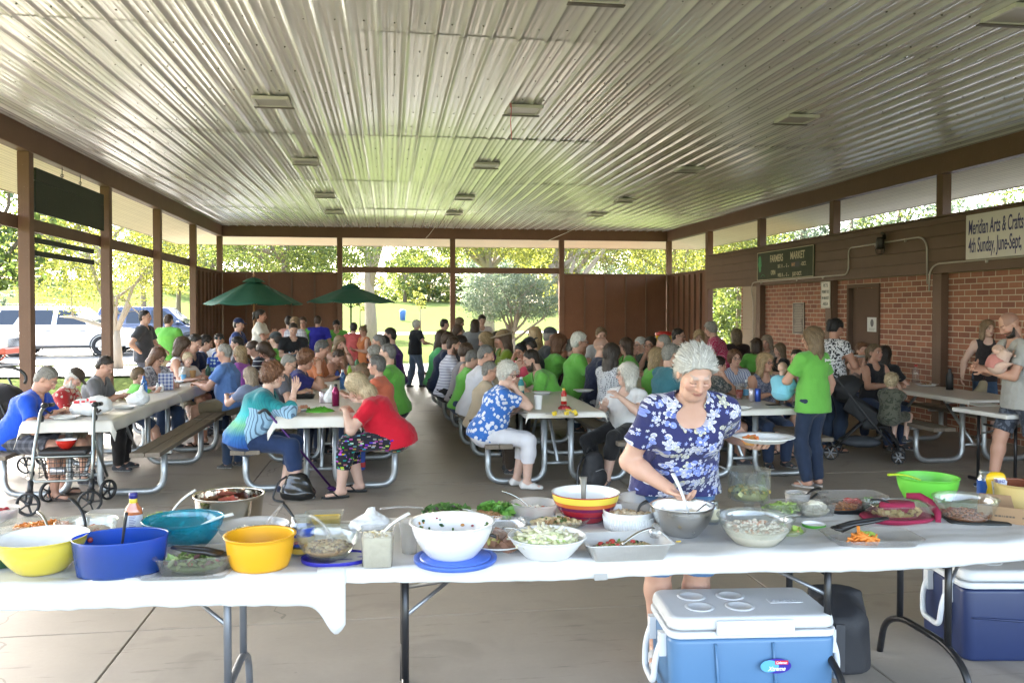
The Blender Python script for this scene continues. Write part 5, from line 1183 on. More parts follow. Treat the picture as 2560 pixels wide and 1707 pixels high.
    if glasses:
        m = MB(); up_ = .055 if glasses == 'up' else 0
        for d in (-1, 1):
            cen = (d*.033, .108-.2*up_, .010+up_*1.2)
            m.tube([hd_(cen[0]+.024*math.cos(a_), cen[1]-.006*abs(math.cos(a_)), cen[2]+.017*math.sin(a_)) for a_ in np.linspace(0, 2*math.pi, 12, endpoint=False)], .0024*s, 5, closed=True)
            m.tube([hd_(d*.057, .100-.2*up_, .014+up_*1.2), hd_(d*.078, .06-.2*up_, .014+up_*1.2), hd_(d*.082, -.01, .008+up_*1.1)], .0024*s, 5)
        m.tube([hd_(-.010, .110-.2*up_, .013+up_*1.2), hd_(.010, .110-.2*up_, .013+up_*1.2)], .0024*s, 5)
        gl = m.build('glasses', plain('glasses_frame', (.03, .025, .02), .3), root_o)
        if glasses in ('sun', 'up'):
            m = MB()
            for d in (-1, 1): m.add([hd_(d*.033+.023*math.cos(a_), .108-.2*up_, .010+up_*1.2+.016*math.sin(a_)) for a_ in np.linspace(0, 2*math.pi, 12, endpoint=False)], [tuple(range(12))])
            m.build('lenses', plain('dark_lens', (.02, .06, .08), .1), gl)
    if logo == 'team':
        pass
    PEOPLE.append(root_o)
    J = dict(P=P, W=W, E=E, Hc=Hc, S=S, HD=HD, PN=PN, s=s, u=u, fwd=fwd, Nk=Nk, root=root_o, Ch=Ch, An=An, Mh=Mh, Kn=Kn)
    return J
# ============================================================ picnic tables
def weathered(name, color):
    m, n, l, p = base_mat(name, color, .85, 0, .2); v = coords(n, l, (16, .7, 16)); a = noise(n, l, v, 2.2, 6, .7); b = noise(n, l, coords(n, l), 2.5, 4)
    c = mixc(n, l, a, tuple(x*.5 for x in color), tuple(x*1.5 for x in color)); l.new(mixc(n, l, math_(n, l, 'MULTIPLY', b, .5), c, tuple(x*.7 for x in color)), p.inputs['Base Color'])
    add_bump(n, l, p, a, .5, .006); return m
PLANK = weathered('weathered_plank', (.20, .165, .13))
PLASTIC = plain('white_plastic_cloth', (.56, .53, .48), .35, var=.06, vs=3)
def picnic_table():
    t = tag(empty('picnic_table'), 'picnic table', 'picnic table', 'picnic tables with steel pipe legs')
    L = 2.38
    m = MB()
    for k in range(5): m.bx(-.36+k*.146, -.36+k*.146+.137, 0, L, .705, .745)
    bevel(m.build('tabletop', PLANK, t), .004)
    for sx in (-1, 1):
        m = MB(); m.bx(sx*.64-.13, sx*.64-.003, 0, L, .415, .455); m.bx(sx*.64+.003, sx*.64+.13, 0, L, .415, .455); bevel(m.build('seat', PLANK, t), .004)
    for y in (.42, 2.0):
        m = MB()
        for sx in (-1, 1): m.tube(arc_path([(sx*.70, y, .41), (sx*.70, y, .032), (sx*.135, y, .032), (sx*.135, y, .70)], .15, 6), .030, 12)
        m.bx(-.34, .34, y-.022, y+.022, .668, .703)
        for sx in (-1, 1): m.bx(min(sx*.52, sx*.77), max(sx*.52, sx*.77), y-.022, y+.022, .385, .413)
        m.tube([(-.135, y, .20), (.135, y, .20)], .018, 8)
        m.build('frame', GALV, t)
    for ya, yb in ((.42, 1.0), (2.0, 1.42)): MB().tube([(0, ya, .21), (0, yb, .70)], .018, 8).build('brace', GALV, t)
    return t
pt0 = picnic_table(); first = True
ROWS = [('far left', -2.79, 0, 3, 7.97), ('second', -.65, 0, 3, 7.97), ('third', 1.66, -.06, 4, 7.97), ('fourth', 3.60, 0, 3, 7.97)]
ORD = ['nearest', 'second nearest', 'third nearest', 'farthest']
TABS = []
for nm, cxr, dr_, nt_, y0 in ROWS:
    for k in range(nt_):
        o = pt0 if first else copy_thing(pt0); first = False
        o.location = (cxr+dr_*k, y0+2.45*k, 0); o['label'] = '%s picnic table of the %s row' % (ORD[k], {'far left': 'row along the open left side,'.replace('row along the ', '').rstrip(','), 'second': 'second from left', 'third': 'third from left', 'fourth': 'fourth from left'}[nm])
        TABS.append(o)
o = copy_thing(pt0, (6.55, 8.0, 0), R(0), 'picnic table beside the brick wall behind the stroller'); o.location = (6.55, 8.45, 0)
o = copy_thing(pt0, (5.9, 12.2, 0), R(0), 'picnic table standing in front of the brick wall plaque')
def drape(name, label, x0, x1, y0, y1, z, ov, mat, nx=26, ny=40, seed=1, cat='tablecloth', group=None, amp=.010, flare=.18):
    """a sheet laid over a top: ov=(left, right, near, far) overhang"""
    rg = np.random.RandomState(seed)
    def axis(a, b, oa, ob, n): return np.concatenate([np.linspace(a-oa, a, max(3, int(n*.2)), endpoint=False), np.linspace(a, b, n), np.linspace(b, b+ob, max(3, int(n*.2))+1)[1:]])
    U = axis(x0, x1, ov[0], ov[1], nx); Wv = axis(y0, y1, ov[2], ov[3], ny)
    A, B = np.meshgrid(U, Wv)
    ex = np.maximum(0, x0-A)+np.maximum(0, A-x1); ey = np.maximum(0, y0-B)+np.maximum(0, B-y1)
    X = np.clip(A, x0, x1); Y = np.clip(B, y0, y1); e = np.maximum(ex, ey)+.9*np.minimum(ex, ey)
    ph = rg.uniform(0, 6, 6)
    wav = np.sin(B*9+ph[0])*.6+np.sin(B*21+ph[1]+A*3)*.4; wav2 = np.sin(A*11+ph[2])*.6+np.sin(A*23+ph[3]+B*2)*.4
    sxn = np.where(A < x0, -1, 1)*(ex > 0); syn = np.where(B < y0, -1, 1)*(ey > 0)
    both = (ex > 0) & (ey > 0)
    X = X+sxn*(.008+ex*flare*(1+.9*wav)+np.where(both, .22*ex, 0)); Y = Y+syn*(.008+ey*flare*(1+.9*wav2)+np.where(both, .22*ey, 0))
    Z = z-e*np.where(both, .97, .98)+(e == 0)*(amp*.35*(np.sin(A*13+B*4+ph[4])+np.sin(A*5-B*9+ph[5])+.7*np.sin(B*31+A*2)))*.5+.003
    ny_, nx_ = A.shape; i = (np.arange(ny_-1)[:, None]*nx_+np.arange(nx_-1)[None]).ravel()
    o = link_mesh(name, np.stack([X, Y, Z], -1).reshape(-1, 3), np.c_[i, i+1, i+1+nx_, i+nx_], mat, smooth=True)
    sd = o.modifiers.new('thick', 'SOLIDIFY'); sd.thickness = .003; sd.offset = 1
    return tag(o, label, cat, group)
g_ = 'white plastic cloths on the picnic tables'
for (cx_, k, ovr, lab) in ((-2.79, 0, (.15, .10, .10, .1), 'white plastic tablecloth with drooping corners behind the walker'), (-2.79, 1, (.1, .12, .02, .05), 'white plastic tablecloth under the plaid gift bag'), (-2.79, 2, (.1, .1, .02, .05), 'white plastic tablecloth on the farthest table of the open left side'),
                            (-.65, 0, (.12, .05, .10, .04), 'white tablecloth with a folded corner between teal and red shirted women'), (-.65, 1, (.1, .1, .02, .05), 'white tablecloth under the dark red bottle table end'), (-.65, 2, (.1, .1, .02, .05), 'white tablecloth far back near the umbrellas'),
                            (1.66, 0, (.06, .05, .05, .05), 'plain white tablecloth with a foam cup near its front'), (1.60, 1, (.06, .06, .02, .05), 'white tablecloth before the bearded man in green'), (1.54, 2, (.06, .06, .02, .05), 'white tablecloth in front of the wide hat woman'),
                            (3.60, 0, (.05, .05, .06, .05), 'white tablecloth behind the serving woman in the flowered shirt'), (3.60, 1, (.06, .06, .02, .05), 'white tablecloth beside the grey haired man in yellow'), (3.60, 2, (.06, .06, .02, .05), 'white tablecloth farthest back by the yellow drink cooler')):
    y0 = 7.97+2.45*k; drape('tablecloth', lab, cx_-.365, cx_+.365, y0-.005, y0+2.385, .748, ovr, PLASTIC, seed=int(abs(cx_)*10)+k, group=g_)
drape('tablecloth', 'pale tablecloth beside the brick wall holding a black flask', 6.185, 6.915, 8.445, 10.835, .748, (.05, .05, .03, .05), PLASTIC, seed=77, group=g_)
# folding table by the bald man
def folding_table(name, label, L, W_, zt, leg_mat, legs, loc, rz=0, top_mat=None, parts=True):
    t = tag(empty(name, loc, rz), label, 'folding table')
    m = MB(); m.bx(0, L, 0, W_, zt-.045, zt); bevel(m.build('tabletop', top_mat or plain('table_plastic', (.62, .60, .57), .45), t), .012, 3)
    for (xa, sgn) in legs:
        m = MB()
        for y in ((.19, W_-.19) if sgn else (.12, W_-.12)): m.tube([(xa, y, zt-.046), (xa, y, .235 if sgn else .02)], .0155, 12)
        if sgn:
            m.tube(arc_path([(xa, .02, .0), (xa, .06, .17), (xa, .2, .235), (xa, W_-.2, .235), (xa, W_-.06, .17), (xa, W_-.02, .0)], .1, 5), .016, 12)
        else: m.tube([(xa, .0, .02), (xa, W_, .02)], .018, 10)
        m.tube([(xa, .19, zt-.16), (xa, W_-.19, zt-.16)], .011, 8)
        m.build('leg', leg_mat, t)
        d = 1 if xa < L/2 else -1
        b = MB(); b.tube([(xa, W_/2-.18, zt-.25), (xa+d*.19, W_/2, zt-.17), (xa, W_/2+.18, zt-.25)], .009, 8); b.tube([(xa+d*.19, W_/2, zt-.17), (xa+d*.40, W_/2, zt-.05)], .012, 8); b.box((xa+d*.27, W_/2, zt-.125), (.13, .022, .022), M=Matrix.Rotation(-math.atan2(.12, .21)*d, 3, 'Y'))
        b.build('brace', plain('brace_steel', (.30, .31, .33), .4, .8), t)
    return t
BLK = plain('black_powder_coat', (.018, .018, .020), .32, .2)
GRYL = plain('grey_powder_coat', (.16, .17, .19), .4, .4)
folding_table('folding_table', 'white folding table in front of the bald man', 1.2, .70, .74, BLK, ((.22, 0), (1.0, 0)), (5.72, 7.28, 0), R(6))
# ------------------------------------------------------------ umbrellas
def umbrella(label, loc, r, zt, zr, pole, rz=0):
    t = tag(empty('patio_umbrella', loc, rz), label, 'umbrella', 'green patio umbrellas')
    n_ = 8; V = [(0, 0, zt)]; F = []; K_ = 7
    for j in range(1, K_+1):
        f = j/K_
        for i in range(n_*4):
            a = 2*math.pi*i/(n_*4); q = (i % 4)/4; sag = math.sin(q*math.pi)
            rr = r*f*(math.cos(math.pi/n_)/math.cos((q-.5)*2*math.pi/n_)); V.append((rr*math.cos(a), rr*math.sin(a), zt-(zt-zr)*(f**1.06)-.035*sag*f*f))
    for i in range(n_*4): F.append((0, 1+i, 1+(i+1) % (n_*4)))
    for j in range(K_-1):
        for i in range(n_*4): a = 1+j*n_*4; F.append((a+i, a+n_*4+i, a+n_*4+(i+1) % (n_*4), a+(i+1) % (n_*4)))
    m, n, l, p = base_mat('umbrella_green', (.012, .10, .055), .7); 
    p.inputs['Transmission Weight'].default_value = 0
    if 'umb' not in MATS: MATS['umb'] = plain('umbrella_cloth', (.012, .085, .05), .75, bump=.1)
    o = link_mesh('canopy', V, F, MATS['umb'], t, smooth=False); sd = o.modifiers.new('t', 'SOLIDIFY'); sd.thickness = .004
    vt = MB(); vt.lathe([(0.0, .0), (.13, -.035), (.25, -.10), (.245, -.115)], 8, (0, 0, zt+.05), smooth=False); vt.build('vent', MATS['umb'], t)
    m = MB(); m.lathe([(0, .12), (.02, .1), (.012, .07), (.03, .05), (.02, .03), (0.0, .0)], 10, (0, 0, zt+.04)); m.build('finial', pole, t)
    m = MB(); m.tube([(0, 0, .0), (0, 0, zt+.04)], .02, 10); m.build('pole', pole, t)
    for i in range(n_):
        a = 2*math.pi*i/n_; m = MB(); m.tube([(0, 0, zt-.03), (r*.98*math.cos(a), r*.98*math.sin(a), zr-.015)], .008, 6); m.tube([(0, 0, zt-.55), (r*.5*math.cos(a), r*.5*math.sin(a), (zt+zr)/2-.03)], .007, 6); m.build('rib', pole, t)
    m = MB(); m.lathe([(0, .0), (.26, 0), (.26, .04), (.05, .09), (.03, .25), (0, .25)], 20); m.build('base', plain('dark_metal', (.05, .045, .04), .5, .6), t)
umbrella('left green patio umbrella on a wooden pole before the corner wall', (-3.05, 20.2, 0), 1.10, 2.42, 1.86, plain('pole_wood', (.42, .22, .10), .5), .2)
umbrella('right green patio umbrella on a dark pole before the open bay', (-.92, 21.2, 0), 1.12, 2.32, 1.92, plain('pole_dark', (.03, .04, .03), .4), .45)
ft = folding_table('folding_table', 'small table under the green patio umbrellas', 1.8, .75, .74, GRYL, ((.3, 0), (1.5, 0)), (-2.3, 18.6, 0))
# ------------------------------------------------------------ walker with bowl
ALU = plain('walker_steel', (.30, .32, .31), .3, .85); RUB = plain('black_rubber', (.012, .012, .013), .6); BPL = plain('black_plastic', (.016, .016, .018), .45)
def wheel_parts(par, loc, r, w, hubm, rz=0, spokes=5):
    e = MB(); e.lathe([(r*.82, -w/2), (r*.96, -w/2), (r, -w*.3), (r, w*.3), (r*.96, w/2), (r*.82, w/2), (r*.80, 0), (r*.82, -w/2)], 28); o = e.build('wheel', RUB, par, loc=loc); o.rotation_euler = (math.pi/2, 0, rz)
    h = MB(); h.lathe([(0, -w*.4), (r*.2, -w*.4), (r*.2, w*.4), (0, w*.4)], 12)
    for k in range(spokes):
        a = 2*math.pi*k/spokes; h.box((r*.5*math.cos(a), r*.5*math.sin(a), 0), (r*.66, r*.13, w*.45), a)
    h.build('rim', hubm, o); return o
wk = tag(empty('walker', (-2.77, 7.95, 0), R(3)), 'grey four wheeled walker with a black seat, red bowl on it', 'walker')
for sx in (-1, 1):
    m = MB(); m.tube(arc_path([(sx*.24, -.22, .26), (sx*.235, -.16, .50), (sx*.215, -.04, .84), (sx*.21, .02, .875), (sx*.205, .14, .885)], .05, 4), .0145, 10); m.build('front_leg', ALU, wk)
    m = MB(); m.tube(arc_path([(sx*.235, -.12, .60), (sx*.25, .22, .22)], .05), .013, 10); m.build('rear_leg', ALU, wk)
    m = MB(); m.tube([(sx*.205, .10, .885), (sx*.2, .24, .875)], .019, 10); m.ball((sx*.205, .03, .89), (.03, .05, .026)); m.build('handgrip', BPL, wk)
    m = MB(); m.tube(arc_path([(sx*.215, .05, .85), (sx*.19, .16, .80), (sx*.20, .22, .82)], .04), .009, 8); m.ball((sx*.215, -.02, .78), (.025, .03, .03)); m.build('brake_lever', BPL, wk)
    m = MB(); m.ball((sx*.24, -.19, .34), (.022, .025, .03)); m.tube([(sx*.24, -.22, .28), (sx*.24, -.25, .18)], .024, 8); m.tube([(sx*.24-.022, -.25, .2), (sx*.24-.022, -.29, .10)], .010, 6); m.tube([(sx*.24+.022, -.25, .2), (sx*.24+.022, -.29, .10)], .010, 6); m.build('fork', BPL, wk)
    wheel_parts(wk, (sx*.24, -.29, .098), .098, .032, BPL, R(14*sx+8)); wheel_parts(wk, (sx*.25, .25, .092), .092, .03, BPL, R(58))
m = MB(); m.bx(-.195, .195, -.20, .06, .485, .525); bevel(m.build('seat', BPL, wk), .015, 3)
m = MB(); m.tube([(-.235, -.165, .47), (.235, -.165, .47)], .012, 8); m.tube([(-.24, -.2, .30), (-.2, -.235, .275), (.2, -.235, .275), (.24, -.2, .30)], .011, 8); m.build('cross_bar', ALU, wk)
m = MB()
for k in range(9): x = -.18+.045*k; m.tube([(x, -.19, .45), (x, -.20, .30), (x, .05, .29), (x, .06, .45)], .0025, 4)
for z in (.30, .34, .38, .42, .45): m.tube([(-.19, -.195, z), (.19, -.195, z), (.19, .055, z), (-.19, .055, z)], .0026, 4, closed=True)
m.build('wire_basket', plain('wire_black', (.02, .02, .02), .4), wk)
# ============================================================ the people
GR = 'solid:.135,.40,.065'; NAVY = 'solid:.012,.018,.06'; BLACK = 'solid:.012,.012,.014'; JEAN = 'denim:.03,.05,.10'; LJEAN = 'denim:.10,.14,.22'; KHAKI = 'solid:.22,.18,.12'; DKP = 'solid:.02,.018,.018'; WHT = 'solid:.62,.61,.62'
def people():
    p = person
    # --- the woman serving herself
    global FW
    FW = p('grey haired woman in navy flowered shirt reaching into the steel bowl', 1738, 932, 3.66, 186, 'stand', 'tee', 'blossom:.028,.030,.112', 'bermuda', 'denim:.07,.14,.27', 'set', 'silver', 0, 'f', 1.16, lean=.40, fixs=.98, hp=.60, hy=-4, arms='pp', neck='scoop', handR=('w', 1674, 1222, 3.72), handL=('w', 1876, 1108, 3.74), elbR=A3(.55, -.5, -.35), elbL=A3(-.35, -1, -.5), q=.62, hem=-.08, curlR=1.7, shoe='sneaker', sc='solid:.5,.5,.5')
    # --- table on the far left
    p('grey haired man in bright blue tee at table behind walker', 116, 948, 8.35, 90, tc='solid:.012,.07,.48', bc='plaid:.05,.05,.06:.14,.14,.16', bot='shorts', hair='crop', hc='grey', tone=1, sex='m', b=1.12, lean=.30, hp=.75, shoe='sandal', sc='solid:.07,.05,.04', fixs=.98)
    p('white bearded man in red flowered shirt and brown cap', 186, 945, 9.05, 90, top='shirt', tc='floral:.35,.02,.02:.50,.42,.34', bot='shorts', bc=KHAKI, hair='short', hc='white', sex='m', lean=.26, hp=.85, beard='white', hat='cap', hatc='solid:.05,.035,.022', neck='collar')
    p('dark haired man in grey tee looking down at his plate', 262, 915, 9.75, 90, tc='solid:.12,.12,.125', hair='crop', hc='dark', sex='m', lean=.22, hp=.6, beard='stubble' if False else None, bc=DKP, shoe='sneaker')
    p('small child with brown hair beside the white grocery bag', 346, 938, 10.6, 60, tc=GR, hair='child', hc='dirty', lean=.06, hp=.3, child=1, sex='m', bc=JEAN, bot='shorts', seat=.455)
    p('woman with long auburn hair and glasses in sleeveless print top', 395, 892, 11.1, 120, top='cap', tc='print:.35,.34,.36:.12,.11,.13', hair='longer', hc='auburn', lean=.2, hp=.65, glasses='y', bc=JEAN)
    p('woman with brown bob in dark striped tank top holding toddler', 457, 866, 12.3, 95, top='tank', tc='hstripe:.60,.56,.58:.07,.02,.05:1.6', hair='bob', hc='brown', lean=.15, hp=.4, bc=JEAN, bot='shorts', tone=1)
    p('pale haired toddler on the lap of the striped tank top woman', 470, 898, 12.15, 130, tc='solid:.5,.45,.4', hair='child', hc='pale', lean=.04, hp=.4, child=1, seat=.58, bot='shorts', bc=KHAKI, tone=4)
    p('young man in navy tee with short hair looking down', 487, 857, 13.1, 110, tc=NAVY, hair='crop', hc='dark', sex='m', lean=.2, hp=.55)
    p('dark haired man in navy and teal shirt bending over table', 515, 857, 13.9, 80, tc='solid:.015,.03,.09', hair='short', hc='dark', sex='m', lean=.2, hp=.4, bc=KHAKI)
    p('man in white shirt with sunglasses pushed up on his head', 548, 852, 14.6, 175, top='shirt', tc='solid:.55,.53,.55', hair='crop', hc='dark', sex='m', lean=.08, hp=.3, glasses='up', neck='collar', tone=1, bc=KHAKI)
    p('man in light blue tee seen from behind on the bench', 560, 882, 11.25, 278, tc='solid:.10,.19,.42', hair='crop', hc='grey', sex='m', b=1.15, lean=.08, hp=.25, bot='shorts', bc='solid:.17,.14,.09', arms='tt', shoe='sandal', sc='solid:.03,.02,.015', tone=1)
    p('woman with long blond hair in purple top seen from behind', 599, 884, 12.3, 285, tc='solid:.34,.10,.42', hair='longer', hc='blond', lean=.08, hp=.15, bc=JEAN)
    p('dark haired person behind the light blue tee man', 592, 860, 14.0, 260, tc='solid:.05,.05,.07', hair='short', hc='dark', sex='m', lean=.1)
    p('person in dark striped shirt leaning forward', 633, 872, 13.0, 262, tc='hline:.02,.022,.035:.5,.5,.5:1.4', hair='short', hc='brown', lean=.25, hp=.6, b=1.15)
    p('person in black flowered shirt bending over the table', 661, 876, 12.6, 250, tc='floral:.012,.012,.014:.45,.18,.17', hair='bob', hc='brown', lean=.26, hp=.8)
    p('boy in dark blue tee and navy cap by the umbrella pole', 597, 812, 16.9, 100, 'stand', tc='solid:.03,.05,.16', hair='crop', hc='dark', sex='m', hat='cap', hatc=NAVY, arms='pp', lean=.04, hp=.2, child=.5)
    p('tall woman in white blouse with dark ponytail holding plate', 653, 789, 17.6, 95, 'stand', tc='solid:.58,.54,.47', hair='pony', hc='dark', tone=2, arms='pb', lean=.03, hp=.15, bc=JEAN, hem=-.2)
    p('man in charcoal tee standing outside the left posts, hand on hip', 363, 793, 15.3, 98, 'stand', tc='solid:.045,.045,.05', hair='crop', hc='dark', sex='m', arms='lh', bc='solid:.07,.075,.10', lean=.02, hp=.12, kick=.06)
    p('man in lime green tee standing half behind a brown post', 422, 801, 16.6, 20, 'stand', tc=GR, hair='crop', hc='brown', sex='m', arms='pp', lean=.03, hp=.2, b=1.1, bc=KHAKI)
    # --- second row
    p('woman with curly brown hair in teal striped top, eating', 684, 938, 8.15, 92, top='three', tc='tealtop:.02,.14,.16', bc='denim:.015,.03,.08', bot='capri', hair='curly', hc='auburn', tone=4, b=1.3, lean=.24, hp=.25, glasses='y', arms='tp', handR=A3(.02, .42, .97), fixs=.97, shoe='flat', sc='solid:.015,.02,.045', elbR=A3(.5, .1, -1), kick=.16)
    p('person with long ash blond hair seen from behind', 624, 938, 9.6, 300, tc='solid:.16,.19,.28', hair='longer', hc='ashy', lean=.08, bc=JEAN, hp=.2)
    p('balding man with grey hair and glasses looking down', 722, 909, 10.0, 92, tc='solid:.10,.10,.12', hair='crop', hc='grey', sex='m', tone=0, lean=.2, hp=.6, glasses='y')
    p('woman with dark curly hair in navy tee leaning on elbows', 766, 899, 10.6, 92, tc='solid:.022,.022,.12', hair='curly', hc='auburn', b=1.3, lean=.24, hp=.35, arms='te', tone=1, fixs=1.0)
    p('grey haired man in orange shirt eating', 806, 872, 12.1, 95, top='shirt', tc='solid:.46,.15,.06', hair='short', hc='salt', sex='m', tone=1, lean=.2, hp=.4, neck='collar')
    p('boy with brown hair bending low over his food', 846, 890, 12.9, 110, tc='solid:.42,.20,.13', hair='short', hc='brown', sex='m', lean=.24, hp=.8)
    p('woman with long light brown hair, elbows on the table', 850, 858, 14.0, 150, top='tank', tc='solid:.40,.24,.15', hair='long', hc='dirty', lean=.15, hp=.4, arms='ec')
    p('teenage boy in black tee with blue logo standing', 733, 824, 14.2, 165, 'stand', tc=BLACK, hair='crop', hc='dark', sex='m', arms='pp', lean=.04, hp=.5, logo='team')
    p('woman in white plaid shirt among the crowd', 737, 808, 17.0, 200, 'stand', top='shirt', tc='plaid:.50,.48,.50:.30,.28,.33', hair='bob', hc='dirty', arms='dd', lean=.03)
    p('girl in pink tank top with dark hair seen from behind', 722, 805, 17.4, 350, 'stand', top='tank', tc='solid:.45,.20,.16', hair='short', hc='dark', arms='dd', lean=.03)
    p('woman in lime green tee with short brown hair, glasses', 757, 806, 18.2, 185, 'stand', tc=GR, hair='short', hc='brown', arms='hp', glasses='y', lean=.03, bc=JEAN)
    p('boy in royal blue tee seen from behind near the wall', 795, 803, 18.2, 5, 'stand', tc='solid:.03,.03,.36', hair='crop', hc='brown', sex='m', arms='pd', lean=.04, bc=KHAKI)
    p('dark haired man in lime green tee bending forward', 841, 813, 18.6, 180, 'stand', tc=GR, hair='short', hc='black', sex='m', arms='pp', lean=.2, hp=.6, glasses='y')
    p('girl in coral top with dark bun seen from behind', 884, 820, 17.2, 355, 'stand', top='shirt', tc='solid:.50,.10,.10', hair='bun', hc='dark', arms='dd', lean=.03, bot='shorts', bc='floral:.05,.06,.12:.2,.3,.4')
    p('girl in orange tank top with blond bun looking down', 907, 828, 17.0, 235, 'stand', top='tank', tc='solid:.48,.15,.05', hair='bun', hc='dirty', tone=1, arms='pp', lean=.06, hp=.5)
    p('boy with dark grey cap in lime green tee, back turned', 689, 850, 14.2, 300, tc=GR, hair='crop', hc='dark', sex='m', hat='cap', hatc='solid:.05,.055,.06', lean=.05)
    p('blond woman in red top bent over the table, patterned leggings', 893, 965, 8.1, 272, tc='solid:.52,.008,.025', bot='capri', bc='multi:.012,.012,.02', hair='longer', hc='pale', tone=4, b=1.22, lean=.33, hp=.85, arms='tt', fixs=.99, hem=-.12, shoe='flip', sc='solid:.015,.015,.015', kick=-.15)
    p('woman in coral shirt with dark grey hair behind the red top woman', 941, 913, 9.3, 285, tc='solid:.52,.13,.07', hair='short', hc='salt', b=1.05, lean=.12, hp=.1, bc=KHAKI, bot='shorts')
    p('light brown haired child mostly hidden behind the blond woman', 905, 931, 9.75, 268, tc='solid:.45,.40,.30', hair='child', hc='dirty', lean=.1, hp=.4, child=.6)
    p('large grey haired man in lime green tee on the bench', 968, 884, 10.3, 280, tc=GR, hair='crop', hc='salt', sex='m', b=1.25, lean=.08, hp=.2, bc=DKP, tone=0)
    p('person with curly grey hair beside the green tee man', 935, 885, 11.2, 275, tc='solid:.45,.42,.40', hair='puff', hc='grey', lean=.1, hp=.2)
    p('man with short dark grey hair in white shirt', 946, 856, 13.0, 272, tc='solid:.50,.46,.46', hair='crop', hc='salt', sex='m', lean=.12, tone=1)
    p('man in glasses and purple shirt at the far table end', 974, 839, 14.4, 270, tc='solid:.09,.03,.20', hair='crop', hc='dark', sex='m', glasses='y', lean=.1, hp=.2)
    p('person with black hair between two men on the bench', 957, 858, 13.6, 272, tc='solid:.03,.03,.04', hair='short', hc='black', lean=.12)
    p('woman in black tee and jeans walking by the open bay', 1042, 812, 19.2, 62, 'stand', tc='solid:.014,.016,.022', bc=LJEAN, hair='puff', hc='silver', arms='dl', lean=.05, hp=.1, kick=.14, handR=A3(.2, .26, .98))
    # --- third row
    p('white haired woman in blue and white flowered blouse, chin on hand', 1270, 934, 8.2, 92, tc='floral:.035,.13,.42:.58,.60,.66:1.1', bot='capri', bc='solid:.62,.60,.63', hair='curly', hc='white', tone=4, b=1.12, lean=.22, hp=.3, hy=42, glasses='y', arms='tc', handR=None, elbR=A3(.3, .8, -.9), shoe='moc', sc='solid:.60,.58,.56', fixs=.94, legs=(A3(-.08, .30, .085), A3(.10, .38, .085)))
    p('elderly man with glasses in tan shirt', 1225, 927, 9.0, 92, top='long', tc='solid:.36,.29,.20', hair='crop', hc='grey', sex='m', b=1.05, lean=.16, hp=.3, hy=5, glasses='y', neck='collar', bc='solid:.05,.035,.025', tone=1)
    p('man with dark grey hair in white tee', 1215, 887, 10.0, 92, tc='solid:.55,.54,.57', hair='crop', hc='salt', sex='m', b=1.12, lean=.16, hp=.4, tone=1, bc=KHAKI)
    p('dark haired person in lime green long sleeved shirt', 1182, 897, 10.7, 92, top='long', tc=GR, hair='short', hc='salt', lean=.18, hp=.5, bc=JEAN)
    p('woman in grey cardigan with messy brown bun', 1166, 880, 11.5, 92, top='tank', tc='solid:.22,.20,.21', hair='curly', hc='brown', lean=.14, hp=.3, bc=DKP)
    p('bearded man in white and navy striped shirt', 1134, 863, 12.3, 92, top='long', tc='hline:.55,.54,.60:.08,.08,.16:.8', hair='crop', hc='brown', sex='m', b=1.08, lean=.1, hp=.3, beard='brown', bc=DKP)
    p('person in navy shirt behind the striped shirt man', 1121, 851, 13.1, 92, top='long', tc='solid:.012,.02,.05', hair='short', hc='brown', sex='m', lean=.12, hp=.4, b=1.1)
    p('girl with very long brown hair in mint green tee', 1106, 846, 14.0, 95, tc='solid:.10,.45,.16', hair='longer', hc='brown', lean=.12, hp=.3)
    p('dark haired child leaning on the far table', 1152, 858, 13.2, 95, tc='solid:.06,.06,.07', hair='short', hc='dark', lean=.16, hp=.6)
    p('boy in dark green shirt standing beside a post', 1112, 811, 17.0, 80, 'stand', tc='solid:.02,.05,.03', hair='crop', hc='dark', sex='m', arms='dd', lean=.03)
    p('fair haired girl standing behind the bending person', 1150, 807, 18.2, 110, 'stand', tc='solid:.35,.30,.28', hair='long', hc='dirty', arms='dd', lean=.03, hp=.3)
    p('person in heather grey shirt bending over the far table', 1145, 826, 15.8, 100, 'stand', tc='solid:.16,.16,.17', hair='long', hc='brown', arms='pp', lean=.34, hp=.5, b=1.15)
    p('heavy woman in grey sleeveless top, hands on hips', 1188, 813, 16.4, 20, 'stand', top='cap', tc='solid:.20,.20,.21', hair='long', hc='brown', arms='hh', lean=.06, hp=.3, b=1.4)
    p('dark haired woman in white shirt looking down', 1205, 801, 17.8, 175, 'stand', top='shirt', tc='solid:.56,.48,.46', hair='pony', hc='dark', arms='pp', lean=.04, hp=.4)
    p('bearded man in lime green tee leaning on the table', 1328, 900, 10.2, 270, tc=GR, hair='crop', hc='dark', sex='m', b=1.1, lean=.30, hp=.45, beard='dark', arms='te', fixs=1.05, bc=DKP)
    p('person in black shirt wearing a black cap backwards', 1325, 866, 12.0, 300, tc=BLACK, hair='crop', hc='dark', sex='m', lean=.2, hp=.7, hat='back', hatc=BLACK, b=1.1)
    p('woman with long wavy blond hair in black top, back turned', 1337, 839, 13.6, 345, tc=BLACK, hair='longer', hc='blond', lean=.04)
    p('woman in pink top with dark hair pulled back', 1302, 878, 11.6, 225, top='tank', tc='solid:.60,.08,.13', hair='bun', hc='black', lean=.14, hp=.5, tone=2, arms='te')
    p('woman in wide straw hat and olive green tee', 1258, 847, 12.6, 265, tc='solid:.16,.22,.02', hair='longer', hc='brown', lean=.08, hp=.25, hat='brim', hatc='solid:.22,.15,.08', tone=2, arms='tp')
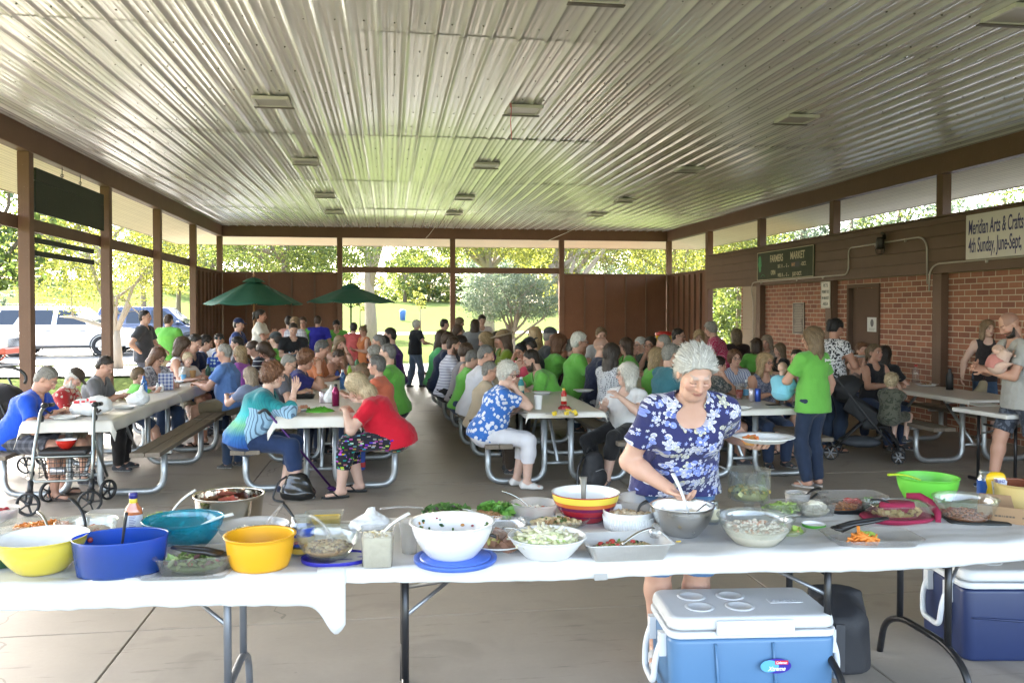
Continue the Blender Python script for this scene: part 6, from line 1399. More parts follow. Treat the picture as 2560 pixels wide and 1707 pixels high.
    p('blond child in purple top looking left', 1214, 853, 13.3, 265, tc='solid:.26,.08,.28', hair='bob', hc='blond', lean=.1, hp=.3, child=.4)
    p('person in dark cap behind the straw hat woman', 1244, 848, 13.6, 260, tc='solid:.08,.22,.06', hair='short', hc='dark', lean=.1, hp=.3)
    # --- fourth row
    p('man in grey tee and grey cap looking right', 1376, 841, 13.2, 90, tc='solid:.075,.08,.09', hair='crop', hc='grey', sex='m', hat='cap', hatc='solid:.06,.06,.065', lean=.14, hp=.2, b=1.1, tone=1)
    p('woman in lime green tee with dark red hair', 1399, 859, 11.9, 90, tc=GR, hair='bob', hc='auburn', lean=.2, hp=.25, arms='te')
    p('person in maroon shirt beside the white haired man', 1432, 868, 11.9, 88, top='long', tc='solid:.07,.022,.035', hair='short', hc='grey', lean=.08, hp=.3, sex='m')
    p('white haired man with glasses in lime green tee', 1449, 855, 11.2, 92, tc=GR, hair='short', hc='white', sex='m', b=1.12, lean=.08, hp=.2, glasses='y', tone=1, bc='solid:.05,.04,.04')
    p('bald bearded man with glasses in navy polo looking up', 1505, 866, 10.6, 92, tc='solid:.012,.016,.04', hair='buzz', hc='dark', sex='m', b=1.05, lean=.1, hp=-.15, glasses='y', beard='dark', neck='collar', bc='plaid:.3,.3,.33:.2,.2,.23', bot='shorts', arms='td')
    p('woman with straight dark hair in dotted white top', 1531, 885, 9.6, 60, top='cap', tc='dots:.50,.50,.52:.06,.06,.09', hair='longer', hc='dark', lean=.05, hp=.1, bc='print:.45,.45,.47:.15,.15,.18')
    p('woman with white bob in white tee and black trousers', 1566, 937, 8.45, 228, tc=WHT, hair='bob', hc='white', tone=4, b=1.18, lean=.04, hp=.05, hy=42, glasses='y', arms='bp', bc='solid:.014,.013,.014', bot='capri', shoe='sandal', sc='solid:.10,.11,.14', fixs=.95, neck='scoop', legs=(A3(-.02, .42, .085), A3(.30, .10, .085)))
    p('person with messy light brown hair at the back wall', 1503, 839, 14.2, 180, tc='solid:.5,.5,.5', hair='bun', hc='dirty', lean=.06)
    p('woman with brown bob in lime green tee eating', 1564, 866, 12.2, 270, tc=GR, hair='bob', hc='brown', lean=.1, hp=.2, arms='te')
    p('elderly white haired person with glasses at the back', 1600, 861, 13.2, 250, tc='solid:.3,.28,.27', hair='short', hc='white', sex='m', lean=.1, glasses='y', arms='ec')
    p('man with dark hair and glasses resting chin on fist', 1625, 862, 12.3, 225, top='shirt', tc='print:.03,.045,.035:.08,.10,.08', hair='short', hc='dark', sex='m', lean=.2, hp=.15, glasses='y', arms='tc', roll=-12, tone=1)
    p('blond woman in lime green tee looking right', 1644, 893, 9.9, 80, tc=GR, hair='long', hc='blond', lean=.12, hp=.2, hy=25, tone=1)
    p('grey haired man in pale yellow shirt, back turned', 1658, 858, 11.9, 300, top='shirt', tc='print:.50,.36,.15:.42,.30,.14', hair='crop', hc='grey', sex='m', lean=.06, b=1.1, neck='collar')
    p('man with dark hair and glasses beside the drink cooler', 1696, 840, 13.8, 120, tc='solid:.06,.055,.05', hair='crop', hc='dark', sex='m', glasses='y', lean=.08)
    p('blond person hidden behind the serving woman', 1748, 844, 14.4, 200, tc='solid:.3,.25,.2', hair='bob', hc='blond', lean=.06)
    p('man in teal tee with sunglasses on his head', 1678, 886, 9.1, 75, tc='solid:.04,.14,.17', hair='crop', hc='grey', sex='m', b=1.1, lean=.1, glasses='up')
    p('elderly woman in dark pink dotted shirt standing', 1776, 823, 12.8, 285, 'stand', tc='dots:.36,.025,.075:.55,.30,.34:1.3', hair='puff', hc='grey', b=1.25, lean=.2, hp=.35, arms='pp', bc=DKP, tone=0)
    p('woman with curly brown hair and glasses in striped blouse', 1837, 897, 10.0, 178, top='three', tc='vstripe:.45,.47,.55:.20,.22,.34', hair='curly', hc='auburn', lean=.12, hp=.05, glasses='y', arms='tt', neck='collar')
    p('blond woman with glasses and patterned scarf over grey top', 1914, 907, 9.1, 172, top='tank', tc='print:.20,.20,.26:.08,.09,.15', hair='long', hc='blond', tone=1, lean=.14, hp=.05, hy=-12, glasses='y', arms='tt', b=1.1)
    p('person with dark hair and print shirt resting head on hand', 1797, 914, 9.2, 100, tc='print:.05,.06,.06:.22,.20,.18', hair='short', hc='dark', sex='m', tone=1, lean=.12, hp=.3, arms='tc', bot='shorts', bc=KHAKI)
    p('woman in lime green tee seen from behind near tan column', 1891, 864, 13.0, 5, tc=GR, hair='bob', hc='brown', lean=.05)
    p('grey haired woman looking left by the brick wall', 1917, 856, 13.4, 230, tc='solid:.30,.25,.22', hair='long', hc='ashy', lean=.05, tone=1)
    p('girl with long light brown hair in black top', 1948, 875, 12.4, 265, top='cap', tc=BLACK, hair='longer', hc='dirty', lean=.08, hp=.2)
    p('brown haired person at the back by the tan column', 1841, 840, 14.8, 10, tc='solid:.04,.025,.025', hair='bob', hc='dirty', lean=.05)
    p('man in red tee hidden behind the baby', 1992, 896, 9.8, 230, tc='solid:.3,.2,.2', hair='crop', hc='dark', sex='m', lean=.08, bc=NAVY, bot='shorts', shoe='flip', sc=DKP)
    global GW, BM, TW
    GW = p('woman in lime green tee and jeans carrying a baby', 2030, 846, 7.85, 338, 'stand', tc=GR, hair='long', hc='dirty', tone=1, lean=.02, hp=.15, hy=-28, arms='pd', b=1.04, bc='denim:.018,.028,.055', handL=A3(-.02, .25, 1.02), elbL=A3(-1, -.2, -.4), shoe='flip', sc='solid:.4,.36,.33', hem=-.13)
    p('bald baby in light blue held by the green tee woman', 1957, 922, 8.05, 60, tc='solid:.20,.50,.62', hair='buzz', hc='dirty', tone=4, child=1.6, seat=.86, lean=.02, hp=.2, bot='shorts', bc='solid:.2,.5,.62', sex='m', arms='pp', legs=(A3(-.07, .12, .80), A3(.07, .12, .80)))
    p('woman with black ponytail in black and white print top', 2090, 821, 9.75, 72, 'stand', top='cap', tc='print:.55,.54,.55:.012,.012,.016:1.1', hair='pony', hc='black', tone=2, lean=.06, hp=.5, arms='pp', bc='denim:.03,.045,.08', b=1.05, shoe='flip', sc=DKP, hem=-.16)
    # --- beside the brick wall
    p('young woman lifting a white paper plate to her mouth', 2156, 877, 10.9, 185, top='tank', tc='solid:.30,.22,.20', hair='pony', hc='auburn', lean=.06, hp=.15, arms='ee')
    p('woman in black tank top looking up with open mouth', 2188, 882, 10.1, 165, top='tank', tc='solid:.018,.018,.022', hair='pony', hc='dirty', lean=.06, hp=0, tone=1, arms='tt')
    p('dark haired woman in black with her back to the room', 2212, 886, 10.4, 60, tc='solid:.014,.014,.016', hair='long', hc='dark', lean=.08, hp=.3)
    p('curly blond toddler in camouflage eating red melon', 2230, 952, 8.95, 62, top='tee', tc='camo:.10,.10,.075:.045,.05,.035', hair='curly', hc='pale', tone=4, child=1, seat=.46, lean=.08, hp=.1, arms='te', bot='shorts', bc='camo:.10,.10,.075:.045,.05,.035', sex='m', legs=(A3(-.05, .18, .28), A3(.08, .2, .28)))
    p('young woman with long fair hair in dark tank top and denim shorts', 2470, 822, 10.4, 215, 'stand', top='tank', tc='solid:.030,.024,.026', hair='longer', hc='dirty', tone=4, lean=.03, hp=.1, hy=-30, arms='hd', bot='shorts', bc='denim:.05,.08,.14', handR=A3(.30, .12, .84))
    BM = p('bald bearded man in grey tee and dark shorts holding a baby', 2524, 812, 7.35, 283, 'stand', tc='solid:.34,.33,.31', hair='buzz', hc='dark', sex='m', tone=1, b=1.08, lean=.12, hp=.62, beard='dark', arms='bb', bot='shorts', bc='print:.035,.04,.055:.10,.11,.14:.5', kick=.22, shoe='sneaker', sc='solid:.015,.02,.035', hem=-.14, handR=A3(.03, .40, 1.18), handL=A3(-.05, .36, 1.16))
    p('newborn baby in red held against the bald man', 2497, 880, 7.25, 110, top='tank', tc='solid:.50,.20,.17', hair='buzz', hc='dirty', tone=4, child=1.8, seat=1.16, lean=.02, hp=.2, bot='shorts', bc='solid:.58,.40,.32', arms='pp', sex='m', legs=(A3(-.05, .16, 1.20), A3(.05, .18, 1.22)))
people()
# ============================================================ serving tables
VIN = plain('white_vinyl_cloth', (.54, .537, .535), .55, var=.07, vs=2, bump=.35, bs=14)
folding_table('folding_table', 'left serving table with grey legs under a drooping cloth', 1.83, .74, TZ-.006, GRYL, ((.35, 1), (1.50, 1)), (-2.13, 3.27, 0), parts=False)
folding_table('folding_table', 'middle serving table with black legs beside the light blue cooler', 2.42, .74, TZ-.006, BLK, ((.30, 1), (2.12, 1)), (-.24, 3.28, 0))
folding_table('folding_table', 'right serving table with black legs before the navy cooler', 1.83, .74, TZ-.006, BLK, ((.26, 1), (1.5, 1)), (2.19, 3.28, 0))
def runner(name, label, x0, x1, y0, y1, z, front, back, seed, corner=None, lift=0.):
    rg = np.random.RandomState(seed); nx = 150; us = np.linspace(x0, x1, nx)
    prof = [(-back, 0)]; vs = np.concatenate([np.linspace(-back, 0, 6)[:-1], np.linspace(0, y1-y0, 26), np.linspace(y1-y0, y1-y0+front, 9)[1:]])   # measured from the far edge to the near hem
    A, B = np.meshgrid(us, vs); W_ = y1-y0; ph = rg.uniform(0, 6, 8)
    Y = np.where(B < 0, y1+.006, np.where(B > W_, y0-.008, y1-B)); e = np.where(B < 0, -B, np.where(B > W_, B-W_, 0))
    fr = 1.0
    hem = 1+.25*np.sin(A*1.3+ph[0])+.10*np.sin(A*4+ph[1])
    if corner is not None: hem = 1.05+.06*np.sin(A*5)+corner*np.clip((A-(x1-.8))/.8, 0, 1)**1.5+1.15*np.exp(-((A-(x1-.035))/.05)**2)
    e2 = e*np.where(B > W_, hem, 1)
    Z = z-e2*.99+lift; X = A.copy()
    wr = .55*np.sin(A*26+ph[2]+np.sin(A*7)*1.5)+.45*np.sin(A*57+ph[3]+np.sin(A*11)*2)
    Y = Y-np.where(B > W_, e*(.10+.10*wr), 0)+np.where(B < 0, e*.12*wr, 0)
    on = (e == 0)
    Z = Z+on*(.0035*(1+np.sin(B*24+A*1.6+ph[4]+2*np.sin(A*1.9)))*.5+.0035*np.sin(A*15+B*6+ph[5])+.003*np.exp(-(((A+.13) % .62-.31)/.010)**2)+.0025*np.exp(-((B-W_*.48)/.010)**2)+.0012*np.sin(A*44+B*90+ph[7]+3*np.sin(B*13))+.0018*np.sin(B*60+A*3+ph[6]*2*np.sin(A)))
    ny_, nx_ = A.shape; i = (np.arange(ny_-1)[:, None]*nx_+np.arange(nx_-1)[None]).ravel()
    o = link_mesh(name, np.stack([X, Y, Z], -1).reshape(-1, 3), np.c_[i, i+nx_, i+1+nx_, i+1], VIN, smooth=True)
    sd = o.modifiers.new('thick', 'SOLIDIFY'); sd.thickness = .0015; sd.offset = 1
    return tag(o, label, 'tablecloth', 'white vinyl cloths on the serving tables')
runner('tablecloth', 'left white vinyl cloth hanging low to a corner point', -2.2, -.165, 3.262, 4.018, TZ-.002, .085, .12, 3, corner=.6)
rc = runner('tablecloth', 'long white vinyl cloth on the right serving tables', -.27, 4.05, 3.27, 4.03, TZ-.001, .070, .14, 8, lift=.003)
tp_ = MB(); p_ = T(1390, 1325, .70); tp_.bx(p_[0]-.026, p_[0]+.026, 3.246, 3.2475, .668, .692); tag(tp_.build('tape', plain('grey_tape', (.35, .34, .33), .4)), 'strip of grey tape on the front hem of the white cloth', 'tape')
# ---- dish builders
WG = plain('white_glaze', (.70, .70, .69), .18, coat=.4, var=.02); STEEL = plain('brushed_steel', (.64, .63, .61), .26, 1, var=.08, vs=30); FOIL = plain('foil', (.72, .72, .72), .45, .30, var=.05, bump=.5, bs=40)
CG = clear('clear_glass', (.95, .97, .96), .03, .12, .06, (.8, .82, .8)); CP = clear('clear_plastic', (.97, .97, .97), .12, .10, .10, (.85, .85, .85)); FRO = clear('frosted_plastic', (.93, .93, .93), .3, .06, .32, (.75, .74, .72))
BLACKP = plain('black_utensil', (.014, .014, .016), .3, var=.05); WHP = plain('white_utensil', (.66, .65, .62), .35, var=.03); CUT = plain('steel_cutlery', (.5, .5, .48), .2, 1, var=.05)
def place(dx, dyb, rb): p = T(dx, dyb); return (p[0]+p[0]/p[1]*rb, p[1]+rb)
def bowl(name, label, cat, c, r, rb, h, mat, z=TZ+.004, th=.005, sy=1., lip=.0, inner=None, curve=1.7, rz=0, foot=0, band=None, n=48):
    """turned bowl with wall thickness; inner = different inside material"""
    t = tag(empty(name, (c[0], c[1], z), rz), label, cat)
    K_ = 10; out = [(0, foot), (rb*.98, foot)] if not foot else [(0, foot), (rb*.7, foot), (rb*.8, 0), (rb*.95, 0), (rb*.98, foot)]
    for i in range(K_+1): f = i/K_; out.append((rb+(r-rb)*(1-(1-f)**curve), foot+(h-foot)*f))
    rim = [(r+lip, h+.001), (r+lip, h+.005), (r-th, h+.004)]
    ins = [(max(.001, rb+(r-rb)*(1-(1-i/K_)**curve)-th), foot+th+(h-foot-th)*(i/K_)) for i in range(K_, -1, -1)]+[(0.0005, foot+th)]
    if inner is None: MB().lathe(out+rim+ins, n, sy=sy).build('body', mat, t)
    else:
        MB().lathe(out+rim[:2], n, sy=sy).build('body', mat, t); MB().lathe([rim[1]]+rim[2:]+ins, n, sy=sy).build('lining', inner, t)
    if band:
        for (z0, z1, m_) in band:
            pr = []
            for i in range(6):
                zz = z0+(z1-z0)*i/5; f = (zz-foot)/(h-foot); pr.append((rb+(r-rb)*(1-(1-f)**curve)+.0012, zz))
            MB().lathe(pr, n, sy=sy).build('band', m_, t)
    return t
def rrect(a, b, rad, n=6):
    P = []
    for (cx_, cy_, a0) in ((a-rad, b-rad, 0), (-a+rad, b-rad, 90), (-a+rad, -b+rad, 180), (a-rad, -b+rad, 270)):
        for k in range(n+1): t = R(a0+90*k/n); P.append((cx_+rad*math.cos(t), cy_+rad*math.sin(t)))
    return P
def tray(name, label, cat, c, a, b, h, mat, rad=.03, th=.004, taper=.85, rz=0, lip=.008, z=TZ+.004, parent=None, pname='body', pleat=0):
    t = tag(empty(name, (c[0], c[1], z), rz), label, cat) if parent is None else parent
    lay = [(taper, 0, 0), (1, h, 0), (1+lip/a, h+.002, 1), (1-th/a, h+.003, 0), (taper-th/a, th, 0)]
    V = []; n_ = None
    for s_, zz, _ in lay:
        P = rrect(a*s_, b*s_+(a*s_-b*s_)*0, rad*s_, 8); n_ = len(P)
        for i, (x, y) in enumerate(P): q = 1+(pleat*(1 if i % 2 else -1)/a if zz > 0 else 0); V.append((x*q, y*q, zz))
    F = [tuple(reversed(range(n_))), tuple(4*n_+k for k in range(n_))]
    for j in range(4):
        for i in range(n_): F.append((j*n_+i, j*n_+(i+1) % n_, (j+1)*n_+(i+1) % n_, (j+1)*n_+i))
    o = link_mesh(pname, V, F, mat, t, smooth=False); return t
FM = {}
def fm(c, rough=.5): 
    k = 'food_%.3f_%.3f_%.3f' % c
    return plain(k, c, rough, var=.3, vs=40, bump=.3, bs=120)
def food(name, label, c, z, rx, ry, h, col0, bits, seed=1, rz=0, cat='food', flat=.5, rnd=1.0, depth=.02):
    """a mound with many separate morsels pressed into it"""
    rg = np.random.RandomState(seed); t = MB(); mats = [fm(col0)]
    n_, k_ = 28, 8; V = [(0, 0, h)]; F = []
    for j in range(1, k_+1):
        f = j/k_
        for i in range(n_):
            a = 2*math.pi*i/n_; zz = h*(1-f**2.2)*(flat+(1-flat)*1)+rg.randn()*.0025*rnd*(f < 1)
            V.append((rx*f*math.cos(a), ry*f*math.sin(a), zz))
    for i in range(n_):
        V.append((rx*.8*math.cos(2*math.pi*i/n_), ry*.8*math.sin(2*math.pi*i/n_), -depth))
    F = [(0, 1+i, 1+(i+1) % n_) for i in range(n_)]
    for j in range(k_): F += [(1+j*n_+i, 1+(j+1)*n_+i, 1+(j+1)*n_+(i+1) % n_, 1+j*n_+(i+1) % n_) for i in range(n_)]
    F.append(tuple(1+k_*n_+i for i in reversed(range(n_)))); t.add(V, F, True)
    for (c_, num, sz, shp) in bits:
        mats.append(fm(c_)); t.cur = len(mats)-1
        for _ in range(num):
            a = rg.uniform(0, 6.283); f = math.sqrt(rg.uniform(0, .96)); x, y = rx*f*math.cos(a), ry*f*math.sin(a); zz = h*(1-f**2.2)+rg.uniform(-.2, .6)*sz; s_ = sz*rg.uniform(.6, 1.35)
            if shp == 'ball': t.ball((x, y, zz), (s_, s_*rg.uniform(.6, 1), s_*.75), 7, 5)
            elif shp == 'cube': t.box((x, y, zz), (s_*1.6, s_*1.5, s_*1.2), M=Matrix.Rotation(rg.uniform(0, 3), 3, Vector(rg.randn(3))))
            elif shp == 'stick': d = rg.randn(3)*np.array([1, 1, .3]); d = d/np.linalg.norm(d)*s_*3.0; t.tube([(x-d[0], y-d[1], zz-d[2]+.004), (x, y, zz+.006), (x+d[0], y+d[1], zz+d[2]+.004)], [s_*.55, s_*.62, s_*.4], 6)
            else:  # leaf: a small cupped blade
                u_ = rg.randn(3); u_[2] *= .5; u_ /= np.linalg.norm(u_); w_ = np.cross(u_, rg.randn(3)); w_ /= np.linalg.norm(w_); nn = np.cross(u_, w_); P = np.array([x, y, zz+s_*.25])
                q = [P-u_*s_, P-u_*s_*.3+w_*s_*.5+nn*s_*.18, P+u_*s_*.5+w_*s_*.42+nn*s_*.12, P+u_*s_, P+u_*s_*.5-w_*s_*.42+nn*s_*.12, P-u_*s_*.3-w_*s_*.5+nn*s_*.18, P-u_*s_*.1]
                t.add(q, [(0, 1, 6), (1, 2, 6), (2, 3, 6), (3, 4, 6), (4, 5, 6), (5, 0, 6)], False)
    o = t.build(name, None, loc=(c[0], c[1], z), mats=mats); o.rotation_euler = (0, 0, rz)
    return tag(o, label, cat)
def utensil(name, label, tip, end, mat, kind='spoon', w=.006, flat=.5, cat=None, bend=.012):
    """spoon or handle from the tip in the food to the free end"""
    a = Vector(tip); b = Vector(end); d = (b-a); L = d.length; u = d.normalized(); m = MB()
    side = u.cross(Vector((0, 0, 1))); side = side.normalized() if side.length > .05 else Vector((1, 0, 0)); up = side.cross(u)
    n_ = 9; V = []; F = []; q = 8
    for i in range(n_+1):
        f = i/n_; p = a+d*f+up*(bend*math.sin(f*math.pi)); ww = w*(.75+.6*f**3); 
        for k in range(q): an = 2*math.pi*k/q; V.append(p+side*math.cos(an)*ww+up*math.sin(an)*ww*flat)
    for i in range(n_):
        for k in range(q): F.append((i*q+k, i*q+(k+1) % q, (i+1)*q+(k+1) % q, (i+1)*q+k))
    F += [tuple(reversed(range(q))), tuple(n_*q+k for k in range(q))]; m.add(V, F, True)
    if kind == 'spoon':
        V = []; F = []
        c0 = a-u*.028
        for j in range(5):
            f = j/4
            for k in range(12): an = 2*math.pi*k/12; V.append(c0+u*math.cos(an)*.036*(f)+side*math.sin(an)*.024*f-up*(.012*(1-f*f)))
        for j in range(4):
            for k in range(12): F.append((j*12+k, j*12+(k+1) % 12, (j+1)*12+(k+1) % 12, (j+1)*12+k))
        m.add(V, F, True)
    elif kind == 'fork':
        for s_ in (-.012, -.004, .004, .012): m.tube([a+side*s_, a-u*.04+side*s_-up*.006], .0022, 5)
        m.add([a+side*.015, a-side*.015, a-side*.012+u*.03, a+side*.012+u*.03], [(0, 1, 2, 3)])
    o = m.build(name, mat); o2 = o.modifiers.new('t', 'SOLIDIFY'); o2.thickness = .0014
    return tag(o, label, cat or kind)
def up_(c, z, x=0, y=0): return (c[0]+x, c[1]+y, TZ+z)
def W(dx, dy, Y): return tuple(aty(dx*K, dy*K, Y))
YB_ = plain('yellow_enamel', (.62, .50, .06), .22, coat=.4, var=.04)
# 1 yellow bowl
c = place(97, 1326, .085); bowl('mixing_bowl', 'large pale yellow mixing bowl, white inside and empty', 'bowl', c, .160, .082, .125, YB_, inner=WG, lip=.003)
# 2 blue oval tub
BT = clear('blue_plastic', (.06, .20, .75), .2, .10, .50, (.035, .15, .58))
c = place(278, 1335, .12); bowl('serving_tub', 'oval translucent royal blue tub with a black spoon handle', 'tub', c, .167, .150, .128, BT, sy=.76, curve=1.1, rz=R(8), th=.003)
food('fruit_salad', 'cubes of fruit seen through the blue tub', c, TZ+.03, .135, .095, .012, (.12, .03, .05), [((.35, .06, .06), 22, .014, 'cube'), ((.45, .35, .2), 14, .015, 'cube'), ((.1, .02, .06), 18, .010, 'ball')], 3)
utensil('ladle', 'upright black ladle handle in the royal blue tub', up_(c, .03, -.01, .02), up_(c, .215, .012, .03), BLACKP, 'spoon', .010, .45, bend=.0)
MB_ = MB(); MB_.ball((0, 0, 0), .0105, 10, 7); o = tag(MB_.build('grape', fm((.22, .03, .03), .25), loc=up_(c, .111, -.124, .052)), 'single red grape stuck inside the royal blue tub', 'grape')
# 3 clear salad box
c = place(450, 1326, .10); tray('salad_box', 'clear hinged plastic box half full of lettuce salad', 'food box', c, .135, .098, .062, CP, .04, .002, .84, R(4)); 
tray('box_lid', 'open clear lid lying under the lettuce salad box', 'lid', (c[0]-.02, c[1]-.015), .16, .115, .012, CP, .03, .002, .95, R(-3), z=TZ+.001)
food('lettuce_salad', 'lettuce salad with radish in a clear box', c, TZ+.024, .105, .072, .016, (.12, .17, .05), [((.16, .25, .07), 60, .020, 'leaf'), ((.30, .36, .14), 45, .018, 'leaf'), ((.10, .03, .03), 30, .015, 'leaf'), ((.5, .05, .05), 5, .010, 'ball')], 5, R(4))
def tongs(label, a, b, w=.02):
    a, b = Vector(a), Vector(b); u = (b-a).normalized(); s_ = u.cross(Vector((0, 0, 1))).normalized(); m = MB()
    for k in (-1, 1):
        pts = [b+s_*k*.004, b-u*.05+s_*k*w*.9, (a+b)/2+s_*k*w*1.2, a+u*.06+s_*k*w, a+s_*k*w*.7-Vector((0, 0, .012))]
        m.tube(pts, [.006, .0075, .008, .010, .016], 8)
        m.ball(a+s_*k*w*.8-u*.01-Vector((0, 0, .008)), (.024, .018, .008), 10, 6)
    return tag(m.build('tongs', BLACKP), label, 'tongs')
tongs('black plastic tongs lying on the lettuce salad', up_(c, .062, .095, .0), up_(c, .090, -.085, -.01))
# 4 yellow tub
YT = plain('orange_yellow_plastic', (.68, .34, .012), .38, var=.04)
c = place(598, 1320, .105); bowl('serving_bowl', 'deep orange yellow plastic bowl with a rolled rim', 'bowl', c, .126, .104, .118, YT, lip=.009, curve=2.2, th=.004)
food('dip', 'last of a pale dip inside the orange yellow bowl', c, TZ+.012, .09, .09, .008, (.45, .30, .10), [], 2)
utensil('spoon', 'clear pinkish plastic spoon leaning in the orange yellow bowl', up_(c, .03, .03, .02), W(690, 1245, 3.45), clear('pink_clear', (.95, .7, .7), .1, .15, .2, (.7, .4, .4)), 'spoon', .007)
# 5 granola bowl on dark blue lid
NB = plain('navy_lid_plastic', (.020, .018, .28), .35, var=.05)
c = place(760, 1306, .10); bowl('storage_cover', 'dark blue oval plastic lid under the granola bowl', 'lid', (c[0]+.02, c[1]), .135, .13, .012, NB, sy=.72, th=.004, z=TZ+.003)
c = (c[0]-.012, c[1]+.005); bowl('glass_bowl', 'clear glass bowl of granola on a dark blue lid', 'bowl', c, .124, .075, .098, CG, z=TZ+.018, sy=.85, lip=.004)
food('granola', 'crunchy brown granola salad inside a glass bowl', c, TZ+.052, .094, .082, .022, (.28, .17, .08), [((.42, .27, .12), 200, .0075, 'ball'), ((.20, .11, .05), 90, .0075, 'ball'), ((.10, .06, .035), 30, .007, 'ball'), ((.5, .38, .2), 60, .007, 'cube')], 6)
utensil('spoon', 'clear plastic spoon standing in the granola', up_(c, .08, .02, .0), W(712, 1182, c[1]-.01), CP, 'spoon', .009, .6)
# 6 square tub
c = place(868, 1308, .06); t = tray('food_tub', 'square clear tub of creamy potato salad', 'tub', c, .062, .062, .135, CP, .016, .0018, .90, R(-3), lip=.005)
tray('potato_salad', '', '', c, .058, .058, .108, fm((.88, .74, .54)), .014, .05, .90, R(-3), lip=0, z=TZ+.007); bpy.data.objects['potato_salad'].name = 'salad_block'
o = [x for x in col.objects if x.name.startswith('salad_block')][0]; tag(o, 'pale creamy potato salad filling the square tub', 'food')
food('creamy_salad', 'lumpy top of the creamy salad in the square tub', c, TZ+.112, .05, .05, .010, (.78, .68, .48), [((.8, .72, .55), 30, .010, 'ball'), ((.55, .42, .15), 8, .008, 'ball')], 8)
utensil('spoon', 'white plastic spoon leaning out of the square tub', up_(c, .10, .0, .0), W(940, 1178, c[1]+.03), WHP, 'spoon', .008, .5)
# 7 big white bowl on blue lid
c = place(1046, 1317, .155); bowl('bowl_lid', 'round light blue plastic lid under the big white bowl', 'lid', c, .162, .157, .012, plain('light_blue_plastic', (.055, .13, .50), .4, var=.04), th=.022, z=TZ+.003)
c = (c[0]-.012, c[1]+.006); bowl('mixing_bowl', 'big glossy white plastic mixing bowl smeared with salad bits', 'bowl', c, .158, .085, .135, plain('white_bowl_plastic', (.72, .71, .70), .28, var=.02), lip=.010, z=TZ+.019, curve=1.9)
rgb = np.random.RandomState(4); m = MB(); mats = [fm((.05, .14, .02)), fm((.55, .25, .06)), fm((.30, .05, .05)), fm((.02, .07, .015))]
for q in range(95):
    m.cur = int(rgb.choice([0, 0, 3, 1, 2])); a = rgb.uniform(0, 6.28); f = rgb.uniform(.08, .85); rr = (.085+(.073)*(1-(1-f)**1.9))-.009; m.ball((rr*math.cos(a), rr*math.sin(a), .135*f+.004), (rgb.uniform(.003, .009), rgb.uniform(.003, .008), rgb.uniform(.003, .007)), 6, 5)
tag(m.build('salad_bits', None, loc=(c[0], c[1], TZ+.019), mats=mats), 'scattered green and orange salad bits clinging inside the white bowl', 'food')
food('chopped_salad', 'chopped vegetables left in the big white bowl', c, TZ+.032, .075, .075, .012, (.10, .16, .04), [((.05, .14, .02), 40, .010, 'leaf'), ((.55, .25, .06), 25, .006, 'cube'), ((.5, .45, .3), 25, .006, 'ball')], 9)
utensil('serving_spoon', 'black handled steel spoon on the rim of the white bowl', up_(c, .10, .085, -.05), W(1138, 1232, c[1]-.03), BLACKP, 'spoon', .008, .6)
# 8 plastic cup
def cup(label, c, r, h, mat, z=TZ+.003, name='cup', fill=None, cat='cup'):
    t = tag(empty(name, (c[0], c[1], z)), label, cat); MB().lathe([(0, .001), (r*.72, .001), (r*.74, .004), (r, h), (r*1.05, h+.003), (r*.97, h+.002), (r*.70, .005), (0, .005)], 24).build('body', mat, t)
    if fill: MB().lathe([(0, .006), (r*.70, .006), (r*.9, h*.62), (0, h*.62)], 20).build('drink', fill, t)
    return t
cup('translucent plastic cup with a pale green stripe behind the potato salad tub', place(940, 1275, .03), .040, .125, FRO, fill=None)
# 9 foam bowl
c = place(1257, 1292, .085); bowl('foam_bowl', 'white foam bowl heaped with creamy macaroni', 'bowl', c, .152, .088, .078, plain('foam', (.72, .72, .72), .6, var=.02), curve=1.25, lip=.006, th=.004)
food('macaroni_salad', 'pale green creamy macaroni heaped in the foam bowl', (c[0]-.01, c[1]), TZ+.058, .125, .12, .035, (.55, .57, .30), [((.60, .62, .36), 130, .014, 'ball'), ((.40, .52, .18), 45, .010, 'cube'), ((.66, .64, .48), 60, .011, 'stick')], 12)
utensil('spoon', 'metal spoon resting in the creamy macaroni', up_(c, .09, -.09, .0), W(1155, 1212, c[1]+.03), CUT, 'spoon', .005)
# 10 clamshell
c = place(1145, 1272, .10); bowl('plate', 'white plate under a clear domed lid', 'plate', c, .118, .075, .016, WG, curve=1.2, th=.003)
food('sliced_meat', 'brown meat slices on the white domed plate', c, TZ+.016, .085, .085, .02, (.22, .12, .08), [((.28, .15, .10), 20, .02, 'cube'), ((.45, .42, .14), 8, .018, 'ball')], 15)
bowl('dome_lid', 'clear plastic dome tipped over the white plate', 'lid', (c[0]+.01, c[1]+.06), .115, .09, .055, CP, z=TZ+.030, th=.0015)
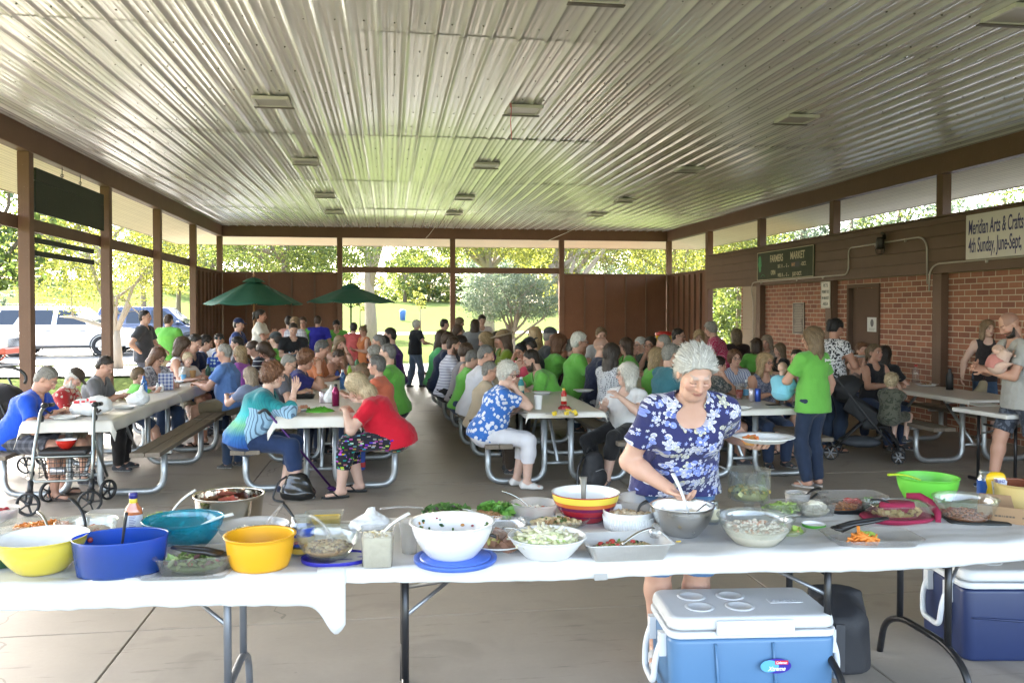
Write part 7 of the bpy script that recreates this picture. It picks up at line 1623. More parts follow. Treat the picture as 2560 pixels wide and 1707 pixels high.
# 11 foil pan
c = place(1435, 1294, .11); tray('foil_pan', 'rectangular aluminium foil pan of bean salad', 'pan', c, .165, .105, .062, FOIL, .02, .002, .84, R(-1.5), lip=.012, pleat=.0016)
food('bean_salad', 'grain and bean salad with tomato in the foil pan', (c[0], c[1]), TZ+.030, .135, .075, .012, (.34, .26, .13), [((.40, .31, .16), 170, .0065, 'ball'), ((.012, .010, .012), 12, .008, 'ball'), ((.45, .04, .03), 9, .012, 'ball'), ((.10, .22, .04), 25, .009, 'leaf')], 17)
utensil('serving_spoon', 'large steel serving spoon lying in the foil pan', up_(c, .045, -.01, .0), W(1500, 1212, c[1]+.05), CUT, 'spoon', .008, .35)
food('cling_film', 'crumpled clear film at the corner of the foil pan', (c[0]+.15, c[1]+.07), TZ+.07, .03, .03, .035, (.7, .7, .7), [], 5, cat='film').data.materials[0] = clear('cling_wrap', (.97, .97, .97), .15, .25, .18, (.85, .85, .85))
# 12 white ramekin
c = place(1444, 1228, .105); bowl('casserole_dish', 'round white ribbed ceramic dish of crumbly salad', 'dish', c, .116, .108, .078, WG, curve=1.1, th=.007)
m = MB()
for k in range(64): a = 2*math.pi*k/64; m.tube([(.109*math.cos(a), .109*math.sin(a), .004), (.1155*math.cos(a), .1155*math.sin(a), .058)], .0028, 5)
m.build('ribs', WG, [x for x in col.objects if x.name.startswith('casserole_dish')][-1])
food('crumble', 'pale crumbly chicken salad in the white ribbed dish', c, TZ+.058, .102, .102, .008, (.55, .43, .28), [((.60, .50, .35), 120, .009, 'ball'), ((.45, .33, .19), 40, .008, 'cube')], 18)
utensil('spoon', 'black plastic spoon handle upright in the white ribbed dish', up_(c, .07, .045, .01), W(1487, 1150, c[1]+.01), BLACKP, 'spoon', .010, .5)
# 13 steel bowl
c = place(1567, 1240, .07); SB = c; bowl('steel_bowl', 'brushed steel mixing bowl the woman is serving from', 'bowl', c, .134, .066, .128, STEEL, lip=.005, curve=1.9, th=.002)
food('beans', 'dark cooked beans at the bottom of the steel bowl', c, TZ+.05, .088, .088, .012, (.06, .035, .02), [((.10, .05, .03), 60, .008, 'ball')], 20)
utensil('serving_spoon', 'steel spoon with black handle leaning on the steel bowl rim', up_(c, .07, .05, .02), W(1640, 1150, c[1]+.05), CUT, 'spoon', .007)
# 14 striped bowl
RD = plain('red_glaze', (.36, .015, .03), .2, coat=.5, var=.05); YL = plain('yellow_glaze', (.66, .50, .06), .2, coat=.5, var=.04); PU = plain('plum_glaze', (.14, .012, .06), .2, coat=.5)
c = place(1345, 1207, .08); bowl('striped_bowl', 'large bowl banded yellow, plum and red, white inside', 'bowl', c, .155, .08, .130, RD, inner=WG, curve=1.8, band=[(.100, .1295, YL), (.082, .099, plain('orange_glaze', (.55, .13, .03), .2, coat=.5)), (.066, .081, PU), (.035, .041, PU)], lip=.004)
food('rice_pudding', 'white creamy salad in the banded bowl', c, TZ+.072, .115, .115, .012, (.66, .63, .56), [((.7, .68, .62), 60, .008, 'ball')], 21)
utensil('spatula', 'grey slotted spoon handle standing in the banded bowl', up_(c, .09, -.01, .0), W(1340, 1095, c[1]+.02), plain('taupe_nylon', (.17, .155, .13), .4), 'spoon', .013, .45)
# 15 translucent bowl
c = place(1478, 1203, .08); bowl('plastic_bowl', 'empty translucent plastic bowl behind the white ribbed dish', 'bowl', c, .128, .095, .098, FRO, lip=.006, th=.002)
food('pink_salad', 'thin pinkish sauce left in the translucent bowl', c, TZ+.015, .09, .09, .01, (.45, .22, .14), [], 3)
# 16 tub
c = place(1228, 1208, .09); bowl('food_tub', 'round clear deli tub of tomato feta salad', 'tub', c, .106, .092, .082, FRO, lip=.005, curve=1.1, th=.0015)
food('feta_salad', 'tomato and feta salad in the round deli tub', c, TZ+.045, .088, .088, .012, (.50, .38, .28), [((.66, .64, .58), 60, .009, 'cube'), ((.42, .06, .04), 28, .010, 'ball'), ((.2, .25, .1), 15, .008, 'leaf')], 23)
utensil('spoon', 'thin steel spoon rising from the round deli tub', up_(c, .06, -.02, .0), W(1153, 1127, c[1]+.02), CUT, 'spoon', .0042)
# 17 oval glass dish
c = place(1278, 1225, .085); bowl('glass_dish', 'shallow oval glass dish of roasted cauliflower', 'dish', c, .150, .11, .036, CG, sy=.58, lip=.005)
food('roast_cauliflower', 'roasted cauliflower and greens on the oval glass dish', c, TZ+.022, .115, .065, .016, (.30, .24, .12), [((.55, .44, .25), 55, .012, 'ball'), ((.30, .17, .07), 30, .009, 'cube'), ((.07, .12, .03), 25, .013, 'leaf')], 25)
# 18 greens tray
c = place(1085, 1218, .12); tray('salad_tray', 'long foil tray of mixed greens and brown rice', 'tray', c, .215, .115, .034, FOIL, .03, .002, .9, R(0), lip=.012)
food('green_leaves', 'dark mixed salad leaves at the left end of the long tray', (c[0]-.115, c[1]+.0), TZ+.03, .115, .095, .035, (.05, .09, .02), [((.06, .14, .03), 120, .028, 'leaf'), ((.12, .24, .05), 70, .026, 'leaf'), ((.05, .02, .025), 35, .022, 'leaf')], 26)
food('brown_grains', 'toasted brown grains in the middle of the long tray', (c[0]+.06, c[1]-.02), TZ+.03, .075, .08, .022, (.26, .13, .05), [((.34, .18, .08), 200, .005, 'stick')], 27)
food('basil_leaves', 'bright green leaves at the right end of the long tray', (c[0]+.12, c[1]+.035), TZ+.035, .09, .065, .022, (.10, .18, .03), [((.12, .28, .04), 70, .028, 'leaf'), ((.07, .2, .03), 40, .024, 'leaf')], 28)
utensil('spoon', 'white plastic spoon lying across the long salad tray', up_(c, .055, .035, -.05), W(1030, 1172, c[1]+.03), WHP, 'spoon', .007)
utensil('spoon', 'clear plastic spoon sticking out left of the salad tray', up_(c, .06, -.15, .03), W(873, 1168, c[1]+.06), CP, 'spoon', .007)
# 19 plastic bag
def bag(label, c, z, rx, ry, h, seed, mat, knot=True, name='plastic_bag', tilt=0):
    v = Vol((c[0]-rx*1.4, c[1]-ry*1.4, z-.02), (c[0]+rx*1.4, c[1]+ry*1.4, z+h*1.6), max(.006, rx/16)); C_ = A3(c[0], c[1], z)
    v.ell(C_+A3(0, 0, h*.36), (rx, ry, h*.42), k=.02); v.ell(C_+A3(rx*.3, 0, h*.55), (rx*.6, ry*.6, h*.3), k=.04); v.ell(C_+A3(-rx*.45, -ry*.2, h*.3), (rx*.55, ry*.6, h*.28), k=.04)
    if knot: v.cap(C_+A3(tilt, 0, h*.65), C_+A3(tilt*1.6, 0, h*1.15), rx*.25, rx*.10, k=.05); v.cap(C_+A3(tilt*1.4, 0, h*1.05), C_+A3(tilt*1.3+rx*.25, .01, h*1.3), rx*.12, rx*.05, k=.02)
    v.cut((0, 0, z), (0, 0, -1)); V, Q = v.mesh(); V = folds(V, Q, rx*.085, 7/rx*.55, seed); V = folds(V, Q, rx*.04, 7/rx*1.4, seed+1); V[:, 2] = np.maximum(V[:, 2], z)
    o = link_mesh(name, V, Q, mat, smooth=True); return tag(o, label, 'bag')
BAGM = plain('white_bag_plastic', (.70, .70, .70), .35, var=.05, bump=.3, bs=30)
c = place(850, 1228, .08); bag('crumpled white plastic bag behind the square tub', c, TZ+.004, .085, .06, .075, 3, BAGM, tilt=.0)
# 20 cornbread dish
c = place(745, 1218, .08); tray('baking_dish', 'small glass dish holding a yellow pudding', 'dish', c, .082, .06, .055, CG, .02, .004, .9, 0, lip=.006)
tray('corn_pudding', 'yellow corn pudding filling the small glass dish', 'food', c, .074, .052, .03, fm((.68, .45, .04)), .018, .01, .95, 0, lip=0, z=TZ+.009)
# 21 pickle jar
def jar(label, c, r, h, glass, fill, lab, z=TZ+.004, lh=(.25, .72), name='jar', frac=.7):
    t = tag(empty(name, (c[0], c[1], z)), label, 'jar')
    MB().lathe([(0, 0), (r*.9, 0), (r, .006), (r, h*.74), (r*.78, h*.84), (r*.78, h), (r*.73, h), (r*.73, h*.85), (r*.94, h*.73), (r*.94, .01), (0, .008)], 28).build('glass', glass, t)
    MB().lathe([(0, .009), (r*.92, .011), (r*.92, h*.74*frac), (0, h*.74*frac)], 24).build('contents', fill, t)
    for k in (.90, .95): MB().lathe([(r*.78, h*k), (r*.81, h*k+.003), (r*.78, h*k+.006)], 24).build('thread', glass, t)
    if lab: MB().lathe([(r+.0008, h*lh[0]), (r+.0008, h*lh[1])], 28).build('label', lab, t)
    return t
c = place(693, 1280, .047); t = jar('tall glass pickle jar with a blue paper label', c, .050, .152, CG, plain('pickle_brine', (.10, .10, .02), .2, var=.4, vs=40), plain('label_blue', (.02, .06, .35), .45), frac=.8)
MB().lathe([(.0515, .05), (.0515, .075)], 28).build('label_band', plain('label_cream', (.6, .45, .2), .5), t)
MB().lathe([(.0512, .010), (.0512, .030)], 28).build('label_band', plain('label_gold', (.5, .32, .05), .4), t)
utensil('fork', 'black fork standing in the pickle jar', up_(c, .07, -.005, 0), W(650, 1155, c[1]+.02), BLACKP, 'none', .007, .5)
# 22 steel pan
c = place(527, 1207, .14); bowl('steel_pan', 'wide polished steel pan with straight sides', 'pan', c, .156, .145, .108, plain('polished_steel', (.55, .52, .47), .08, 1, var=.04), curve=1.1, lip=.006, th=.002)
food('red_sauce', 'dark red fruit pieces in the wide steel pan', c, TZ+.055, .135, .135, .008, (.16, .02, .015), [((.30, .05, .03), 24, .02, 'cube'), ((.45, .22, .10), 6, .02, 'cube')], 33)
# 23 slaw bowl
c = place(583, 1264, .075); bowl('glass_bowl', 'frosted fluted bowl of coleslaw behind the orange yellow bowl', 'bowl', c, .142, .075, .082, FRO, lip=.003, th=.002)
food('coleslaw', 'pale shredded coleslaw in the frosted bowl', (c[0]-.02, c[1]), TZ+.045, .085, .075, .022, (.55, .50, .36), [((.66, .62, .48), 150, .0045, 'stick'), ((.5, .22, .07), 40, .004, 'stick'), ((.2, .32, .1), 30, .004, 'stick')], 35)
m = MB(); m.tube([W(600, 1215, c[1]), W(640, 1165, c[1]+.05), W(648, 1158, c[1]+.05), W(612, 1218, c[1]+.01)], .004, 6); tag(m.build('tongs', CP), 'clear plastic salad tongs in the coleslaw bowl', 'tongs')
# 24 teal bowl
TL = clear('teal_plastic', (.04, .55, .68), .12, .10, .35, (.015, .36, .48))
c = place(422, 1272, .085); bowl('mixing_bowl', 'translucent teal plastic bowl with leafy salad', 'bowl', c, .157, .082, .118, TL, lip=.004, th=.003)
food('leaf_salad', 'green leaf salad inside the teal bowl', c, TZ+.03, .085, .085, .025, (.04, .10, .05), [((.05, .16, .05), 70, .018, 'leaf')], 37)
utensil('spoon', 'white plastic spoon lying on the teal bowl rim', up_(c, .065, .02, -.03), W(535, 1180, c[1]+.03), WHP, 'spoon', .009, .5)
food('cling_film', 'crumpled clear film hanging in front of the teal bowl', (c[0]-.02, c[1]-.11), TZ+.01, .08, .03, .055, (.7, .7, .7), [], 6, cat='film').data.materials[0] = MATS['cling_wrap']
# 25 guacamole
c = place(372, 1228, .09); bowl('glass_bowl', 'shallow glass bowl of chunky green guacamole', 'bowl', c, .105, .08, .055, CG, lip=.003)
food('guacamole', 'chunky yellow green guacamole in a shallow bowl', c, TZ+.04, .088, .088, .025, (.20, .26, .04), [((.30, .36, .06), 80, .010, 'cube'), ((.10, .20, .03), 40, .010, 'leaf'), ((.45, .42, .1), 30, .007, 'cube')], 39)
utensil('spoon', 'white spoon with its handle up in the guacamole', up_(c, .06, .03, .02), W(449, 1125, c[1]+.03), WHP, 'spoon', .007)
# 26 dressing bottle
c = place(307, 1240, .03); t = tag(empty('dressing_bottle', (c[0], c[1], TZ+.004), R(8)), 'clear bottle of orange dressing with a dark blue cap', 'bottle')
MB().lathe([(0, 0), (.033, 0), (.037, .006), (.037, .105), (.033, .125), (.016, .152), (.0145, .175), (0, .175)], 28, sy=.68).build('body', plain('dressing', (.40, .12, .04), .12, coat=.6, var=.25, vs=20), t)
MB().lathe([(.0155, .150), (.0165, .152), (.0165, .168), (0.015, .17)], 20).build('neck_band', plain('label_yellow', (.65, .48, .04), .4), t); MB().lathe([(.0150, .170), (.0175, .171), (.0175, .192), (.013, .194), (0, .194)], 20).build('cap', plain('cap_navy', (.02, .02, .16), .35), t)
MB().lathe([(.0162, .168), (.0167, .176), (.015, .178)], 20).build('neck_label', plain('cap_navy', (.02, .02, .16), .35), t)
m = MB(); m.lathe([(.0373, .03), (.0373, .10)], 40, sy=.69); o = m.build('label', plain('label_white', (.62, .62, .66), .5), t)
m = MB()
for k in range(8): m.bx(-.014, .012-.004*(k % 3), -.0262, -.0259, .094-.007*k, .0965-.007*k)
m.build('print_lines', plain('label_ink', (.15, .15, .3), .6), t)
# 27 glass measuring bowl
c = place(200, 1267, .085); t = bowl('measuring_bowl', 'clear glass batter bowl with handle, chicken salad inside', 'bowl', c, .118, .088, .100, CG, curve=1.4, lip=.003)
m = MB(); m.tube(arc_path([(.05, -.108, .085), (.055, -.150, .078), (.055, -.145, .03), (.05, -.098, .025)], .02), .008, 8); m.build('handle', CG, t)
food('chicken_salad', 'chunky chicken salad in the glass batter bowl', c, TZ+.05, .09, .09, .022, (.40, .28, .18), [((.55, .42, .30), 90, .012, 'ball'), ((.45, .14, .08), 25, .009, 'cube'), ((.20, .28, .07), 20, .009, 'leaf')], 41)
utensil('spoon', 'black plastic spoon standing tall in the chicken salad', up_(c, .08, .0, -.01), W(161, 1142, c[1]+.02), BLACKP, 'spoon', .009, .35, bend=.02)
# 28 glass casserole
c = place(90, 1243, .09); tray('glass_casserole', 'rectangular glass casserole of orange carrot salad', 'dish', c, .150, .09, .055, CG, .03, .005, .88, R(-2), lip=.010)
food('carrot_salad', 'shredded orange carrot salad in the glass casserole', (c[0]+.01, c[1]+.02), TZ+.03, .125, .07, .018, (.50, .16, .03), [((.62, .20, .03), 170, .005, 'stick'), ((.6, .32, .08), 60, .006, 'cube')], 43)
utensil('spoon', 'patterned steel spoon leaning out of the carrot salad', up_(c, .05, .05, -.04), W(88, 1175, c[1]+.02), CUT, 'spoon', .006)
# 29 left edge
c = place(2, 1212, .06); bowl('food_tub', 'clear tub of red cherries cut by the left edge', 'tub', c, .072, .06, .07, FRO, lip=.006)
food('cherries', 'dark red cherries in the tub at the left edge', c, TZ+.05, .058, .058, .014, (.16, .01, .02), [((.30, .015, .03), 24, .014, 'ball')], 45)
c = place(12, 1308, .07); bowl('green_bowl', 'dark green bowl of potato pieces beside the yellow bowl', 'bowl', c, .105, .07, .05, plain('dark_green_plastic', (.012, .06, .02), .35), lip=.003)
food('potato_pieces', 'potato pieces with herbs in the dark green bowl', (c[0]-.01, c[1]+.02), TZ+.04, .085, .085, .02, (.40, .26, .12), [((.58, .42, .24), 40, .016, 'cube'), ((.06, .12, .04), 30, .012, 'leaf'), ((.6, .2, .06), 12, .010, 'cube')], 46)
c = place(262, 1226, .09); tray('storage_box', 'frosted storage box with a blue band behind the dressing bottle', 'box', c, .11, .07, .07, FRO, .02, .002, .92, 0, lip=.006)
# 30 trifle bowl
c = place(1720, 1183, .045); t = tag(empty('trifle_bowl', (c[0], c[1], TZ+.004)), 'tall footed glass trifle bowl covered with cling film', 'bowl')
MB().lathe([(0, .0), (.062, 0), (.06, .006), (.03, .012), (.022, .03), (.03, .055), (.085, .062), (.100, .07), (.100, .205), (.104, .208), (.097, .207), (.096, .074), (.0, .066)], 40).build('glass', CG, t)
food('layered_salad', 'layered corn and bean salad inside the trifle bowl', c, TZ+.105, .094, .094, .016, (.30, .28, .08), [((.60, .42, .08), 60, .009, 'cube'), ((.16, .28, .06), 50, .012, 'leaf'), ((.05, .03, .03), 26, .008, 'ball'), ((.40, .40, .16), 40, .011, 'cube')], 47, depth=.032)
food('cling_film', 'crumpled clear film pushed into the trifle bowl', (c[0]+.035, c[1]-.02), TZ+.13, .062, .055, .06, (.7, .7, .7), [], 9, cat='film', rnd=5).data.materials[0] = MATS['cling_wrap']
utensil('serving_spoon', 'long clear plastic spoon leaning into the trifle bowl', up_(c, .13, -.02, .0), W(1652, 1070, c[1]+.03), CP, 'spoon', .006)
# 31 rice bowl
c = place(1735, 1264, .085); bowl('glass_bowl', 'large clear glass bowl of creamy rice', 'bowl', c, .153, .082, .112, CG, lip=.007, curve=1.8, th=.004)
MB_ = MB(); MB_.lathe([(0, .002), (.084, .002), (.112, .03), (.133, .062), (.128, .066), (0, .068)], 40); o = tag(MB_.build('creamy_rice', plain('food_cream', (.62, .55, .44), .4, var=.12, vs=60, bump=.5, bs=140), loc=(c[0], c[1], TZ+.008)), 'smooth cream coloured rice filling the large glass bowl', 'food')
food('rice_lumps', 'lumpy pinkish top of the creamy rice', c, TZ+.070, .125, .125, .010, (.62, .53, .42), [((.66, .60, .50), 150, .008, 'ball'), ((.55, .36, .26), 25, .008, 'cube')], 49)
utensil('spoon', 'clear plastic spoon leaning right out of the rice bowl', up_(c, .085, .05, .0), W(1835, 1182, c[1]+.05), CP, 'spoon', .008)
# 32-33 lid and small plate
c = place(1869, 1217, .05); bowl('jar_cover', 'white lid with a green rim lying on the cloth', 'lid', c, .052, .050, .008, plain('lid_green', (.07, .30, .03), .4), inner=WG, curve=1, th=.004)
c = place(1812, 1234, .06); bowl('glass_plate', 'small clear plate with celery scraps behind the rice bowl', 'plate', c, .072, .05, .012, CG, curve=1)
food('celery_scraps', 'celery scraps on the small clear plate', c, TZ+.012, .05, .05, .01, (.3, .32, .14), [((.28, .40, .08), 14, .014, 'cube'), ((.5, .32, .14), 8, .01, 'cube')], 51)
# 34 celery, dip, cauliflower
c = place(1797, 1192, .06); tray('food_box', 'clear plastic box of celery sticks', 'food box', c, .095, .062, .06, CP, .02, .0018, .88, R(3))
food('celery_sticks', 'pale green celery sticks in a clear box', c, TZ+.025, .075, .048, .022, (.22, .32, .08), [((.30, .44, .10), 60, .0085, 'stick'), ((.44, .54, .2), 30, .008, 'stick')], 53)
c = place(1832, 1168, .05); bowl('dip_tub', 'round tub of white herb dip behind the celery', 'tub', c, .062, .055, .062, FRO, curve=1, lip=.004)
food('herb_dip', 'thick white dip with herbs in a round tub', c, TZ+.048, .054, .054, .012, (.68, .67, .62), [((.12, .2, .06), 10, .006, 'leaf')], 54)
for q, (e0, e1) in enumerate(((W(1850, 1140, 4.0), W(1882, 1122, 4.06)), (W(1862, 1146, 3.98), W(1898, 1130, 4.03)))):
    utensil('knife', ('upper' if q == 0 else 'lower')+' of two black handles lying across the dip tub', e0, e1, BLACKP, 'none', .009, .6)
c = place(1868, 1192, .06); tray('food_box', 'clear plastic box of cauliflower florets', 'food box', c, .09, .062, .06, CP, .02, .0018, .88, R(-3))
food('cauliflower', 'creamy white cauliflower florets in a clear box', c, TZ+.025, .072, .05, .03, (.5, .46, .34), [((.68, .64, .52), 36, .018, 'ball'), ((.62, .58, .44), 60, .009, 'ball')], 56)
# 35 veg tray
c = place(1958, 1185, .09); tray('vegetable_tray', 'black party tray of tomatoes and carrots under a clear lid', 'tray', c, .150, .095, .022, plain('black_tray', (.015, .015, .016), .3), .04, .003, .92, R(-3))
food('cherry_tomatoes', 'red cherry tomatoes on the black party tray', (c[0]+.01, c[1]+.03), TZ+.03, .05, .035, .014, (.40, .04, .02), [((.52, .035, .02), 22, .013, 'ball')], 57)
food('broccoli', 'small heap of broccoli on the black party tray', (c[0]+.11, c[1]+.04), TZ+.03, .035, .035, .022, (.10, .18, .05), [((.16, .28, .08), 40, .008, 'ball')], 58)
food('carrot_sticks', 'carrot sticks at the near side of the black party tray', (c[0]-.06, c[1]-.03), TZ+.025, .06, .04, .012, (.45, .14, .02), [((.62, .20, .03), 24, .008, 'stick')], 59)
tray('clear_lid', 'clear domed lid over the black party tray', 'lid', c, .150, .095, .05, CP, .04, .002, .96, R(-3), z=TZ+.032)
# 36 casserole on pot holder
c = place(2060, 1208, .10); bowl('pot_holder', 'dark red quilted pot holder curling round the casserole', 'pot holder', (c[0]+.0, c[1]), .175, .16, .014, plain('crimson_knit', (.26, .012, .05), .9, bump=.8, bs=30), sy=.70, th=.08, curve=1)
m = MB(); m.tube([(c[0]+.14, c[1]-.10, TZ+.014), (c[0]+.172, c[1]-.05, TZ+.04), (c[0]+.178, c[1]+.02, TZ+.075), (c[0]+.16, c[1]+.07, TZ+.092), (c[0]+.11, c[1]+.10, TZ+.09)], [.012, .017, .018, .018, .014], 10); m.build('raised_edge', MATS['crimson_knit'], [x for x in col.objects if x.name.startswith('pot_holder')][-1]).location = (-c[0], -c[1], -(TZ+.004))
tray('glass_casserole', 'glass casserole of cheesy pasta on a dark red pot holder', 'dish', c, .135, .095, .062, CG, .03, .005, .9, R(-4), lip=.010, z=TZ+.017)
food('cheesy_pasta', 'cheesy pasta bake with dark crust in the casserole', c, TZ+.042, .112, .075, .012, (.46, .36, .14), [((.60, .50, .22), 80, .013, 'cube'), ((.14, .08, .05), 28, .013, 'cube'), ((.64, .58, .40), 40, .010, 'ball')], 60)
utensil('serving_spoon', 'long black serving spoon lying in the cheesy pasta', up_(c, .075, -.03, -.01), W(2000, 1148, c[1]+.06), BLACKP, 'spoon', .009, .5)
# 37 clear tray with carrots and tongs
c = place(2000, 1262, .11); tray('party_tray', 'clear party tray nearly empty with a few carrots', 'tray', c, .185, .115, .026, CP, .06, .002, .9, R(-6), lip=.012)
food('carrot_sticks', 'orange carrot sticks left on the clear party tray', (c[0]-.055, c[1]-.045), TZ+.018, .06, .035, .012, (.55, .17, .03), [((.66, .21, .03), 20, .011, 'stick')], 61)
food('celery_pieces', 'a few celery pieces on the clear party tray', (c[0]+.0, c[1]+.04), TZ+.014, .045, .02, .006, (.3, .36, .1), [((.34, .46, .08), 10, .012, 'cube')], 62)
tongs('black tongs lying across the clear party tray', up_(c, .065, -.125, .03), up_(c, .088, .10, .04), .016)
# 38 lime bowl
c = place(2130, 1157, .10); bowl('plastic_bowl', 'lime green plastic bowl at the far side of the table', 'bowl', c, .148, .112, .112, plain('lime_plastic', (.13, .50, .05), .4, var=.04), lip=.005, curve=1.9, th=.003)
food('salad_remains', 'a few scraps left in the lime green bowl', c, TZ+.012, .1, .1, .006, (.12, .3, .06), [((.3, .1, .05), 10, .008, 'cube'), ((.1, .25, .05), 10, .012, 'leaf')], 63)
utensil('spoon', 'lime green plastic spoon resting on the lime bowl rim', up_(c, .10, -.04, .0), W(2040, 1090, c[1]+.04), plain('lime_utensil', (.40, .55, .02), .4), 'none', .009, .5)
# 39 chili bowl on trivet
c = place(2225, 1212, .12); m = MB(); m.bx(-.13, .13, -.10, .10, 0, .010); tv = tag(bevel(m.build('trivet', plain('black_cork', (.018, .02, .018), .7), loc=(c[0]+.015, c[1]-.005, TZ+.004)), .003), 'flat black square trivet under the glass baked bean bowl', 'trivet'); tv.rotation_euler = (0, 0, R(-14))
c = (c[0]-.01, c[1]+.01); bowl('glass_bowl', 'clear glass bowl with the last of red baked beans', 'bowl', c, .138, .105, .088, CG, z=TZ+.016, lip=.007, th=.004)
food('baked_beans', 'reddish brown baked beans in the bottom of a glass bowl', c, TZ+.030, .108, .108, .014, (.28, .09, .03), [((.36, .12, .04), 120, .007, 'ball'), ((.20, .06, .03), 60, .007, 'ball')], 64)
# 40 mustard and jar
c = place(2263, 1146, .035); jar('glass jar with a bright blue label behind the mustard', c, .040, .135, CG, plain('pickle_brine', (.10, .10, .02), .2), plain('label_blue2', (.015, .10, .45), .4), lh=(.12, .66))
c = place(2287, 1158, .03); t = tag(empty('mustard_bottle', (c[0], c[1], TZ+.004), R(-6)), 'yellow squeeze mustard bottle with a white label', 'bottle')
MB().lathe([(0, 0), (.046, 0), (.052, .008), (.050, .04), (.042, .075), (.052, .115), (.045, .14), (.030, .152), (0, .154)], 28, sy=.55).build('body', plain('mustard_plastic', (.66, .42, .01), .3, var=.04), t)
m = MB(); lab_ = [(-.028, .018), (.028, .018), (.034, .075), (.040, .112), (.032, .118), (.026, .128), (-.026, .128), (-.032, .118), (-.040, .112), (-.034, .075)]; m.add([(x, -.0300, z) for x, z in lab_], [tuple(range(10))]); o = m.build('label', plain('label_white', (.62, .62, .66), .5), t); sd = o.modifiers.new('t', 'SOLIDIFY'); sd.thickness = .004
ink = plain('label_ink', (.08, .08, .22), .6)
text_mesh('HEINZ', .019, ink, 'lettering', t, (0, -.0345, .106), ROT, ext=.0002, align='CENTER', bold=.0006); text_mesh('YELLOW', .014, ink, 'lettering', t, (0, -.0345, .089), ROT, ext=.0002, align='CENTER', bold=.0004); text_mesh('MUSTARD', .015, ink, 'lettering', t, (0, -.0345, .074), ROT, ext=.0002, align='CENTER', bold=.0005)
m = MB()
for k in range(4): m.bx(-.022+.003*k, .022-.003*k, -.0347, -.0344, .060-.009*k, .0625-.009*k)
m.build('print_lines', plain('label_ink2', (.3, .3, .45), .6), t)
# 41 crock in a cardboard tray
c = place(2352, 1218, .15); CB = plain('cardboard', (.30, .185, .10), .85, var=.12, bump=.15)
t = tag(empty('cardboard_box', (c[0]+.03, c[1]+.02, TZ+.004), R(-38)), 'low open cardboard box holding the yellow crock', 'box'); m = MB()
m.bx(-.20, .20, -.15, .15, 0, .004); m.bx(-.20, .20, -.15, -.146, .0045, .075); m.bx(-.20, .20, .146, .15, .0045, .075); m.bx(-.20, -.196, -.1455, .1455, .0045, .075); m.bx(.196, .20, -.1455, .1455, .0045, .075); m.build('body', CB, t)
m = MB(); rg3 = random.Random(2)
for x0 in (-.13, -.02): 
    x = x0
    while x < x0+.08: w_ = rg3.uniform(.004, .012); m.bx(x, x+w_, -.1506, -.1502, .03, .038); x += w_+.003
m.build('print', plain('box_ink', (.10, .07, .05), .8), t)
c = place(2345, 1180, .10); bowl('crock', 'pale yellow crock with a brown glazed inside', 'crock', c, .120, .112, .112, plain('crock_yellow', (.56, .42, .17), .35, coat=.3, var=.1), z=TZ+.012, inner=plain('crock_brown', (.14, .035, .012), .2, coat=.4), curve=1.2, lip=.006)
food('stew', 'dark brown stew inside the yellow crock', c, TZ+.06, .105, .105, .008, (.12, .04, .015), [], 66)
# 42 jar behind the steel bowl
jar('small clear jar of pale sauce behind the steel bowl', place(1634, 1207, .03), .036, .10, CG, plain('pale_sauce', (.55, .50, .40), .4), plain('label_pale', (.55, .5, .35), .5))
m = MB(); m.tube([(0, 0, .004), (.02, .003, .005)], .004, 6); tag(m.build('corn_kernel', fm((.62, .42, .05)), loc=up_(place(1553, 1248, 0), .004)), 'single yellow crumb on the white cloth', 'crumb')
# plate and spoon in the serving woman's hands
root = FW['root']; wp = lambda v: root.matrix_basis @ Vector(v) if False else Vector((root.location.x, root.location.y, 0))+Matrix.Rotation(root.rotation_euler.z, 3, 'Z') @ Vector(v)
hl = wp(FW['W'][-1]+FW['HD'][-1]*.07)
def paper_plate(label, p, r=.125, rz=0, tilt=0, mat=None):
    t = MB().lathe([(0, .0), (r*.62, .0), (r*.70, .006), (r*.80, .016), (r, .022), (r*1.01, .020), (r*.80, .011), (r*.68, -.003), (0, -.004)], 32).build('plate', mat or plain('paper_plate', (.70, .70, .69), .5, var=.02), loc=p); t.rotation_euler = (tilt, 0, rz); return tag(t, label, 'plate')
paper_plate('white foam plate held out by the serving woman', (hl[0]+.02, hl[1]-.02, hl[2]+.032), .135)
food('plate_food', 'bits of orange food on the held white plate', (hl[0]-.035, hl[1]-.01), hl[2]+.034, .04, .035, .010, (.5, .25, .08), [((.55, .16, .04), 10, .010, 'cube'), ((.2, .25, .08), 6, .012, 'leaf')], 70)
hr = wp(FW['W'][1]+FW['HD'][1]*.085+FW['PN'][1]*.02)
utensil('serving_spoon', 'white handled spoon gripped over the steel bowl', (SB[0]+.03, SB[1]+.0, TZ+.085), (hr[0]-.045, hr[1]+.03, hr[2]+.09), WHP, 'spoon', .008)
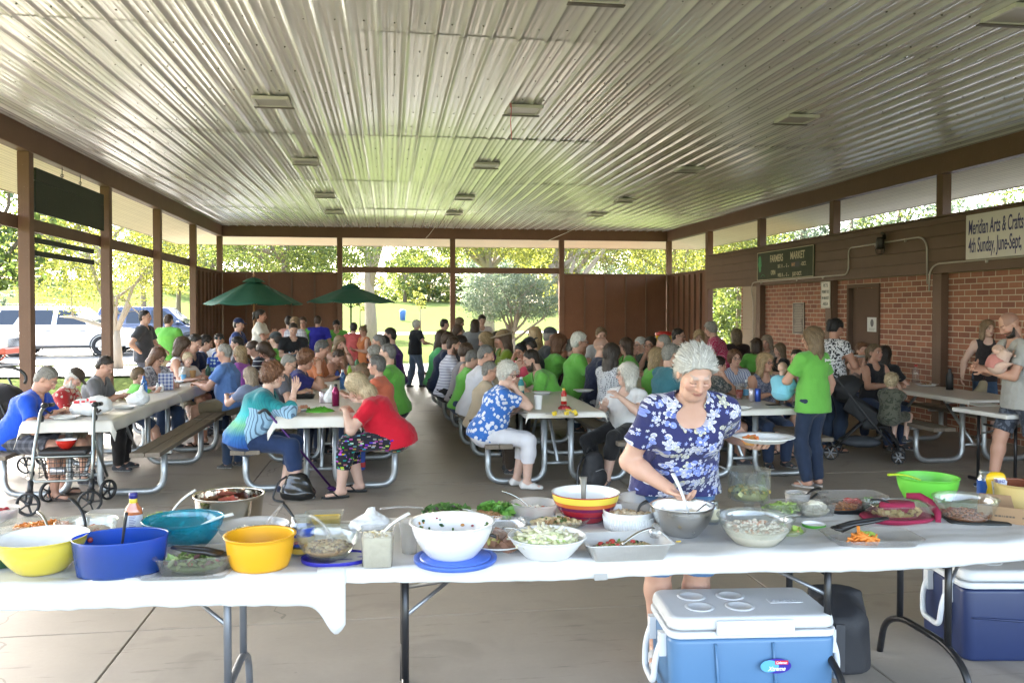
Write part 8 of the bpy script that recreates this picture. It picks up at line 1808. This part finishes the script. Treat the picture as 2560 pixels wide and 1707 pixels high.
# ============================================================ coolers, bags and things on the picnic tables
def soft_box(name, a, b, h, mat, par, z=0, rad=.05, top=1., loc=(0, 0), bv=.02):
    P0 = rrect(a, b, rad, 6); n_ = len(P0); P1 = rrect(a*top, b*top, rad*top, 6)
    V = [(x+loc[0], y+loc[1], z) for x, y in P0]+[(x+loc[0], y+loc[1], z+h) for x, y in P1]
    o = link_mesh(name, V, [tuple(reversed(range(n_))), tuple(range(n_, 2*n_))]+[(i, (i+1) % n_, n_+(i+1) % n_, n_+i) for i in range(n_)], mat, par); bevel(o, bv, 3)
    o.data.polygons.foreach_set('use_smooth', [False]*2+[True]*n_); return o
LIDW = plain('cooler_white', (.62, .63, .64), .38, var=.04)
def cooler(label, loc, rz, a, b, h, paint, cups, lh=.085):
    t = tag(empty('cooler', loc, rz), label, 'cooler')
    soft_box('body', a*.97, b*.97, h, paint, t, 0, .05, 1.03); soft_box('rim', a*1.015, b*1.02, .03, LIDW, t, h+.001, .055, 1, bv=.008)
    soft_box('lid', a*1.01, b*1.015, lh-.03, LIDW, t, h+.036, .06, .97, bv=.018)
    for (x, y) in cups:
        r_ = .048; MB().lathe([(r_*1.35, .0), (r_*1.3, .003), (r_, .0035), (r_*.9, .0005), (0, .0005)], 28, (x, y, h+.006+lh)).build('cup_holder', LIDW, t)
    for sx in (-1, 1):
        m = MB(); x = sx*(a+.012)
        m.tube(arc_path([(x, -.10, h-.03), (x+sx*.03, -.10, h-.12), (x+sx*.035, -.085, h-.23), (x+sx*.035, .085, h-.23), (x+sx*.03, .10, h-.12), (x, .10, h-.03)], .04), .014, 8)
        for y in (-.10, .10): m.box((x, y, h-.05), (.03, .045, .10))
        m.build('handle', LIDW, t)
    return t
LB = plain('cooler_blue', (.075, .17, .31), .42, var=.05)
cz = cooler('light blue cooler with a white cup holder lid under the table', (1.56, 3.66, 0), R(-5), .365, .20, .318, LB, [(-.20, -.06), (-.20, .08), (-.02, -.06), (-.02, .08)])
m = MB(); m.bx(-.17, .17, -.224, -.207, .338, .403); bevel(m.build('latch', LIDW, cz), .008)
m = MB(); m.bx(.13, .28, -.03, .03, .4055, .411); bevel(m.build('lid_plate', LIDW, cz), .003); text_mesh('COLEMAN', .03, plain('grey_print', (.4, .4, .42), .5), 'lettering', cz, (.205, -.012, .4115), (0, 0, 0), ext=.0005, align='CENTER', sx=.85)
for q in (.10, -.15): MB().tube([(q, -.206, .0), (q-.01, -.206, .15), (q-.02, -.206, .30)], .006, 6).build('moulded_rib', LB, cz)
def oval(n_, rx, rz, cx_, cz_, y): return [(cx_+rx*math.cos(2*math.pi*k/n_), y, cz_+rz*math.sin(2*math.pi*k/n_)) for k in range(n_)]
lg = MB(); lg.add(oval(32, .064, .032, .09, .205, -.2195), [tuple(range(32))]); o = lg.build('badge', plain('badge_purple', (.035, .018, .25), .3), cz); o.modifiers.new('t', 'SOLIDIFY').thickness = .004
lg = MB(); lg.add(oval(24, .040, .026, .060, .205, -.2203), [tuple(range(24))]); lg.build('badge_glow', plain('badge_sky', (.10, .35, .62), .3), cz)
lg = MB(); lg.bx(.083, .140, -.2213, -.2205, .212, .229); lg.build('badge_panel', plain('badge_red', (.55, .02, .03), .3), cz)
wt = plain('badge_white', (.7, .7, .72), .4); text_mesh('Coleman', .0155, wt, 'lettering', cz, (.086, -.2219, .2155), ROT, ext=.0002, shear=.2, bold=.0004, sx=.85)
text_mesh('Xtreme', .026, wt, 'lettering', cz, (.052, -.2215, .186), ROT, ext=.0002, shear=.35, bold=.0006, sx=.9)
nv = cooler('navy blue cooler with white lid and handles at the right', (3.20, 3.98, 0), R(-8), .40, .235, .36, plain('cooler_navy', (.013, .024, .080), .42, var=.05), [(-.20, .07), (-.20, -.08), (.05, .07), (.05, -.08)])
m = MB(); m.bx(.02, .10, -.262, -.238, .33, .40); m.bx(-.09, -.02, -.262, -.238, .33, .40); bevel(m.build('hinge', LIDW, nv), .004)
m = MB(); m.tube([(-.36, -.23, .22), (-.1, -.242, .205), (.36, -.232, .21)], .006, 6); m.build('moulded_rib', plain('cooler_navy', (.013, .024, .080), .42), nv)
cb = tag(empty('cooler_bag', (2.14, 3.86, 0), R(-22)), 'black soft cooler bag with a sloping lid under the table', 'bag')
BN = plain('black_nylon', (.016, .016, .019), .7, bump=.4, bs=90)
v = Vol((-.25, -.25, 0), (.25, .25, .5), .011); v.ecap((0, 0, .03), (0, -.01, .22), (1, 0, 0), (.155, .125), (.145, .115), k=.02); v.ecap((0, .06, .15), (0, .085, .34), (1, 0, 0), (.15, .07), (.13, .035), k=.05); v.cut((0, -.14, .262), (0, -.45, 1), .012); v.cut((0, 0, .003), (0, 0, -1)); V, Q = v.mesh(); V = folds(V, Q, .005, 20, 31); link_mesh('body', V, Q, BN, cb, smooth=True)
m = MB(); m.bx(-.02, .02, -.142, -.134, .03, .25); m.build('strap', plain('grey_strap', (.05, .05, .055), .6), cb)
bk = tag(MB().box((0, 0, .012), (.045, .07, .022), .4).build('snack_wrapper', plain('wrapper', (.45, .08, .06), .3, var=.5, vs=60), loc=(2.40, 4.15, 0)), 'small red and white snack wrapper on the floor', 'wrapper')
# bags on the floor
v = Vol((-.3, -.25, 0), (.3, .25, .55), .011); v.ecap((0, 0, .13), (0.02, 0, .36), (1, 0, 0), (.17, .12), (.13, .09), k=.05); v.ell((0, -.10, .15), (.13, .06, .12), k=.04); v.cut((0, 0, .003), (0, 0, -1)); V, Q = v.mesh(); V = folds(V, Q, .010, 20, 4)
bp = tag(empty('backpack', (1.93, 8.02, 0), R(30)), 'slouching black backpack on the floor by the table leg', 'backpack'); bp.scale = (.82, .82, .82); link_mesh('body', V, Q, BN, bp, smooth=True)
m = MB(); m.tube(arc_path([(-.12, .02, .40), (-.24, .0, .30), (-.27, -.03, .05), (-.2, -.02, .02)], .08), .014, 6); m.tube(arc_path([(-.05, .05, .44), (0, .05, .50), (.05, .05, .44)], .03), .010, 6); m.build('strap', BPL, bp)
m = MB(); m.tube([(-.08, -.135, .24), (0, -.155, .26), (.09, -.135, .24)], .004, 5); m.build('zip', plain('zip_grey', (.25, .25, .26), .4), bp)
v = Vol((-.25, -.2, 0), (.25, .2, .4), .010); v.ecap((-.0, 0, .07), (0, 0, .20), (1, 0, 0), (.17, .10), (.10, .05), k=.05); v.cut((0, 0, .003), (0, 0, -1)); V, Q = v.mesh(); V = folds(V, Q, .006, 22, 6)
hb_ = tag(empty('handbag', (-.83, 7.98, 0), R(-10)), 'shiny black leather handbag slumped on the floor', 'handbag'); link_mesh('body', V, Q, plain('black_leather', (.012, .012, .012), .25, bump=.3, coat=.3), hb_, smooth=True)
MB().tube(arc_path([(-.1, 0, .21), (-.16, -.06, .17), (-.20, -.12, .02), (-.08, -.16, .012)], .05), .010, 6).build('strap', BPL, hb_)
cn = tag(empty('walking_cane', (0, 0, 0)), 'purple walking cane leaning against the picnic table', 'cane'); PUR = plain('purple_metal', (.06, .012, .11), .3, .4)
MB().tube([(-.55, 8.25, .05), (-1.06, 7.92, .78)], .011, 8).build('shaft', PUR, cn); m = MB(); m.ball((-.55, 8.25, .04), (.04, .03, .022)); m.ball((-.525, 8.26, .02), (.05, .035, .02)); m.build('foot', PUR, cn); MB().tube(arc_path([(-1.06, 7.92, .78), (-1.10, 7.89, .84), (-1.16, 7.90, .80)], .03), .014, 8).build('grip', BPL, cn)
bx_ = tag(empty('shopping_bag', (-.40, 9.4, 0)), 'blue and red bag on the floor under the table', 'bag'); m = MB(); m.bx(-.14, .14, -.08, .08, 0, .26); bevel(m.build('body', plain('bag_blue', (.02, .06, .30), .6), bx_), .02); m = MB(); m.bx(-.142, .142, -.082, .082, .03, .09); bevel(m.build('stripe', plain('bag_red', (.4, .03, .03), .6), bx_), .01)
# drink cooler at the back
dc = tag(empty('drink_cooler', (5.58, 17.0, .74)), 'yellow barrel drink cooler with a red lid on a far table', 'drink cooler')
YC = plain('cooler_yellow', (.70, .42, .01), .45, var=.03); RC = plain('cooler_red', (.45, .03, .02), .4)
MB().lathe([(0, 0), (.155, 0), (.165, .02), (.170, .46), (0, .46)], 28).build('body', YC, dc); MB().lathe([(0.17, .46), (.178, .462), (.178, .51), (.165, .53), (.12, .53), (.11, .545), (0, .545)], 28).build('lid', RC, dc)
for s_ in (-1, 1): MB().box((s_*.185, 0, .38), (.03, .06, .10)).build('handle', RC if s_ > 0 else LIDW, dc)
text_mesh('igloo', .075, RC, 'lettering', dc, (-.015, -.174, .345), (math.pi/2, 0, R(4)), ext=.002, align='CENTER', bold=.002); MB().box((0, -.18, .05), (.03, .04, .03)).build('tap', LIDW, dc)
folding_table('folding_table', 'long far table carrying the yellow drink cooler', 2.2, .75, .74, GRYL, ((.3, 0), (1.9, 0)), (4.4, 16.6, 0))
# red bowl and can on the walker
bowl('red_bowl', 'shiny red ribbed bowl, white inside, on the walker seat', 'bowl', (-2.765, 7.86), .083, .035, .072, plain('red_enamel', (.48, .02, .012), .25, coat=.4), z=.527, inner=WG, lip=.003)
m = MB(); m.tube([(-.06, 0, 0), (-.055, 0, 0), (.055, 0, 0), (.06, 0, 0)], [.028, .033, .033, .028], 18); tag(m.build('drink_can', plain('can_silver', (.5, .48, .5), .3, .7, var=.5, vs=40), loc=(-2.83, 7.86, .335)), 'silver drink can lying in the walker basket', 'can')
# ---- picnic table clutter
PT = .755
def at_t(dx, dy, z=PT): p = atz(dx*K, dy*K, z); return (p[0], p[1])
bag('white grocery bag with red print on the left table', at_t(212, 953), PT, .19, .14, .21, 11, BAGM, knot=False)
o = MB(); rg4 = random.Random(8); bb = [x for x in col.objects if x.name.startswith('plastic_bag')][-1]; pb = at_t(212, 953)
m = MB()
for q, (x, z, w_) in enumerate(((-.09, .135, .05), (-.03, .14, .03), (.01, .155, .02), (.05, .135, .05))): m.box((pb[0]+x, pb[1]-.152+.012*abs(q-1.5), PT+z), (w_, .006, .018 if q % 2 else .026), .06*q)
m.build('red_print', plain('bag_red_print', (.5, .02, .03), .5), bb)
bag('smaller white knotted bag beyond the grocery bag', at_t(318, 930), PT, .11, .09, .17, 14, BAGM, tilt=.02)
def bottle(label, c, r, h, mat, capm, z=PT, name='bottle', sleeve=None, straw=None):
    t = tag(empty(name, (c[0], c[1], z)), label, 'bottle'); MB().lathe([(0, 0), (r, 0), (r, h*.62), (r*.95, h*.68), (r*.42, h*.86), (r*.42, h*.9), (0, h*.9)], 18).build('body', mat, t); MB().lathe([(r*.48, h*.88), (r*.48, h*.98), (r*.3, h), (0, h)], 14).build('cap', capm, t)
    if sleeve: MB().lathe([(r*1.02, h*.2), (r*1.02, h*.5)], 18).build('label', sleeve, t)
    return t
GP = plain('cap_white', (.6, .6, .6), .4); BLG = clear('blue_clear', (.25, .5, .85), .1, .12, .3, (.1, .25, .5))
bottle('blue clear water bottle by the white bags', at_t(331, 905), .036, .21, BLG, plain('cap_blue', (.03, .10, .3), .4))
gb = tag(empty('gift_bag', (*at_t(381, 895), PT), R(12)), 'blue and white plaid gift bag on the left table', 'gift bag'); m = MB(); m.bx(-.085, .085, -.05, .05, 0, .20); m.build('body', cloth('plaid:.45,.47,.55:.03,.05,.22:.7'), gb); m = MB(); m.bx(.0855, .088, -.05, .05, 0, .20); m.build('side', plain('bag_pink', (.5, .1, .15), .6), gb)
bottle('white salt shaker by the plaid gift bag', at_t(362, 898), .022, .10, WG, CUT, name='shaker'); bottle('second white shaker in front of the plaid gift bag', at_t(372, 899), .022, .10, WG, GP, name='shaker')
tb = tag(empty('tote_bag', (*at_t(502, 868), PT), R(5)), 'blue insulated lunch tote with mint dotted bands', 'tote'); m = MB(); m.bx(-.15, .15, -.08, .08, 0, .30); bevel(m.build('body', cloth('dots:.03,.08,.35:.35,.5,.55:.45'), tb), .03); m = MB(); m.bx(-.152, .152, -.082, .082, .09, .17); bevel(m.build('band', plain('mint', (.25, .5, .42), .6), tb), .02); MB().tube(arc_path([(-.08, 0, .3), (-.06, 0, .36), (.06, 0, .36), (.08, 0, .3)], .04), .012, 6).build('handle', plain('tote_blue', (.03, .08, .35), .6), tb)
cup('tan iced coffee cup on the left table', at_t(443, 876), .042, .15, plain('coffee', (.42, .24, .10), .4), z=PT)
bottle('clear water bottle next to the iced coffee', at_t(422, 878), .033, .21, CP, GP, sleeve=plain('sleeve_blue', (.1, .3, .5), .4)); bottle('dark green flask behind the iced coffee', at_t(478, 872), .036, .22, plain('flask_green', (.03, .10, .07), .35), BPL)
bottle('magenta metal water bottle at the second table', at_t(771, 932), .037, .22, plain('magenta_metal', (.22, .01, .07), .25, .5), BPL); bag('small clear knotted bag behind the magenta bottle', at_t(757, 925), PT, .055, .05, .16, 21, BAGM, tilt=.01)
bottle('clear blue tinted bottle farther along the second table', at_t(787, 893), .035, .24, BLG, GP); bottle('lime green bottle on the second table', at_t(803, 872), .034, .20, plain('lime_bottle', (.25, .45, .02), .4), plain('cap_lime', (.2, .4, .03), .4)); bottle('green bottle with a red cap far along the second table', at_t(820, 853), .036, .22, plain('green_bottle', (.10, .22, .09), .3), RC)
bottle('small blue cup bottle beside the lime bottle', at_t(775, 872), .034, .14, plain('blue_plastic2', (.02, .06, .3), .4), BPL)
m = MB(); m.lathe([(0, 0), (.026, 0), (.033, .006), (.033, .112), (.026, .12), (0, .12)], 18); tag(m.build('drink_can', plain('can_pink', (.45, .38, .40), .3, .6, var=.4, vs=40), loc=(*at_t(741, 925), PT)), 'pale drink can in front of the teal shirted woman', 'can')
food('green_cloth', 'crumpled lime green cloth on the second table', at_t(736, 945), PT, .14, .09, .035, (.10, .40, .035), [], 31, cat='cloth', rnd=4)
paper_plate('paper plate with leftovers before the teal shirted woman', (*at_t(698, 942), PT+.006), .125); food('leftovers', 'reddish leftovers on the teal woman paper plate', at_t(697, 941), PT+.010, .06, .05, .022, (.30, .13, .07), [((.40, .16, .08), 16, .014, 'cube'), ((.5, .35, .2), 10, .012, 'ball')], 72)
tray('food_box', 'dark divided takeout tray on the second table', 'food box', at_t(700, 915), .11, .09, .04, plain('black_tray', (.015, .015, .016), .3), z=PT)
cup('white foam cup near the front of the third table', at_t(1236, 940), .043, .135, plain('foam', (.72, .72, .72), .6), z=PT); bottle('red ketchup bottle with a yellow cap on the third table', at_t(1295, 928), .030, .165, plain('ketchup', (.42, .02, .015), .3), plain('cap_yellow', (.6, .45, .03), .4), sleeve=plain('label_pale', (.55, .5, .35), .5))
food('chip_packet', 'crumpled yellow and silver snack packet on the third table', at_t(1298, 952), PT, .11, .05, .03, (.45, .40, .32), [((.62, .45, .03), 8, .022, 'cube')], 33, cat='packet', rnd=4); food('red_napkin', 'crumpled red napkin near the ketchup bottle', at_t(1297, 938), PT, .07, .05, .02, (.40, .03, .04), [], 34, cat='napkin', rnd=4)
for q, (x, y, lab) in enumerate(((1190, 950, 'black plastic knife left of the foam cup'), (1275, 951, 'black plastic knife right of the foam cup'))):
    p = at_t(x, y); utensil('knife', lab, (p[0]-.09, p[1], PT+.006), (p[0]+.09, p[1]+.01, PT+.006), BLACKP, 'none', .006, .3, bend=0)
bottle('teal bottle beside the white haired woman', at_t(1197, 905), .036, .20, plain('teal_bottle', (.02, .22, .24), .4), GP, sleeve=plain('label_pale', (.55, .5, .35), .5))
cup('red iced tea cup with a green lid on the fourth table', at_t(1698, 917), .045, .17, CP, z=PT, fill=plain('red_tea', (.25, .03, .02), .2)); m = MB(); bottle('clear water bottle beside the red iced tea', at_t(1714, 916), .033, .21, CP, GP, sleeve=plain('sleeve_blue', (.1, .3, .5), .4))
for q, (x, lab) in enumerate(((1727, 'silver can left of the blue can'), (1740, 'blue and silver energy drink can'))):
    m = MB(); m.lathe([(0, 0), (.026, 0), (.033, .006), (.033, .13), (.026, .14), (0, .14)], 18); tag(m.build('drink_can', plain('can_%d' % q, (.45, .40, .42) if q == 0 else (.06, .12, .5), .3, .6, var=.5, vs=50), loc=(*at_t(x, 922), PT)), lab, 'can')
m = MB(); m.bx(-.075, .075, -.037, .037, 0, .009); o = tag(bevel(m.build('phone', BPL, loc=(*at_t(1777, 930), PT)), .006), 'black phone lying on the fourth table', 'phone'); o.rotation_euler = (0, 0, R(5))
# wall side table
fl_ = bottle('matte black insulated flask on the wall side table', at_t(2181, 895), .042, .26, plain('flask_black', (.014, .014, .015), .5), BPL); bottle('clear tumbler with a red lid on the wall side table', at_t(2103, 878), .045, .24, CP, RC)
paper_plate('white paper plate with food on the wall side table', (*at_t(2128, 886), PT+.004), .14); food('plate_food', 'brown scraps on the wall side paper plate', at_t(2125, 885), PT+.008, .07, .06, .015, (.30, .18, .1), [((.35, .2, .1), 12, .014, 'cube')], 74)
paper_plate('white paper plate lifted in front of a woman by the door', tuple(px2(1975, 820, 10.55)), .135)
m = MB(); m.bx(-.14, .14, -.10, .10, 0, .004); o = tag(m.build('paper_sheet', plain('paper', (.62, .62, .60), .8), loc=(*at_t(2262, 930, .742), .742)), 'white paper sheet on the folding table by the bald man', 'paper')
for q, (x, y) in enumerate(((150, 962), (285, 938), (400, 880), (476, 884))): paper_plate(['white plate in front of the bright blue tee man', 'white plate in front of the grey tee man', 'white plate before the long haired woman in print top', 'white plate in front of the light blue tee man'][q], (*at_t(x, y), PT+.005), .125)
for q, (x, y) in enumerate(((820, 905), (760, 900), (1340, 900), (1245, 905), (1700, 940), (1510, 880))): paper_plate(['plate between the navy tee woman and coral shirt woman', 'plate under the elbows of the navy tee woman', 'plate beside the bearded man in lime green', 'plate in front of the tan shirted man', 'plate near the red iced tea', 'plate before the white haired man in lime green'][q], (*at_t(x, y), PT+.005), .12)
# held plates, phones; slice of melon
# ---- stroller
sr = tag(empty('stroller', (5.46, 9.22, 0), R(-33)), 'black umbrella stroller with a folded canopy by the bench', 'stroller'); FAB = plain('stroller_fabric', (.012, .012, .014), .75, bump=.4, bs=60)
for sy_ in (-1, 1):
    m = MB(); m.tube(arc_path([(-.42, sy_*.20, 1.02), (-.30, sy_*.20, .92), (.0, sy_*.20, .52), (.32, sy_*.20, .14)], .1), .012, 8); m.build('side_tube', BPL, sr)
    m = MB(); m.tube([(.02, sy_*.20, .50), (-.36, sy_*.22, .11)], .011, 8); m.build('rear_leg', BPL, sr)
    wheel_parts(sr, (-.37, sy_*.24, .085), .085, .03, plain('wheel_grey', (.22, .22, .23), .5), 0, 6)
    for k in (-1, 1): wheel_parts(sr, (.34, sy_*.20+k*.028, .075), .075, .022, plain('wheel_grey', (.22, .22, .23), .5), R(15), 6)
    MB().tube([(.31, sy_*.2, .15), (.34, sy_*.2, .08)], .016, 8).build('caster', BPL, sr)
    MB().tube([(-.42, sy_*.20, 1.02), (-.50, sy_*.20, 1.03)], .018, 8).build('grip', RUB, sr)
v = Vol((-.5, -.26, .1), (.45, .26, 1.1), .014); v.ecap((-.22, 0, .78), (-.02, 0, .40), (0, 1, 0), (.19, .035), (.19, .035), k=.03); v.ecap((-.02, 0, .38), (.22, 0, .40), (0, 1, 0), (.18, .035), (.17, .03), k=.04); v.ecap((.22, 0, .38), (.33, 0, .2), (0, 1, 0), (.16, .02), (.15, .02), k=.03)
for sy_ in (-1, 1): v.ecap((-.2, sy_*.18, .66), (.12, sy_*.18, .45), (1, 0, 0), (.10, .015), (.10, .015), k=.03)
V, Q = v.mesh(); V = folds(V, Q, .006, 20, 5); link_mesh('seat', V, Q, FAB, sr, smooth=True)
v = Vol((-.6, -.3, .4), (.3, .3, 1.2), .014); v.ell((-.20, 0, .80), (.20, .22, .17), k=.02); v.ell((-.02, 0, .70), (.20, .20, .17), k=.03, op='s'); v.cut((0, 0, .74), (.5, 0, -1)); V, Q = v.mesh(); V = folds(V, Q, .012, 17, 8); link_mesh('canopy', V, Q, FAB, sr, smooth=True)
v = Vol((-.4, -.2, .08), (.3, .2, .4), .014); v.ell((-.08, 0, .20), (.24, .15, .07), k=.02); V, Q = v.mesh(); V = folds(V, Q, .008, 24, 9); link_mesh('basket', V, Q, plain('mesh_grey', (.05, .055, .065), .7), sr, smooth=True)
MB().tube([(.32, -.2, .14), (.32, .2, .14)], .011, 8).build('footrest', BPL, sr)
# handlebar of a second stroller at the left edge
s2 = tag(empty('stroller', (-4.05, 9.9, 0)), 'black stroller partly cut by the left edge behind the blue tee man', 'stroller')
MB().tube([(.22*math.cos(t_)-.05, .0, .98+.13*math.sin(t_)) for t_ in np.linspace(-.4, 3.3, 14)], .018, 8).build('handlebar', BPL, s2); v = Vol((-.4, -.3, .2), (.4, .3, 1.1), .016); v.ell((-.08, 0, .70), (.26, .24, .24), k=.02); v.ecap((0, 0, .5), (-.1, 0, .3), (0, 1, 0), (.2, .12), (.2, .1), k=.05); V, Q = v.mesh(); V = folds(V, Q, .01, 18, 3); link_mesh('seat', V, Q, FAB, s2, smooth=True)
for sy_ in (-1, 1): MB().tube([(-.1, sy_*.22, .98), (.25, sy_*.22, .1)], .013, 8).build('side_tube', BPL, s2); wheel_parts(s2, (.25, sy_*.24, .09), .09, .035, BPL); wheel_parts(s2, (-.28, sy_*.24, .12), .12, .04, BPL); MB().tube([(0, sy_*.22, .7), (-.28, sy_*.22, .12)], .013, 8).build('rear_leg', BPL, s2)
# shoulder bag of the standing young woman
sb_ = px2(2300, 895, 10.2); t = tag(empty('shoulder_bag', (sb_[0]-.3, sb_[1], sb_[2]), R(20)), 'long olive canvas shoulder bag hanging beside the young woman', 'bag'); v = Vol((-.2, -.12, -.3), (.2, .12, .3), .011); v.ecap((.06, 0, .08), (-.06, 0, -.12), (1, 0, 0), (.06, .05), (.13, .07), k=.05); V, Q = v.mesh(); V = folds(V, Q, .008, 26, 12, (1, 1, .3)); link_mesh('body', V, Q, plain('olive_canvas', (.30, .25, .16), .85), t, smooth=True); MB().tube([(.06, 0, .12), (.14, -.03, .33), (.22, -.02, .55)], .012, 6).build('strap', plain('strap_brown', (.04, .018, .016), .6), t)
# lettering and emblem on shirts
tw_ = [o for o in PEOPLE if o['label'].startswith('teenage boy')][0]; m = MB()
for sg in (-1, 1):
    V = [(sg*(.085-.05*abs(math.sin(k/10*math.pi))), .152, 1.12+.022*sg*0+(.075*(k/10-.5))) for k in range(11)]
    m.tube([(-.09+.018*k, .150-.002*abs(k-5), (1.115 if sg > 0 else 1.085)+sg*.0035*(k-5)**2*.55) for k in range(11)], .010, 6)
o = m.build('emblem', plain('emblem_blue', (.25, .42, .62), .6), tw_); zc_ = aty(733, 890, 14.05)[2]; o.location = (0, .02, zc_-1.10)
tx = GW; m = MB()
for q in range(9): m.box((-.03+.0125*q, -.0005*q*q*.6, .002*math.sin(q*2.1)), (.009, .006, .016+.005*(q % 3 == 0)+.01*(q == 0)))
for q in range(4): m.box((.025+.012*q, -.0008*q*q-.004, -.035), (.008, .006, .009))
m.build('lettering', plain('shirt_white', (.65, .68, .62), .7), tx['root'], loc=tuple(tx['Ch']+tx['u']*.075-tx['fwd']*.142+A3(.02, 0, 0)))
# dry leaves and crumbs on the concrete
rg5 = random.Random(12); LFB = plain('dry_leaf', (.20, .12, .045), .8, var=.4)
for i in range(16):
    x, y = (rg5.uniform(-1.2, 2.6), rg5.uniform(4.3, 7.3)) if i < 11 else (rg5.uniform(4.5, 6), rg5.uniform(5, 7)); s_ = rg5.uniform(.010, .022); m = MB()
    m.add([(-s_, 0, .002), (-s_*.3, s_*.5, .008), (s_*.5, s_*.4, .006), (s_*1.1, 0, .003), (s_*.4, -s_*.45, .009), (-s_*.4, -s_*.4, .004)], [(0, 1, 2, 3, 4, 5)]); o = m.build('dry_leaf', LFB, loc=(x, y, .002)); o.rotation_euler = (0, 0, rg5.uniform(0, 6)); tag(o, 'tiny dry leaf lying on the open concrete floor', 'leaf', 'dry leaves on the concrete')
